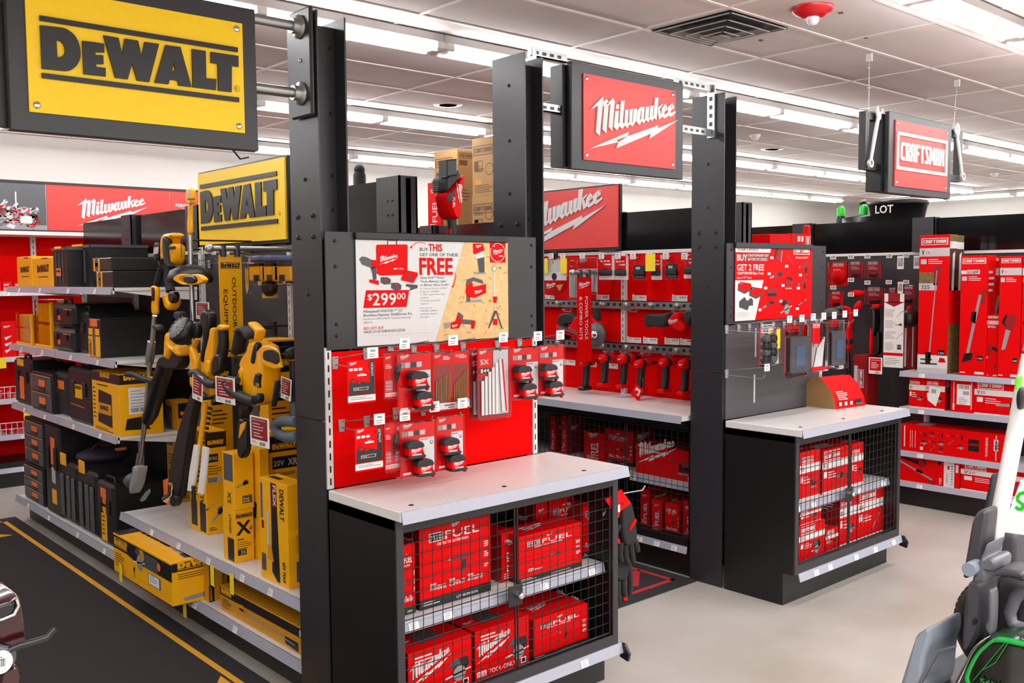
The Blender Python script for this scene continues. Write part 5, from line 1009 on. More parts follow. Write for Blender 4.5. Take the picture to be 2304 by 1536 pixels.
for i, (px, py, v) in enumerate(((1311, 815, 1), (1353, 806, 0), (1396, 808, 2), (1434, 819, 3), (1490, 816, 0), (1534, 820, 2))): drill(px, py, 'red and black cordless drill parked nose-in under the lower bar, ' + NTH(i, 6), v)
q = at(1434, 882, 5.36); b = MB(); b.T = TR(*q) @ RX(.5); b.box(-.002, -.045, -.05, 0, .045, .05, RED); Face(b, (-.002, 0, 0), (0, -1, 0), (0, 0, 1), (-1, 0, 0)).poly([(-.025, -.02), (.025, -.02), (.025, .03), (-.025, .03)], WHITE); b.build('swing_tag', label='small red swing tag hanging below the fourth drill', cat='tag')
# ================================================================ pegged goods left of the tall red boxes
XP = 8.3
def rcard(px, lab, m=DRED, dome=None, X=XP, shell_=True, cat='blister pack'):
    a = QX(px[0], px[1], X); c = QX(px[2], px[3], X); W, H = a.y-c.y, a.z-c.z; p = thing('blister_pack', lab, cat, (X, a.y, c.z), -math.pi/2)
    b = MB().prism([(W*.08, 0), (W*.92, 0), (W, H*.06), (W, H*.9), (W*.9, H), (W*.1, H), (0, H*.9), (0, H*.06)], 0, .003, m, 0, lambda u, v, d: (u, d, v)); F = Face(b, (0, 0, 0), (1, 0, 0), (0, 0, 1), (0, -1, 0)); F.crafts(W*.12, H*.82, W*.6, WHITE, hs=.8); F.lines(W*.15, H*.68, W*.6, 3, H*.07, H*.025, LGREY)
    b.build('card', p)
    if dome == 'round': MB().lathe([(W*.36, 0), (W*.36, .03), (W*.28, .05), (0, .056)], (W*.5, 0, H*.4), (0, -1, 0), RED, 24).build('spool', p)
    else: MB().box(W*.25, -.03, H*.1, W*.75, -.001, H*.32, BPL, .006).build('contents', p)
    if shell_: shell(p, -.004, W+.004, -.06 if dome else -.035, -.001, -.003, H+.003)
    return p
rcard((1870, 590, 1908, 643), 'red blister pack with a round line spool behind the bare counter', RED, 'round'); rcard((1910, 589, 1943, 626), 'dark red blister pack in the top row right of the round spool pack'); rcard((1949, 589, 1984, 626), 'dark red blister pack in the top row, second right of the round spool pack')
rcard((1869, 655, 1897, 692), 'crumpled clear and red pack below the round spool pack', RED); rcard((1949, 648, 1990, 686), 'dark red blister pack in the second row with a blue edge'); rcard((1999, 648, 2020, 668), 'small dark red pack above the white leaflet'); rcard((2032, 642, 2061, 686), 'red and white pack beside the tallest red box')
g = thing('sander_pack', 'red pouch hanging in the second row right of the crumpled pack', 'tool', at(1928, 660, XP)); MB().ell((0, 0, 0), (.04, .085, .035), RED, 16, 8).build('pouch', g)
g = thing('hand_tool', 'small red handled tool hanging under the red pouch', 'tool', at(1930, 690, 8.25)); b = MB(); b.T = RX(.5); b.ell((0, 0, 0), (.03, .035, .065), RED, 12, 8); b.build('handle', g)
def tag2(px, X, lab, m=TAGW):
    a = QX(px[0], px[1], X); c = QX(px[2], px[3], X); b = MB().box(X, c.y, c.z, X+.003, a.y, a.z, m); F = Face(b, (X, a.y, c.z), (0, -1, 0), (0, 0, 1), (-1, 0, 0)); W, H = a.y-c.y, a.z-c.z
    F.rect(W*.12, H*.2, W*.88, H*.85, RED if H > .12 else GREYP); F.lines(W*.2, H*.75, W*.5, 3, H*.12, H*.04, WHITE, 2)
    b.build('price_tag', label=lab, cat='price tag', group='price tags on the right-hand pegboard')
for i, (px, py) in enumerate(((1868, 574), (1908, 573), (1945, 572), (1994, 571), (2032, 570), (1908, 625), (1945, 631), (1993, 630), (2032, 630), (1868, 642), (1908, 658))): tag2((px, py, px+13, py+9), 8.2, 'small white price tag on the right-hand pegboard, ' + ('top row, ' + NTH(i, 5) if i < 5 else 'middle row, ' + NTH(i-5, 4) if i < 9 else 'below the middle row, ' + NTH(i-9, 2)))
for px, lab in (((2019, 576, 2033, 605), 'narrow white tag with red mark, left of its twin atop the pegboard'), ((2056, 575, 2070, 604), 'narrow white tag with a red mark, against the tallest red box'), ((2020, 634, 2031, 660), 'narrow white tag with a grey mark in the middle of the pegboard')): tag2(px, 8.18, lab)
a = QX(1990, 660, 8.12); c = QX(2031, 828, 8.12); W, H = a.y-c.y, a.z-c.z
b = MB().box(8.12, c.y, c.z, 8.126, a.y, a.z, TAGW); F = Face(b, (8.12, a.y, c.z), (0, -1, 0), (0, 0, 1), (-1, 0, 0)); F.poly([(W*.2, H), (W*.8, H), (W*.8, H*.88), (W, H*.885), (W*.5, H*.82), (W*.0, H*.885), (W*.2, H*.88)], DRED); F.rect(W*.0, H*.88, W, H*.89, RED, 1)
for i in range(4): F.lines(W*.06, H*(.78-.15*i), W*.55, 6, H*.018, H*.006, GREYP, 1, i); F.art(('trim', 'chain', 'trim', 'box')[i], W*.8, H*(.73-.15*i), W*.3, PT, GREYP, 1)
F.rect(0, H*.16, W, H*.2, RED); F.lines(W*.1, H*.12, W*.8, 4, H*.025, H*.007, GREYP, 1); b.build('leaflet', label='tall white leaflet with a red arrow top hanging left of the tallest red box', cat='leaflet')
a = QX(1955, 803, 8.1); c = QX(1984, 842, 8.1); W, H = a.y-c.y, a.z-c.z; b = MB().box(8.1, c.y, c.z, 8.105, a.y, a.z, TAGW); F = Face(b, (8.1, a.y, c.z), (0, -1, 0), (0, 0, 1), (-1, 0, 0)); F.rect(W*.08, H*.2, W*.92, H*.95, RED); F.text('PRODUCT DETAILS', W*.15, H*.8, H*.06, WHITE, W*.7, 2, .02); F.lines(W*.2, H*.65, W*.6, 4, H*.1, H*.04, WHITE, 2); F.bars(W*.5, H*.05, W*.3, H*.1, PT); b.build('product_tag', label='red and white product tag hanging low on the right-hand pegboard', cat='tag')
s = thing('line_trimmer_head', 'black round trimmer head with a red knob on the right-hand pegboard', 'tool', at(2046, 712, 8.25)); MB().lathe([(.02, .06), (.075, .05), (.09, .01), (.09, -.04), (.08, -.07), (0, -.075)], (0, 0, 0), (0, 0, 1), BPL, 24).build('spool_head', s); MB().lathe([(.02, .055), (.025, .085), (.0, .1)], (0, -.0, 0), (0, 0, 1), RED, 12).build('knob', s)
g = thing('work_glove', 'grey ribbed scrubbing glove at the left of the right-hand pegboard', 'glove', at(1872, 704, 8.2)); b = MB().ell((0, 0, 0), (.05, .09, .05), mat('grey_green_knit', '4c5450', .8, bump=.6, scale=150), 16, 10)
b.build('palm', g)
MB().tube([(0, -.05, .04), (0, -.1, .055), (0, -.12, .03)], .02, MATS['grey_green_knit'], 8).build('thumb', g)
u = thing('cordless_blower', 'black and red cordless blower hanging at the middle of the right-hand pegboard', 'blower', at(1965, 800, 8.2)); TK = dict(loc=-u.location)
trace(u, 'tube', BPL, [(1952, 700), (1960, 690), (1978, 690), (1983, 715), (1980, 745), (1975, 760), (1960, 740), (1953, 720)], 8.15, 0, .12, .02, **TK); trace(u, 'nozzle', RED, [(1957, 735), (1968, 745), (1962, 790), (1958, 800), (1955, 770)], 8.14, 0, .08, .008, **TK); trace(u, 'trigger_grip', RED, [(1960, 685), (1984, 684), (1984, 690), (1970, 695)], 8.14, 0, .06, .004, **TK); trace(u, 'side_panel', BPL, [(1972, 750), (1984, 745), (1986, 790), (1974, 800), (1968, 785)], 8.16, 0, .1, .01, **TK)
u = thing('hedge_trimmer', 'black and red hedge trimmer hanging at the left of the right-hand pegboard', 'hedge trimmer', at(1905, 830, 8.2)); TK = dict(loc=-u.location)
trace(u, 'front_handle', RED, [(1895, 687), (1917, 692), (1921, 720), (1912, 748), (1902, 745), (1914, 715), (1908, 700), (1895, 694)], 8.12, 0, .04, .008, **TK); trace(u, 'motor_body', RED, [(1900, 745), (1912, 738), (1921, 760), (1920, 785), (1903, 788), (1898, 770)], 8.13, 0, .12, .015, **TK); trace(u, 'grip', BRUB, [(1899, 760), (1922, 765), (1921, 775), (1899, 772)], 8.115, 0, .13, .008, **TK); trace(u, 'blade_cover', BPL, [(1900, 790), (1914, 790), (1915, 850), (1908, 862), (1903, 850)], 8.16, 0, .04, .008, **TK)
u = cx_(1921, 1952, 798, .6, 8.15, .2, 'dark red box with vertical lettering low on the right-hand pegboard', lambda F, L, R, T, W, Dp, H: (F.rect(W*.05, H*.2, W*.3, H*.85, LGREY), F.crafts(W*.75, H*.55, H*.25, WHITE, 2, ang=math.pi/2, hs=.8)), DRED)
MB().box(8.1, u.location.y-.3, .58, 8.48, u.location.y+.3, .6, BSTEEL).build('shelf', label='dark shelf board under the dark red box on the right-hand pegboard', cat='shelf')
# overstock on top of the runs
shf = MB().box(5.68, 4.6, 2.42, 6.0, 8.6, 2.44, BSTEEL).build('top_shelf', label='dark top shelf behind the red aisle sign carrying brown cartons', cat='shelf')
def kraft(F, L, R, T, W, Dp, H):
    F.crafts(W*.05, H-W*.42, W*.72, KRAFTD, hs=.8); F.rect(W*.08, H-W*.8, W*.4, H-W*.55, KRAFTD); F.rect(W*.24, H-W*.78, W*.38, H-W*.57, KRAFT, 2); F.lines(W*.1, H*.5, W*.35, 3, H*.04, H*.012, KRAFTD); F.disc(W*.65, H*.45, W*.15, KRAFTD, 1); F.disc(W*.65, H*.45, W*.13, KRAFT, 2); F.lines(W*.1, H*.18, W*.8, 5, H*.03, H*.01, KRAFTD); F.rect(W*.1, H*.2, W*.35, H*.28, DYEL)
    R.crafts(Dp*.1, H-Dp*.4, Dp*.8, KRAFTD, hs=.8); R.rect(Dp*.1, H-Dp*.75, Dp*.6, H-Dp*.5, KRAFTD); R.lines(Dp*.1, H*.5, Dp*.7, 4, H*.04, H*.012, KRAFTD)
ZK = 2.4405
cx_(977, 1029, 339, ZK, 5.72, .2, 'tall brown carton on the left, behind the red blower head', kraft, KRAFT)
a = cx_(1062, 1122, 440, ZK, 5.70, .3, 'lower brown carton of the right-hand stack beside the steel post', kraft, KRAFT)
cx_(1062, 1122, 308, QX(1092, 440, 5.70).z+.0005, 5.70, .3, 'upper tall brown carton of the right-hand stack beside the steel post', kraft, KRAFT)
cx_(962, 992, 410, ZK, 5.70, .12, 'red box left of the brown cartons, partly behind the blower head', spine, RED)
shf = MB().box(5.68, 3.92, 1.93, 6.2, 5.0, 1.95, BSTEEL).build('top_shelf', label='dark shelf behind the second sale poster carrying a red box', cat='shelf')
c_ = cy_(1733, 1780, 527, 1.9505, 3.95, .25, 'red box left of its twin, showing above the second sale poster', lambda F, L, R, T, W, Dp, H: (F.lines(W*.1, H*.6, W*.5, 3, H*.08, H*.03, WHITE),), RED); cy_(1781, 1825, 526, 1.9505, 3.95, .25, 'red box with white marks, right one showing above the second sale poster', lambda F, L, R, T, W, Dp, H: (F.rect(W*.3, H*.84, W*.45, H*.95, WHITE), F.rect(W*.5, H*.84, W*.6, H*.95, WHITE), F.crafts(W*.95, H*.5, H*.45, WHITE, 2, ang=math.pi/2)), RED)
p0 = QY(1816, 526, 4.25); MB().box(p0.x-.03, 4.23, 1.9505, p0.x+.03, 4.27, p0.z+.07, RED, .01).build('carry_handle', label='red handle sticking up behind the red boxes above the second sale poster', cat='handle')
MB().box(8.53, 3.0, 2.42, 9.1, 8.6, 2.44, BSTEEL).build('top_shelf', label='dark top shelf behind the right-hand black header panels', cat='shelf')
p0 = QX(2020, 494, 8.75); t = thing('storage_tub', 'black round tub with white letters on top of the right shelving run', 'tub', (p0.x, p0.y, 2.4405)); MB().lathe([(.22, 0), (.26, .2), (.27, .2), (.27, .23), (.26, .24), (0, .24)], (0, 0, 0), (0, 0, 1), BPL, 28).build('tub', t); b = MB(); Face(b, (-.262, 0, 0), (0, -1, 0), (0, 0, 1), (-1, 0, 0), .012).text('LOT', -.08, .12, .07, WHITE, .17, 1, .05); b.build('lettering', t)
for px, lab in ((1943, 'small green topped tool right of its twin on top of the right shelving run'), (1892, 'small green topped tool nearest the far corner on top of the right shelving run')):
    p0 = QX(px, 490, 8.75); t = thing('garden_tool', lab, 'tool', (p0.x, p0.y, 2.4405)); MB().lathe([(.2 if px > 1900 else .05, 0), (.2 if px > 1900 else .05, .1), (.04, .13)], (0, 0, 0), (0, 0, 1), BPL, 16).build('housing', t); MB().lathe([(.04, .12), (.04, .2), (.02, .23), (0, .23)], (0, 0, 0), (0, 0, 1), GREEN, 12).build('cap', t)
p0 = QX(809, 400, 2.9); t = thing('black_handle', 'rounded black handle showing above the left black header panel', 'handle', (p0.x, p0.y, 2.3)); b = MB().tube([(0, 0, 0), (0, 0, .26), (0, 0, .3)], [.035, .035, .02], BRUB, 12).ell((0, 0, .29), (.03, .03, .03), BRUB, 12, 8); b.build('grip', t)
MB().box(2.812, p0.y-.4, 2.28, 2.96, p0.y+.4, 2.2995, BSTEEL).build('top_shelf', label='dark shelf on the back of the left shelving run', cat='shelf')
# red blower head standing behind the red hook panel
u = thing('cordless_blower', 'red and black cordless tool head standing upright above the white sale poster', 'blower', at(1017, 700, 3.76, 'y')); u.location.z = 0; TK = dict(loc=-u.location, ax='y')
trace(u, 'housing', RED, [(1000, 420), (1040, 392), (1046, 395), (1047, 410), (1043, 445), (1033, 478), (1026, 492), (1006, 492), (990, 478), (978, 450), (972, 430)], 3.72, 0, .13, .025, **TK)
trace(u, 'rear_cover', BRUB, [(970, 396), (985, 392), (988, 380), (1028, 380), (1030, 392), (1040, 392), (988, 424), (972, 430), (971, 410)], 3.725, 0, .12, .012, **TK)
trace(u, 'battery', BPL, [(985, 357), (1029, 357), (1030, 394), (986, 397)], 3.71, 0, .07, .006, **TK)
b = MB()
for i in range(5): y = 408+i*5; trace(None, '', BLACK, [(972, y), (986, y-1), (986, y+1.5), (972, y+2.5)], 3.718, 0, .004, 0, 'y', b)
for i in range(5): x = 1007+i*4; trace(None, '', BLACK, [(x, 437-i*3), (x+2.2, 436-i*3), (x+2.2, 455), (x, 452)], 3.718, 0, .004, 0, 'y', b)
F = Art(b, 3.717, 0, 0, 1); q = F.m(1027, 410); F.milw(q[0], q[1], .1, WHITE, 1, ang=-1.65); q = F.m(1019, 444); F.text('FUEL', q[0], q[1], .014, WHITE, .05, 1, .02, -1.6)
b.build('vents_and_print', u, loc=-u.location)
ptube(u, 'shaft', BRUB, [(1016, 490), (1018, 530)], .024, 3.78, 'y', loc=-u.location)
q = at(1018, 530, 3.78, 'y'); MB().tube([q, (q.x, q.y, .02)], [.024, .022], BRUB, 10).build('lower_shaft', u, loc=-u.location)
trace(u, 'trigger', RED, [(1008, 515), (1017, 515), (1018, 530), (1010, 530)], 3.74, 0, .03, .004, **TK)
# ================================================================ black and yellow tool boxes, left run
def blkbox(pl, pr, pt, z, X, dp, lab, art=None, m=None, b_=.012, name='tool_box', cat='tool box', top=None, parts=None):
    """moulded case facing the aisle"""
    a = QX(pl, pt, X); c = QX(pr, pt, X); H = QX((pl+pr)/2, pt, X).z-z; W = a.y-c.y
    t = thing(name, lab, cat, (X, (a.y+c.y)/2, z), -math.pi/2)
    MB().box(-W/2, 0, 0, W/2, dp, H, m or BPL, b_).build('body', t)
    F = lambda b: Face(b, (-W/2, 0, 0), (1, 0, 0), (0, 0, 1), (0, -1, 0), .001)
    if art: b = MB(); art(F(b), W, H, b); b.build('label', t)
    if parts: parts(t, W, dp, H)
    return t
def latch(t, W, dp, H):
    for u in (-W*.25, W*.25): MB().box(u-.03, -.012, H*.5, u+.03, 0, H*.75, BPL, .004).build('latch', t)
    MB().tube([(-.08, .05, H), (-.07, .05, H+.03), (.07, .05, H+.03), (.08, .05, H)], .01, BPL, 8).build('carry_handle', t)
def sticker(u, v, w_, h, txt=True):
    def g(F, W, H, b): F.rect(W*u, H*v, W*(u+w_), H*(v+h), YEL); F.dewalt(W*(u+w_*.1), H*(v+h*.6), W*w_*.8, BLACK, 2, False); F.lines(W*(u+w_*.1), H*(v+h*.4), W*w_*.7, 3, H*h*.12, H*h*.05, BLACK, 2)
    return g
def drawers(n):
    def g(t, W, dp, H):
        for i in range(n):
            z0 = H*(.05+.9*i/n); z1 = H*(.05+.9*(i+1)/n)-.006
            d = MB().box(-W*.47, -.008, z0, W*.47, .0, z1, GPL, .003).build('drawer', t)
            b = MB(); F = Face(b, (-W/2, -.0085, 0), (1, 0, 0), (0, 0, 1), (0, -1, 0))
            for r in ((.03, z0, .045, z1), (.03, z1-.004, .97, z1)): F.rect(W*r[0], r[1], W*r[2], r[3], YEL)
            F.rect(W*.42, z0+(z1-z0)*.35, W*.72, z0+(z1-z0)*.75, ORANGE, 2); b.build('trim', d)
            MB().box(-W*.08, -.016, z0+.01, W*.22, -.008, z0+(z1-z0)*.35, BLACK, .002).build('pull', d)
    return g
S1, S2, S3, S0 = 1.9505, 1.4805, .9905, .2105
def bin_art(F, W, H, b): F.dewalt(W*.25, H*.42, W*.6, BLACK, 1, False, ang=.02); F.rect(W*.3, H*.32, W*.8, H*.35, BLACK); F.rect(W*.5, H*.93, W*.8, H*.97, BLACK)
blkbox(37, 70, 577, S1, 2.2, .3, 'yellow storage bin, left one of the pair on the top left shelf', bin_art, YPL, .008, 'storage_bin', 'bin'); blkbox(72, 116, 578, S1, 2.2, .3, 'yellow storage bin, right one of the pair on the top left shelf', bin_art, YPL, .008, 'storage_bin', 'bin')
def tote(pl, pr, pt, lab, X, dp):
    a = QX(pl, pt, X); c = QX(pr, pt, X); H = QX((pl+pr)/2, pt, X).z-S1; W = a.y-c.y; t = thing('open_tote', lab, 'tote', (X, (a.y+c.y)/2, S1), -math.pi/2)
    b = MB().box(-W/2, 0, 0, W/2, dp, .01, BPL).box(-W/2, 0, .01, W/2, .008, H, BPL).box(-W/2, dp-.008, .01, W/2, dp, H, BPL).box(-W/2, .008, .01, -W/2+.008, dp-.008, H, BPL).box(W/2-.008, .008, .01, W/2, dp-.008, H, BPL); b.box(-W/2-.01, -.01, H-.02, W/2+.01, .008, H, GPL).box(W/2-.005, -.01, H-.02, W/2+.012, dp, H, GPL)
    for i in range(3): b.box(-W/2+W*(.2+.25*i), -.006, .03, -W/2+W*(.24+.25*i), 0, H*.9, GPL)
    b.build('body', t); b = MB(); F = Face(b, (-W/2, -.006, 0), (1, 0, 0), (0, 0, 1), (0, -1, 0), .001); F.rect(W*.25, H*.28, W*.6, H*.48, ORANGE); F.dewalt(W*.28, H*.36, W*.28, BLACK, 2, False); b.build('label', t)
    MB().box(-W*.2, -.02, H-.012, W*.2, -.006, H+.006, YPL, .003).build('carry_handle', t)
tote(119, 150, 557, 'black open tote bin beside the yellow bins on the top left shelf', 2.19, .3); tote(152, 205, 552, 'larger black open tote bin with a yellow handle on the top left shelf', 2.3, .4)
def wave(F, W, H, b): F.rect(W*.1, H*.02, W*.42, H*.98, YEL); F.disc(W*.26, H*.7, W*.09, GPL, 2); F.disc(W*.26, H*.3, W*.09, GPL, 2)
lo = blkbox(214, 253, 610, S1, 2.175, .5, 'flat black case with yellow label, lower of two on the top left shelf', wave, b_=.006)
zt_ = QX(233, 610, 2.175).z
blkbox(206, 250, 580, zt_+.001, 2.19, .5, 'flat black case with yellow label, upper of two on the top left shelf', wave, b_=.006)
def org(pl, pr, pt, lab, m):
    a = QX(pl, pt, 2.22); c = QX(pr, pt, 2.22); H = QX((pl+pr)/2, pt, 2.22).z-S2; W = a.y-c.y; t = thing('parts_organizer', lab, 'organizer', (2.22, (a.y+c.y)/2, S2), -math.pi/2)
    b = MB()
    for i in range(3):
        for j in range(2): b.box(-W*.45+W*.31*i, .02, H*(.05+.47*j), -W*.18+W*.31*i, .14, H*(.47+.45*j), YPL, .006)
    b.build('cup', t); shell(t, -W/2, W/2, 0, .17, 0, H, CLEARY, .01); MB().box(W*.42, -.006, H*.05, W*.5, .02, H*.95, YPL, .004).box(-W*.5, -.006, 0, W*.5, .02, H*.06, YPL, .004).build('latch', t)
org(35, 70, 703, 'small clear organizer with yellow cups on the second left shelf', 1); org(76, 114, 674, 'tall clear organizer with amber cups on the second left shelf', 0)
def trimline(F, W, H, b): F.line(W*.55, H*.78, W*.99, H*.76, H*.03, ORANGE); F.rect(W*.3, H*.3, W*.42, H*.5, ORANGE)
blkbox(117, 160, 738, S2, 2.19, .45, 'glossy black case, lower one of a stack on the second left shelf', trimline, parts=latch, b_=.03)
blkbox(116, 162, 683, QX(138, 737, 2.19).z+.005, 2.19, .45, 'glossy black case, upper one of a stack on the second left shelf', trimline, parts=latch, b_=.03)
blkbox(197, 224, 717, S2, 2.18, .5, 'black case with a tall yellow label at the right of the second left shelf', lambda F, W, H, b: (F.rect(W*.02, H*.02, W*.98, H*.55, YEL), F.rect(W*.4, H*.05, W*.6, H*.8, GPL, 2), F.text('DEWALT', W*.28, H*.06, W*.2, BLACK, H*.4, 2, .04, math.pi/2), F.rect(W*.05, H*.58, W*.95, H*.75, YEL), F.rect(W*.2, H*.8, W*.8, H*.99, ORANGE)), b_=.006)
blkbox(164, 194, 700, S2, 2.24, .45, 'black case between the glossy stack and the yellow labelled case', None, parts=latch, b_=.02)
blkbox(31, 68, 808, S3, 2.19, .35, 'black tool box with a yellow plate at the left of the third shelf', lambda F, W, H, b: (F.rect(W*.32, H*.12, W*.58, H*.62, ORANGE), F.rect(W*.2, H*.85, W*.6, H*1.0, YEL)), parts=latch, b_=.02)
blkbox(70, 116, 838, S3, 2.18, .4, 'black two drawer tool box outlined in yellow on the third left shelf', parts=drawers(2), b_=.01)
blkbox(118, 150, 838, S3, 2.22, .3, 'black tool bag with a hanging yellow tag on the third left shelf', lambda F, W, H, b: (F.poly([(W*.1, H*.3), (W*.3, H*.3), (W*.4, H*.75), (W*.2, H*.8)], YEL), F.rect(W*.35, H*.62, W*.8, H*.82, ORANGE)), BRUB, .03, 'tool_bag', 'tool bag')
blkbox(152, 203, 828, S3, 2.19, .45, 'large black tote box with a yellow label on the third left shelf', lambda F, W, H, b: (F.rect(W*.3, H*.45, W*.62, H*.7, YEL), F.dewalt(W*.33, H*.6, W*.26, BLACK, 2, False), F.line(W*.1, H*.32, W*.7, H*.3, H*.015, ORANGE)), parts=latch, b_=.02)
t = thing('red_strap_bag', 'red and black strapped bundle on top of the black tote box', 'bag', QX(165, 825, 2.35)); t.location.z = QX(177, 828, 2.19).z+.002; MB().box(-.1, -.13, .0, .1, .13, .09, RED, .02).box(-.11, -.03, .0, .11, .03, .095, BPL, .01).build('bundle', t)
def speaker_art(F, L, R, T, W, Dp, H):
    F.rect(0, H*.84, W, H, BLACK); F.dewalt(W*.32, H*.89, W*.36, DYEL, 2, False); F.lines(W*.2, H*.77, W*.6, 1, .01, H*.02, BLACK); F.poly([(W*.2, H*.15), (W*.72, H*.1), (W*.72, H*.65), (W*.25, H*.7)], BPL, 2); F.rect(W*.22, H*.3, W*.7, H*.48, DYEL, 3); F.dewalt(W*.3, H*.35, W*.3, BLACK, 4, False); F.lines(W*.03, H*.7, W*.12, 8, H*.07, H*.02, BLACK); F.lines(W*.1, H*.05, W*.7, 2, H*.03, H*.012, BLACK)
    R.rect(0, H*.84, Dp, H, BLACK); R.dewalt(Dp*.1, H*.89, Dp*.6, YEL, 2, False); R.rect(Dp*.2, H*.35, Dp*.7, H*.78, TAGW, 2); R.lines(Dp*.25, H*.72, Dp*.4, 6, H*.05, H*.012, GREYP, 3); R.bars(Dp*.25, H*.38, Dp*.4, H*.07, BLACK, 3); R.poly([(Dp*.1, H*.1), (Dp*.7, H*.08), (Dp*.5, H*.3), (Dp*.15, H*.28)], BPL, 2)
cx_(206, 267, 838, S3, 2.18, .28, 'yellow and black tool chest carton at the right of the third left shelf', speaker_art, YEL)
for k, (pt, zz) in enumerate(((1046, S0), (943, None))):
    z = zz or QX(76, 1045, 2.2).z+.004
    blkbox(55+0*k, 97, pt, z, 2.2, .3, 'black three drawer tower unit, ' + ('lower' if k == 0 else 'upper') + ' one at the left of the bottom shelf', parts=drawers(3), b_=.006)
blkbox(99, 131, 953, S0, 2.19, .3, 'tall black case with a yellow strip label beside the drawer tower', lambda F, W, H, b: (F.rect(W*.4, H*.12, W*.72, H*.28, YEL), F.rect(W*.4, H*.55, W*.7, H*.85, ORANGE), F.rect(W*.42, H*.35, W*.68, H*.52, LGREY)), b_=.015, parts=latch)
for i, (pl, pr, pt) in enumerate(((133, 171, 1040), (174, 214, 1058))):
    def ribs(t, W, dp, H, i=i):
        for u in (-.3, .05, .32): MB().box(W*u-.03, -.014, .03, W*u+.035, 0, H*.78, GPL, .008).build('rib', t)
        MB().box(-W*.35, -.01, H-.03, -W*.05, .0, H+.06, YEL, .003).build('hang_tag', t)
    blkbox(pl, pr, pt, S0, 2.2, .35, 'black ribbed roller case with yellow tag, ' + ('left' if i == 0 else 'right') + ' of the pair on the bottom shelf', parts=ribs, b_=.02)
blkbox(217, 252, 1085, S0, 2.19, .5, 'black case with a yellow strip label at the right end of the bottom left shelf', lambda F, W, H, b: (F.rect(W*.25, H*.05, W*.6, H*.6, YEL), F.rect(W*.25, H*.65, W*.6, H*.9, ORANGE), F.lines(W*.3, H*.5, W*.2, 6, H*.07, H*.02, BLACK, 2)), b_=.02, parts=latch)
t = thing('tool_bag', 'soft dark purple bag slumped on a black case on the bottom left shelf', 'tool bag', QX(236, 1080, 2.45)); t.location.z = QX(236, 1085, 2.19).z+.003
MB().ell((0, 0, .05), (.2, .16, .06), mat('purple_cloth', '2f2636', .7, bump=.5, scale=60), 18, 10).build('body', t); MB().tube([(-.1, 0, .09), (-.05, -.02, .14), (.06, -.02, .14), (.1, 0, .09)], .012, BRUB, 8).build('carry_handle', t)
MB().tube([(.05, -.1, .09), (.12, -.14, .1)], .014, ORANGE, 8).build('zip_pull', t)
# ---- yellow cartons on the near deck
def dwart(kind='chain', name_at='v', pic=True):
    def g(F, L, R, T, W, Dp, H):
        F.rect(W*.05, H*.55, W*.5, H*.95, GPL if pic else YEL); F.text('DEWALT', W*.85, H*.05, W*.2, BLACK, H*.4, 2, .04, math.pi/2); F.rect(W*.1, H*.05, W*.45, H*.3, BLACK); F.lines(W*.12, H*.45, W*.5, 4, H*.03, H*.01, BLACK); F.art(kind, W*.5, H*.75, W*.6, DYEL, BLACK, 2, 1.2)
        R.rect(0, H*.84, Dp, H*.99, BLACK); R.dewalt(Dp*.12, H*.87, Dp*.75, YEL, 2, hs=.95); R.rect(Dp*.1, H*.7, Dp*.6, H*.78, BLACK); R.text('20V MAX', Dp*.14, H*.72, H*.035, LGREY, Dp*.42, 2, .02); R.lines(Dp*.1, H*.66, Dp*.7, 4, H*.025, H*.007, BLACK); R.art(kind, Dp*.5, H*.3, Dp*.6, BLACK, GPL, 2, .5); R.lines(Dp*.1, H*.06, Dp*.4, 2, H*.02, H*.008, BLACK)
    return g
ZD = .5055
def rpx(pr, pt, X, y): return QY(pr, pt, y).x-X
def two(pl, pc, pr, pt, z, lab, art, X=None, base=None, name='product_box', zt=None):
    """carton whose aisle face spans pl..pc and whose end face spans pc..pr"""
    c = QX(pc, pt, X); a = QX(pl, pt, X); dp = rpx(pr, pt, X, c.y); H = (zt or c.z)-z
    return carton(name, lab, 'box', a.y-c.y, dp, H, base or YEL, art, (X, (a.y+c.y)/2, z), -math.pi/2)
two(422, 460, 508, 972, ZD, 'tall yellow hedge trimmer box with a white price sheet, left on the wide deck', lambda F, L, R, T, W, Dp, H: (dwart('pole')(F, L, R, T, W, Dp, H), F.rect(W*.62, H*.02, W*.95, H*.3, BLACK, 3), R.art('chain', Dp*.6, H*.2, Dp*.7, BLACK, GPL, 3, .8), R.rect(Dp*.1, H*.5, Dp*.7, H*.56, LGREY, 3), R.text('EDGE', Dp*.12, H*.51, H*.04, BLACK, Dp*.4, 4, .04)), 2.33)
two(430, 468, 520, 800, ZD, 'taller yellow box standing at the back behind the hanging chainsaw', dwart('chain'), 2.5)
two(372, 400, 440, 905, ZD, 'tall orange yellow box at the back left behind the black scabbards', dwart('trim'), 2.55, DYEL)
two(560, 600, 670, 765, ZD, 'large yellow box at the back of the wide deck next to the steel post', dwart('blow'), 2.52)
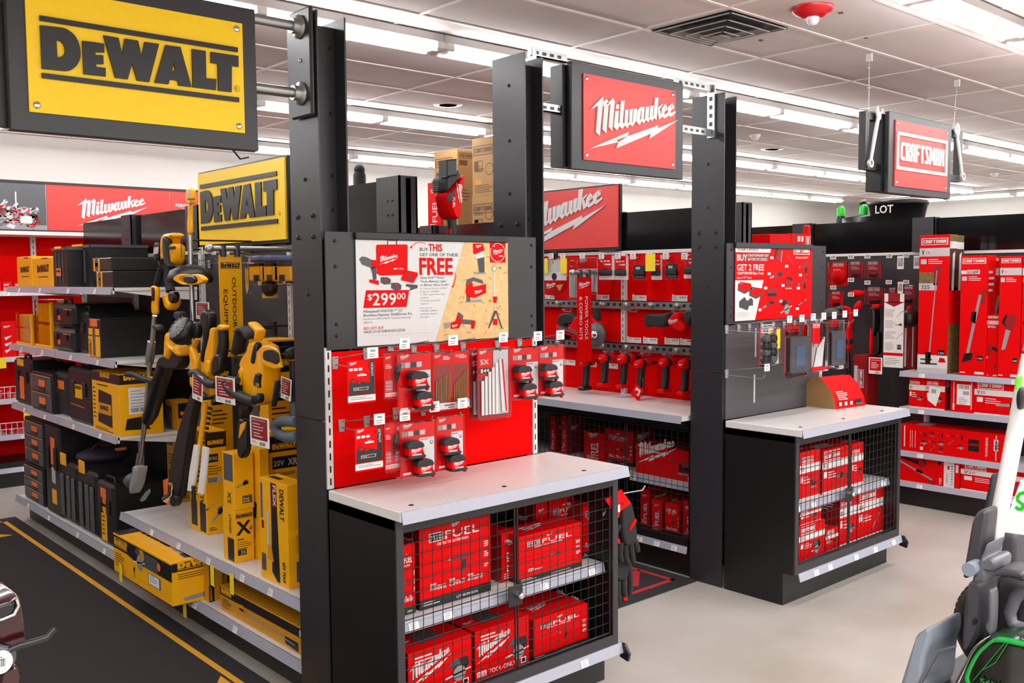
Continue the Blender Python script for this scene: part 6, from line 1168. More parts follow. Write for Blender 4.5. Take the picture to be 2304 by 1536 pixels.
lo = two(501, 526, 570, 1148, ZD, 'lower yellow box of a stack marked XR on the wide deck', lambda F, L, R, T, W, Dp, H: (F.rect(W*.4, H*.02, W*.95, H*.45, BLACK), F.text('DEWALT', W*.75, H*.55, W*.18, BLACK, H*.35, 2, .04, math.pi/2), R.dewalt(Dp*.1, H*.83, Dp*.85, BLACK, 2, hs=.9), R.text('X', Dp*.12, H*.52, H*.25, BLACK, Dp*.7, 2, .06), R.poly([(Dp*.75, H*.6), (Dp*.9, H*.68), (Dp*.9, H*.58)], RED, 3), R.lines(Dp*.15, H*.42, Dp*.5, 1, .01, H*.02, BLACK), R.lines(Dp*.12, H*.37, Dp*.8, 4, H*.04, H*.01, BLACK), R.rect(Dp*.15, H*.13, Dp*.6, H*.24, BLACK), R.text('3X', Dp*.3, H*.15, H*.07, LGREY, Dp*.25, 3, .04)), 2.2)
z2 = QX(526, 1148, 2.2).z+.001
two(500, 525, 569, 1022, z2, 'upper yellow box of a stack on the wide deck', lambda F, L, R, T, W, Dp, H: (F.rect(W*.1, H*.5, W*.9, H*.98, GPL), F.text('5X', W*.7, H*.1, W*.3, BLACK, H*.2, 2, .04, math.pi/2), R.art('chain', Dp*.5, H*.45, Dp*.55, BLACK, GPL, 2, .3), R.rect(Dp*.4, H*.1, Dp*.9, H*.24, GPL), R.text('DS', Dp*.45, H*.12, H*.08, YEL, Dp*.3, 3, .05)), 2.2)
two(585, 604, 672, 972, ZD, 'tall yellow box marked 20V at the back right of the wide deck', lambda F, L, R, T, W, Dp, H: (F.rect(0, H*.35, W, H, BLACK), F.text('DEWALT', W*.75, H*.45, W*.45, YEL, H*.5, 2, .04, math.pi/2), R.rect(0, H*.83, Dp, H*.96, BLACK), R.dewalt(Dp*.1, H*.85, Dp*.8, YEL, 2, hs=.8), R.rect(Dp*.1, H*.69, Dp*.95, H*.79, BLACK), R.text('20V', Dp*.14, H*.715, H*.045, LGREY, Dp*.35, 2, .03), R.text('XR', Dp*.62, H*.71, H*.055, WHITE, Dp*.3, 2, .04), R.text('12" CHAINSAW', Dp*.1, H*.63, H*.03, BLACK, Dp*.75, 2, .02), R.lines(Dp*.1, H*.6, Dp*.8, 2, H*.02, H*.006, BLACK)), 2.42)
two(556, 583, 604, 1010, ZD, 'slim yellow box with a saw picture behind the stacked boxes', lambda F, L, R, T, W, Dp, H: (F.art('chain', W*.5, H*.4, W*1.2, BLACK, GPL, 2, 1.5), F.lines(W*.2, H*.9, W*.3, 4, H*.03, H*.01, BLACK)), 2.32)
two(583, 645, 690, 1092, ZD, 'yellow and black box with a long saw picture at the wide deck front', lambda F, L, R, T, W, Dp, H: (F.poly([(W*.42, H*.1), (W*.6, H*.02), (W*.7, H*.02), (W*.62, H*.98), (W*.42, H*.98)], BLACK), F.rect(W*.48, H*.75, W*.62, H*.98, DRED, 2), F.text('FLEX', W*.51, H*.96, W*.1, WHITE, H*.2, 3, .05, -math.pi/2), F.text('DEWALT', W*.74, H*.94, W*.14, BLACK, H*.3, 2, .06, -math.pi/2), F.poly([(W*.27, H*.33), (W*.36, H*.33), (W*.33, H*.68), (W*.27, H*.68)], LGREY, 3), F.poly([(W*.28, H*.22), (W*.5, H*.2), (W*.42, H*.36), (W*.3, H*.36)], DYEL, 4), F.rect(W*.04, H*.08, W*.2, H*.25, GPL), F.rect(W*.04, H*.6, W*.12, H*.95, BLUEP), F.rect(W*.06, H*.5, W*.15, H*.58, DRED), F.text('60V MAX', W*.8, H*.24, W*.1, BLACK, H*.2, 2, .05, -math.pi/2), R.rect(Dp*.4, H*.05, Dp*.9, H*.25, GPL), R.lines(Dp*.4, H*.5, Dp*.5, 12, H*.015, H*.008, DYEL), T.rect(W*.1, Dp*.3, W*.5, Dp*.6, BPL)), 2.2)
# ---- yellow cartons on the low deck
def csart(F, L, R, T, W, Dp, H):
    F.poly([(0, H*.62), (W*.25, H*.62), (W*.4, H*.55), (W, H*.55), (W, H*.95), (0, H*.95)], BLACK); F.dewalt(W*.02, H*.68, W*.24, YEL, 2, hs=.9); F.art('saw', W*.48, H*.72, H*.7, DYEL, GPL, 3); F.rect(W*.55, H*.55, W*.78, H*.9, GPL, 2); F.disc(W*.8, H*.75, H*.1, ORANGE, 3); F.lines(W*.03, H*.5, W*.18, 6, H*.06, H*.02, BLACK); F.art('chain', W*.38, H*.3, H*.24, BLACK, GPL, 2, 1.4); F.rect(W*.62, H*.2, W*.82, H*.48, BLUEP, 2); F.rect(W*.63, H*.22, W*.8, H*.46, TAGW, 3); F.lines(W*.65, H*.42, W*.12, 3, H*.06, H*.02, GREYP, 4)
    R.rect(0, H*.78, Dp, H*.98, BLACK); R.dewalt(Dp*.1, H*.81, Dp*.8, YEL, 2, hs=.7); R.lines(Dp*.1, H*.7, Dp*.7, 3, H*.05, H*.015, BLACK); R.art('chain', Dp*.6, H*.12, Dp*.5, BLACK, GPL); R.rect(Dp*.7, H*.0, Dp*.9, H*.0+.001, BLACK)
    T.rect(0, 0, W*.12, Dp, BLACK); T.dewalt(W*.15, Dp*.3, W*.5, BLACK, 2, False); T.art('chain', W*.85, Dp*.4, Dp*.6, BLACK, GPL)
XL = 2.02
cc = QX(386, 1275, XL); aa = QX(254, 1190, XL); zb_ = QX(320, 1292, XL).z
carton('product_box', 'large yellow and black saw carton jutting out under the wide deck', 'box', aa.y-cc.y, .32, (aa.z+cc.z)/2-.2125, YEL, csart, (XL, (aa.y+cc.y)/2, .2125), -math.pi/2)
def small(F, L, R, T, W, Dp, H): F.rect(W*.75, 0, W, H, DYEL); F.art('chain', W*.4, H*.5, H*.5, BLACK, GPL); F.rect(W*.55, H*.1, W*.62, H*.9, BLACK); R.rect(0, 0, Dp*.4, H, BLACK); R.text('DEWALT', Dp*.2, H*.1, Dp*.12, YEL, H*.8, 2, .04, math.pi/2)
two(424, 470, 500, 1318, S0, 'small orange box, lower one of a stack of two on the bottom deck', small, 2.2, DYEL)
two(424, 470, 500, 1268, QX(470, 1318, 2.2).z+.001, 'small orange box, upper one of a stack of two on the bottom deck', small, 2.2, DYEL)
carton('product_box', 'long yellow and black box with a pole tool picture on the bottom deck', 'box', QX(495, 1330, 2.2).y-3.92, .3, QX(495, 1315, 2.2).z-S0, DYEL, lambda F, L, R, T, W, Dp, H: (F.rect(0, H*.62, W, H*.96, BLACK), F.dewalt(W*.02, H*.7, W*.13, YEL, 2), F.art('pole', W*.55, H*.32, W*.34, BLACK, DYEL, 2, -.03), F.lines(W*.03, H*.5, W*.12, 5, H*.08, H*.025, BLACK), F.rect(W*.9, H*.66, W*.97, H*.9, LGREY, 2), T.lines(W*.1, Dp*.8, W*.5, 4, Dp*.15, Dp*.05, BLACK)), (2.2, (QX(495, 1330, 2.2).y+3.92)/2, S0), -math.pi/2)
for i, (px, py) in enumerate(((477, 1272), (521, 1290), (271, 1268), (415, 1346))):
    q = QX(px, py, 2.0 if px == 271 else 2.135); MB().box(q.x-.001, q.y-.022, q.z-.11, q.x, q.y+.022, q.z+.0, TAGY).build('price_tag', label='yellow hanging price tag ' + ('left of its twin under the wide deck edge', 'right of its twin under the wide deck edge', 'below the left end of the large saw carton', 'at the left end of the bottom deck strip')[i], cat='price tag')
# ---- outdoor tools hung in front of the yellow boxes
def ope(name, lab, cat, px, py, X): t = thing(name, lab, cat, at(px, py, X)); return t, dict(loc=-t.location)
u, K = ope('pole_saw', 'upright pole tool with a yellow battery head on top and a black dome guard', 'pole tool', 432, 760, 2.3)
trace(u, 'battery_head', YPL, [(418, 423), (439, 421), (442, 428), (442, 455), (436, 459), (420, 458), (416, 450)], 2.27, 0, .07, .012, **K); trace(u, 'battery_label', LGREY, [(421, 430), (426, 430), (426, 443), (421, 443)], 2.268, 0, .003, 0, **K); trace(u, 'battery_slot', BLACK, [(422, 446), (437, 446), (437, 450), (422, 450)], 2.268, 0, .003, 0, **K)
trace(u, 'grip', YPL, [(423, 459), (436, 458), (435, 490), (436, 508), (434, 527), (420, 527), (420, 500), (424, 480)], 2.285, 0, .045, .012, **K)
ptube(u, 'shaft', ALU, [(427, 526), (430, 615), (434, 720), (438, 800)], .015, 2.31, **K)
b = MB(); q = at(428, 628, 2.28); b.lathe([(.0, .085), (.05, .08), (.11, .05), (.13, .0), (.12, -.02), (0, -.022)], q, (0, 0, 1), BPL, 26); b.build('dome_guard', u, **K)
trace(u, 'guard_trim', YPL, [(386, 627), (402, 616), (425, 617), (425, 620), (410, 622), (404, 630), (412, 636), (440, 638), (455, 634), (452, 622), (436, 620), (438, 616), (456, 617), (472, 628), (465, 637), (440, 641), (410, 641)], 2.15, 0, .03, .004, **K); trace(u, 'front_cover', BPL, [(412, 622), (425, 619), (445, 620), (456, 626), (454, 634), (440, 638), (415, 636), (411, 630)], 2.14, 0, .04, .008, **K)
u, K = ope('string_trimmer', 'string trimmer with a yellow motor head up and a grey guard at the bottom', 'string trimmer', 312, 1120, 2.22)
trace(u, 'motor_housing', YPL, [(361, 535), (372, 525), (392, 523), (414, 520), (416, 530), (404, 533), (397, 545), (418, 547), (420, 560), (417, 588), (404, 597), (392, 592), (385, 580), (362, 585), (358, 570)], 2.22, 0, .12, .02, **K); trace(u, 'battery', BPL, [(345, 550), (352, 544), (362, 546), (364, 582), (352, 588), (344, 578)], 2.21, 0, .14, .012, **K); trace(u, 'air_cover', BRUB, [(364, 533), (376, 530), (384, 540), (382, 560), (388, 590), (398, 598), (390, 602), (375, 598), (364, 570)], 2.2, 0, .15, .012, **K); trace(u, 'battery_panel', LGREY, [(346, 557), (356, 555), (355, 570), (345, 572)], 2.205, 0, .003, 0, **K)
b = MB(); F = Art(b, 2.2195, 0, 0, 1, 'x'); q = F.m(411, 578); F.dewalt(q[0], q[1], .1, BLACK, 1, False, ang=math.pi/2); b.build('print', u, **K); trace(u, 'side_knob', BRUB, [(378, 553), (396, 553), (397, 560), (379, 561)], 2.2, 0, .02, .004, **K)
ptube(u, 'rear_grip', BRUB, [(376, 596), (378, 625), (384, 655)], [.03, .026, .03], 2.28, **K); ptube(u, 'front_grip', BRUB, [(364, 600), (352, 640), (350, 650)], [.022, .02, .02], 2.25, **K)
trace(u, 'trigger_housing', YPL, [(364, 668), (366, 662), (378, 660), (380, 672), (395, 682), (407, 665), (410, 680), (404, 692), (388, 700), (370, 692)], 2.24, 0, .08, .016, **K); trace(u, 'trigger_cover', BPL, [(376, 656), (400, 654), (408, 668), (395, 684), (378, 680)], 2.22, 0, .1, .014, **K)
trace(u, 'clutch_cover', YPL, [(337, 648), (340, 642), (352, 644), (362, 646), (362, 662), (356, 685), (357, 709), (340, 709), (338, 680), (346, 672), (338, 664)], 2.2, 0, .07, .014, **K); trace(u, 'side_lever', BPL, [(340, 650), (346, 644), (349, 656), (347, 676), (341, 678)], 2.19, 0, .02, .004, **K)
ptube(u, 'shaft', ALU, [(348, 710), (343, 765), (336, 830), (328, 930), (316, 1030)], .016, 2.24, **K); ptube(u, 'shaft_coupler', STEEL, [(341, 768), (338, 800), (335, 820)], [.026, .03, .024], 2.24, **K)
ptube(u, 'loop_handle', BRUB, [(285, 842), (300, 842), (318, 850), (345, 858)], [.018, .02, .02, .016], 2.2, **K); trace(u, 'handle_clamp', YPL, [(320, 847), (346, 850), (348, 856), (322, 856)], 2.21, 0, .06, .004, **K)
q = at(308, 1092, 2.22); b = MB(); b.lathe([(0, .03), (.05, .03), (.055, 0), (.05, -.02), (0, -.02)], q+Vector((0, .07, .02)), (-.2, .6, .5), GPL, 18); b.build('spool_head', u, **K); trace(u, 'guard', GREYP, [(306, 1052), (322, 1055), (326, 1068), (335, 1056), (332, 1072), (318, 1100), (297, 1114), (289, 1108), (292, 1085), (304, 1072)], 2.15, 0, .12, .012, **K); ptube(u, 'gear_neck', STEEL, [(315, 1022), (310, 1060)], [.02, .022], 2.24, **K); trace(u, 'line_cutter', mat('green_tint_metal', '7d9a86', .3, .6), [(314, 1125), (326, 1108), (335, 1100), (336, 1106), (325, 1124), (318, 1128)], 2.14, 0, .008, 0, **K)
u, K = ope('leaf_blower', 'leaf blower with a grey spiral fan grille above two long black tubes', 'leaf blower', 420, 1130, 2.22)
q = at(404, 740, 2.16); b = MB(); b.lathe([(0, .015), (.06, .014), (.078, .0), (.08, -.03), (.07, -.06)], q, (-.75, -.1, .55), BPL, 26)
fr = Face(b, q+Vector((-.75, -.1, .55)).normalized()*.017, (.0, -1, -.18), (.55, -.1, .75), (-.75, -.1, .55), .002)
for r in (.015, .027, .039, .051, .063):
    for k in range(14): a0 = k*.45+r*40; fr.line(r*math.cos(a0), r*math.sin(a0), (r+.006)*math.cos(a0+.36), (r+.006)*math.sin(a0+.36), .004, GREYP)
b.build('fan_grille', u, **K)
trace(u, 'housing', YPL, [(374, 745), (383, 755), (388, 775), (410, 785), (420, 778), (436, 800), (428, 808), (395, 790), (375, 812), (366, 800)], 2.18, 0, .14, .02, **K); trace(u, 'grip', BRUB, [(388, 705), (396, 700), (420, 702), (424, 715), (405, 722), (392, 718)], 2.2, 0, .08, .012, **K); trace(u, 'rear_handle', BRUB, [(339, 735), (348, 729), (370, 735), (374, 748), (352, 742)], 2.2, 0, .06, .012, **K); trace(u, 'shoulder', BPL, [(425, 735), (440, 725), (452, 722), (460, 735), (455, 760), (440, 765), (430, 755)], 2.2, 0, .12, .015, **K)
ptube(u, 'long_tube', BPL, [(374, 815), (360, 860), (340, 930), (332, 945)], [.05, .05, .045, .04], 2.26, n=12, **K)
trace(u, 'rear_cover', BPL, [(382, 795), (420, 790), (432, 800), (425, 830), (405, 835), (380, 825)], 2.2, 0, .1, .015, **K)
u, K = ope('chainsaw', 'black scabbard chainsaw with a yellow body hanging left of the yellow flag sign', 'chainsaw', 395, 1140, 2.22)
trace(u, 'rear_handle', BPL, [(450, 705), (470, 695), (492, 705), (488, 740), (478, 765), (465, 800), (452, 820), (448, 800), (460, 775), (462, 745), (452, 725)], 2.2, 0, .08, .015, **K); trace(u, 'body', YPL, [(422, 775), (430, 775), (445, 800), (455, 815), (452, 850), (445, 870), (428, 875), (424, 850), (430, 820), (425, 800)], 2.19, 0, .1, .016, **K); trace(u, 'wing', YPL, [(455, 765), (445, 770), (430, 785), (432, 772), (448, 760)], 2.2, 0, .05, .006, **K)
b = MB(); trace(None, '', BPL, [(447, 880), (410, 960), (385, 1040), (374, 1110), (384, 1128), (408, 1130), (420, 1080), (438, 980), (462, 885)], 2.24, 0, .05, .012, 'x', b); b.build('scabbard', u, **K); ptube(u, 'lower_bracket', CHROME, [(385, 1085), (386, 1110), (372, 1122)], [.016, .016, .022], 2.2, **K); trace(u, 'tip_guard', BPL, [(378, 1125), (405, 1118), (414, 1128), (405, 1146), (388, 1142)], 2.2, 0, .08, .012, **K); trace(u, 'orange_foot', ORANGE, [(366, 1080), (386, 1080), (386, 1140), (370, 1130)], 2.3, 0, .06, .004, **K)
u, K = ope('hedge_trimmer', 'hedge trimmer with a yellow body and a yellow blade in a white paper sleeve', 'hedge trimmer', 440, 1130, 2.16)
trace(u, 'body', YPL, [(462, 795), (480, 765), (492, 738), (500, 740), (498, 790), (490, 840), (482, 855), (478, 858), (462, 850), (455, 835)], 2.14, 0, .11, .018, **K); trace(u, 'side_cover', BPL, [(476, 805), (492, 797), (508, 800), (508, 842), (484, 848), (475, 845)], 2.12, 0, .13, .014, **K); trace(u, 'yellow_band', YPL, [(462, 812), (477, 812), (477, 838), (470, 842), (461, 838)], 2.115, 0, .03, .006, **K)
ptube(u, 'top_grip', BRUB, [(502, 738), (503, 770), (499, 800)], [.026, .028, .03], 2.17, n=10, **K); trace(u, 'top_cap', YPL, [(487, 733), (496, 729), (522, 735), (518, 743), (500, 745), (487, 740)], 2.12, 0, .11, .01, **K)
ptube(u, 'loop_handle', BRUB, [(430, 840), (442, 838), (455, 850), (468, 862), (486, 866)], [.02, .022, .024, .024, .02], 2.11, n=10, **K); trace(u, 'skirt', YPL, [(455, 858), (488, 868), (490, 895), (470, 890), (456, 875)], 2.14, 0, .1, .012, **K); trace(u, 'lower_guard', BPL, [(440, 890), (455, 880), (478, 892), (488, 905), (455, 903)], 2.15, 0, .09, .01, **K)
trace(u, 'blade', YPL, [(462, 905), (470, 908), (455, 1000), (443, 1060), (437, 1095), (432, 1094), (440, 1040), (450, 980)], 2.15, 0, .018, .004, **K)
b = MB(); P0 = at(466, 912, 2.165); P1 = at(438, 1085, 2.165)
for i in range(16): p = P0.lerp(P1, i/16+.02); b.box(p.x, p.y-.045, p.z-.012, p.x+.01, p.y+.045, p.z+.002, BPL)
b.build('blade_teeth', u, **K); trace(u, 'paper_sleeve', TAGW, [(436, 1000), (446, 1002), (440, 1060), (432, 1105), (421, 1103), (426, 1060)], 2.14, 0, .012, 0, **K); trace(u, 'paper_sleeve', TAGW, [(455, 1004), (467, 1008), (462, 1060), (455, 1112), (444, 1108), (450, 1060)], 2.14, 0, .012, 0, **K); trace(u, 'blade_tip', BPL, [(430, 1092), (440, 1095), (442, 1130), (431, 1136)], 2.13, 0, .03, .004, **K)
u, K = ope('chainsaw', 'yellow chainsaw with a black grip loop and a black bar cover pointing down', 'chainsaw', 545, 1030, 2.14)
trace(u, 'body', YPL, [(535, 820), (548, 800), (568, 790), (588, 770), (590, 775), (625, 780), (632, 800), (640, 830), (628, 905), (612, 918), (575, 920), (552, 905), (548, 880), (555, 850), (545, 835)], 2.1, 0, .15, .025, **K)
trace(u, 'battery_bay', BLACK, [(594, 787), (615, 785), (624, 795), (626, 815), (620, 820), (612, 816), (592, 810), (590, 798)], 2.092, 0, .01, .003, **K); trace(u, 'bay_rim', YPL, [(588, 778), (618, 779), (630, 795), (636, 822), (640, 828), (622, 832), (588, 818), (584, 795)], 2.097, 0, .02, .004, **K)
trace(u, 'rear_grip', BPL, [(560, 815), (574, 785), (585, 768), (592, 778), (584, 805), (576, 822)], 2.09, 0, .08, .012, **K); trace(u, 'top_grip', BRUB, [(535, 740), (545, 735), (560, 735), (578, 748), (585, 762), (575, 768), (562, 752), (548, 748), (540, 752), (530, 790), (520, 800), (518, 792)], 2.12, 0, .07, .014, **K); trace(u, 'battery_shoe', YPL, [(556, 726), (562, 723), (598, 742), (600, 750), (590, 768), (582, 766), (586, 748), (560, 734)], 2.11, 0, .09, .012, **K)
ptube(u, 'loop_handle', BRUB, [(535, 855), (515, 855), (509, 862), (514, 872), (535, 888), (560, 900), (572, 902)], [.016, .022, .025, .025, .026, .026, .02], 2.07, n=10, **K); trace(u, 'handle_cover', BPL, [(562, 892), (575, 887), (598, 889), (596, 910), (575, 912), (560, 905)], 2.06, 0, .12, .012, **K); trace(u, 'side_panel', BPL, [(572, 848), (580, 838), (592, 845), (588, 850), (586, 868), (590, 875), (568, 868)], 2.092, 0, .02, .006, **K); trace(u, 'side_fin', YPL, [(533, 838), (548, 825), (556, 835), (548, 850), (545, 870), (533, 862)], 2.09, 0, .05, .008, **K); trace(u, 'rear_fin', BPL, [(625, 865), (632, 855), (632, 875), (614, 915), (609, 916)], 2.092, 0, .03, .004, **K)
trace(u, 'sprocket_cover', BPL, [(537, 905), (552, 900), (572, 915), (570, 930), (545, 945), (534, 940)], 2.1, 0, .08, .012, **K); trace(u, 'bar_cover', BPL, [(536, 945), (545, 943), (568, 950), (566, 1000), (565, 1018), (555, 1032), (545, 1034), (534, 1025), (532, 1005), (534, 975)], 2.12, 0, .04, .01, **K); trace(u, 'cover_mark', YPL, [(540, 955), (552, 948), (548, 965), (537, 985)], 2.115, 0, .006, .0, **K); ptube(u, 'bar_spike', BRUB, [(498, 902), (515, 905), (535, 902)], [.008, .014, .016], 2.08, **K)
b = MB(); F = Art(b, 2.0885, 0, 0, 1, 'x'); q = F.m(541, 862); F.dewalt(q[0]-.01, q[1]-.02, .07, BLACK, 1, False, ang=math.pi/2); q = F.m(572, 846); F.text('20V', q[0]+.01, q[1]-.05, .02, YEL, .04, 3); b.build('print', u, **K)
u, K = ope('pole_saw', 'grey curved handle of a pole tool partly hidden by the left steel post', 'pole tool', 650, 985, 2.2)
ptube(u, 'loop_handle', mat('blue_grey_rubber', '5b6670', .6), [(668, 948), (640, 946), (625, 950), (619, 960), (625, 975), (645, 983), (670, 982)], .026, 2.16, n=10, **K); trace(u, 'clamp', GPL, [(648, 910), (668, 905), (672, 945), (652, 945)], 2.17, 0, .08, .012, **K); trace(u, 'grip', BRUB, [(634, 795), (650, 785), (672, 782), (672, 812), (645, 808)], 2.18, 0, .08, .014, **K); ptube(u, 'shaft', BPL, [(660, 812), (662, 905)], .02, 2.2, **K)
for px, py, X, lab in ((428, 540, 2.32, 'upright pole tool'), (398, 560, 2.3, 'string trimmer'), (440, 745, 2.28, 'leaf blower'), (470, 740, 2.26, 'black scabbard chainsaw'), (495, 790, 2.22, 'hedge trimmer'), (590, 800, 2.2, 'yellow chainsaw'), (655, 790, 2.24, 'grey handled pole tool')):
    q = at(px, py, X); MB().tube([q, (2.772, q.y, q.z)], .006, BSTEEL, 6).box(2.76, q.y-.03, q.z-.04, 2.772, q.y+.03, q.z+.04, BSTEEL).build('tool_hook', label='long black hook carrying the '+lab, cat='hook')
def dtag(px, X, lab, sk=0):
    a = at(px[0], px[1], X); c = at(px[2], px[3], X); W, H = a.y-c.y, a.z-c.z; b = MB(); b.T = TR(a.x, a.y, c.z) @ RX(sk)
    b.box(0, -W, 0, .002, 0, H, TAGW); F = Face(b, (0, 0, 0), (0, -1, 0), (0, 0, 1), (-1, 0, 0)); F.rect(W*.08, H*.22, W*.92, H*.95, DRED); F.text('PRODUCT DETAILS', W*.14, H*.86, H*.04, WHITE, W*.7, 2, .02); F.lines(W*.15, H*.74, W*.6, 3, H*.1, H*.025, WHITE, 2); F.lines(W*.2, H*.42, W*.5, 2, H*.1, H*.03, WHITE, 2); F.bars(W*.5, H*.04, W*.3, H*.12, PT); F.lines(W*.1, H*.14, W*.3, 2, H*.05, H*.02, GREYP)
    b.build('product_tag', label=lab, cat='tag')
dtag((440, 679, 471, 719), 2.3, 'red and white product tag hanging under the pole tool'); dtag((431, 838, 455, 900), 2.09, 'red product tag half hidden by the hedge trimmer handle', .1); dtag((484, 845, 529, 912), 2.05, 'red and white product tag between the hedge trimmer and the chainsaw'); dtag((562, 933, 606, 1010), 2.03, 'red and white product tag hanging below the yellow chainsaw'); dtag((630, 845, 654, 898), 2.15, 'narrow red product tag right of the yellow chainsaw', .12)
# ---- battery packs and hooks over the yellow boxes
for i, (px, X) in enumerate(((582, 2.42), (612, 2.42), (640, 2.42))):
    a = QX(px-2, 577, X); c = QX(px+40, 640, X); W = a.y-c.y; H = a.z-c.z; p = thing('blister_pack', 'clear pack with a yellow battery beside the yellow aisle sign, ' + NTH(i, 3), 'blister pack', (X, a.y, c.z), -math.pi/2)
    b = MB().box(0, 0, 0, W, .003, H, DYEL); Face(b, (0, 0, 0), (1, 0, 0), (0, 0, 1), (0, -1, 0)).rect(0, H*.82, W, H, BLUEP); b.build('card', p); MB().box(W*.05, -.06, H*.12, W*.95, -.002, H*.68, YPL, .008).build('battery', p); MB().box(W*.08, -.05, H*.8, W*.92, -.004, H*1.02, BLUEP, .01).build('blue_cap', p); MB().box(W*.05, -.062, H*.62, W*.95, -.01, H*.78, BPL, .006).box(W*.35, -.065, H*.12, W*.65, -.058, H*.35, BPL, .003).build('battery_top', p); shell(p, -.004, W+.004, -.07, -.001, -.003, H+.003, CLEAR)
p = thing('blister_pack', 'yellow card with a dark part hanging below the battery packs', 'blister pack', at(588, 670, 2.45)); K = dict(loc=-p.location); trace(p, 'card', DYEL, [(590, 640), (624, 638), (624, 670), (590, 671)], 2.46, 0, .003, 0, **K); b = MB(); b.ell(at(606, 646, 2.42), (.04, .06, .05), BPL, 14, 8); b.build('contents', p, **K)
for i, px in enumerate((455, 470, 562, 592, 624)):
    q = QX(px, 585 if px > 500 else 592, 2.76); h = hook(0, 0, 0, .32, 'peg hook with white tag below the yellow aisle sign, ' + NTH(i, 5), 'hooks below the yellow sign', ax='x'); h.location = (2.768, q.y, q.z)
p = thing('blister_pack', 'clear bagged part hanging right of the yellow flag sign', 'blister pack', at(558, 660, 2.4)); K = dict(loc=-p.location); trace(p, 'clear_shell', CLEAR, [(550, 590), (560, 588), (570, 610), (568, 660), (552, 662)], 2.4, 0, .04, .006, **K); trace(p, 'part', GPL, [(552, 615), (564, 612), (566, 650), (553, 652)], 2.41, 0, .02, .004, **K)
# ================================================================ back wall run with red panels
g = thing('shelving_run', 'red back wall shelving run with picture headers at the far left', 'shelving')
MB().box(-1, 10.6, .2, 4.95, 10.64, 2.48, REDP).build('back_panel', g); MB().box(-1, 10.12, 0, 4.95, 10.6, .24, BSTEEL).build('kick_base', g)
for x in (1.65, 2.88, 4.11):
    b = MB().box(x-.025, 10.57, .24, x+.025, 10.6, 2.45, WSHELF); slots(b, fy(b, 10.57), x, 1.3, 2.44, .06); b.build('slotted_upright', g)
MB().box(-1, 10.05, 2.44, 4.95, 10.6, 2.475, WSHELF).build('canopy', g)
HZ0, HZ1 = 2.49, 2.94
b = MB().box(.42, 10.07, HZ0, 2.875, 10.09, HZ1, GPL); F = fy(b, 10.07)
R_ = random.Random(11)
for i in range(520):
    u = R_.uniform(.6, 2.78); k = abs(u-2.0)/1.3; hmax = max(.05, .27*(1-k*k)); v = HZ0+.05+R_.uniform(0, 1)*hmax*(.5+.5*R_.random())
    F.art(R_.choice(('drill', 'saw', 'jig', 'recip', 'pack', 'box', 'trim')), u, v, R_.uniform(.05, .1), (RED, LGREY, RED, WHITE, DRED)[i % 5], (BLACK, GREYP)[i % 2], 1+i % 9*.5, R_.uniform(-.6, .6))
F.rect(2.6, HZ0+.18, 2.612, HZ0+.36, WHITE, 3); F.rect(2.45, HZ0+.3, 2.457, HZ0+.42, WHITE, 3); F.rect(.42, HZ0, 2.875, HZ0+.045, GREYP, 1); F.rect(2.64, HZ0+.06, 2.74, HZ0+.13, WHITE, 7)
b.build('header_picture', g)
b = MB().box(2.885, 10.07, HZ0, 4.11, 10.09, HZ1, REDS); F = fy(b, 10.07); a, c = QY(173, 508, 10.07), QY(333, 461, 10.07); F.milw(a.x, a.z, c.x-a.x, WHITE, 1, hs=1.0); b.build('header_panel', g)
b = MB().box(4.12, 10.07, HZ0, 4.95, 10.09, HZ1, REDS); F = fy(b, 10.07)
for t_, x, z in (('PERFORMANCE', 4.17, 2.77), ('TRADE', 4.24, 2.72), ('SOLUTIONS', 4.28, 2.67)): F.text(t_, x, z, .035, WHITE, .033*len(t_), 1, .03)
b.build('header_panel', g)
MB().box(-1, 10.06, HZ1, 4.95, 10.1, HZ1+.02, BSTEEL).box(-1, 10.06, HZ0-.012, 4.95, 10.1, HZ0, BSTEEL).build('header_trim', g)
zs = [QY(40, y, 10.1).z for y in (655, 803, 897, 978, 1052)]
for i, z in enumerate(zs):
    s = thing('shelf', 'white shelf of the red back wall run, ' + NTH(i, 5, 'from the top'), 'shelf'); xr = 3.6 if i == 0 else 4.9
    MB().box(-1, 10.12, z-.03, xr, 10.59, z, WSHELF, .003).build('shelf_board', s); b = MB(); strip(b, 'y', -1, xr, 10.118, z+.004, (2.5, 2.9, 3.2) if i == 0 else (2.6,)); b.build('price_strip', s)
    if i in (2, 3):
        b = MB().tube([(-1, 10.13, z+.12), (4.9, 10.13, z+.12)], .004, WSHELF, 5).tube([(-1, 10.13, z+.06), (4.9, 10.13, z+.06)], .003, WSHELF, 5); x = 2.0
        while x < 4.9: b.tube([(x, 10.13, z), (x, 10.13, z+.12)], .003, WSHELF, 4); x += .05
        b.build('wire_fence', s)
def bartt(F, L, R, T, W, Dp, H):
    F.milw(W*.15, H*.8, W*.5, WHITE); 
    for i in range(3): F.poly([(W*.2, H*(.55-.18*i)), (W*.75, H*(.6-.18*i)), (W*.3, H*(.47-.18*i))], WHITE)
def redrow(i, pxs, pt, n, dp=.2):
    for k, (pl, pr) in enumerate(pxs): cy_(pl, pr, pt, zs[i]+.0005, 10.2, dp, 'red box on the ' + n + ' shelf of the back wall run, ' + NTH(k, len(pxs)), lambda F, L, R, T, W, Dp, H: (F.milw(W*.1, H*.55, W*.6, WHITE), F.rect(W*.1, H*.1, W*.6, H*.4, GREYP if W < .2 else DRED)), grp='red boxes on the back wall')
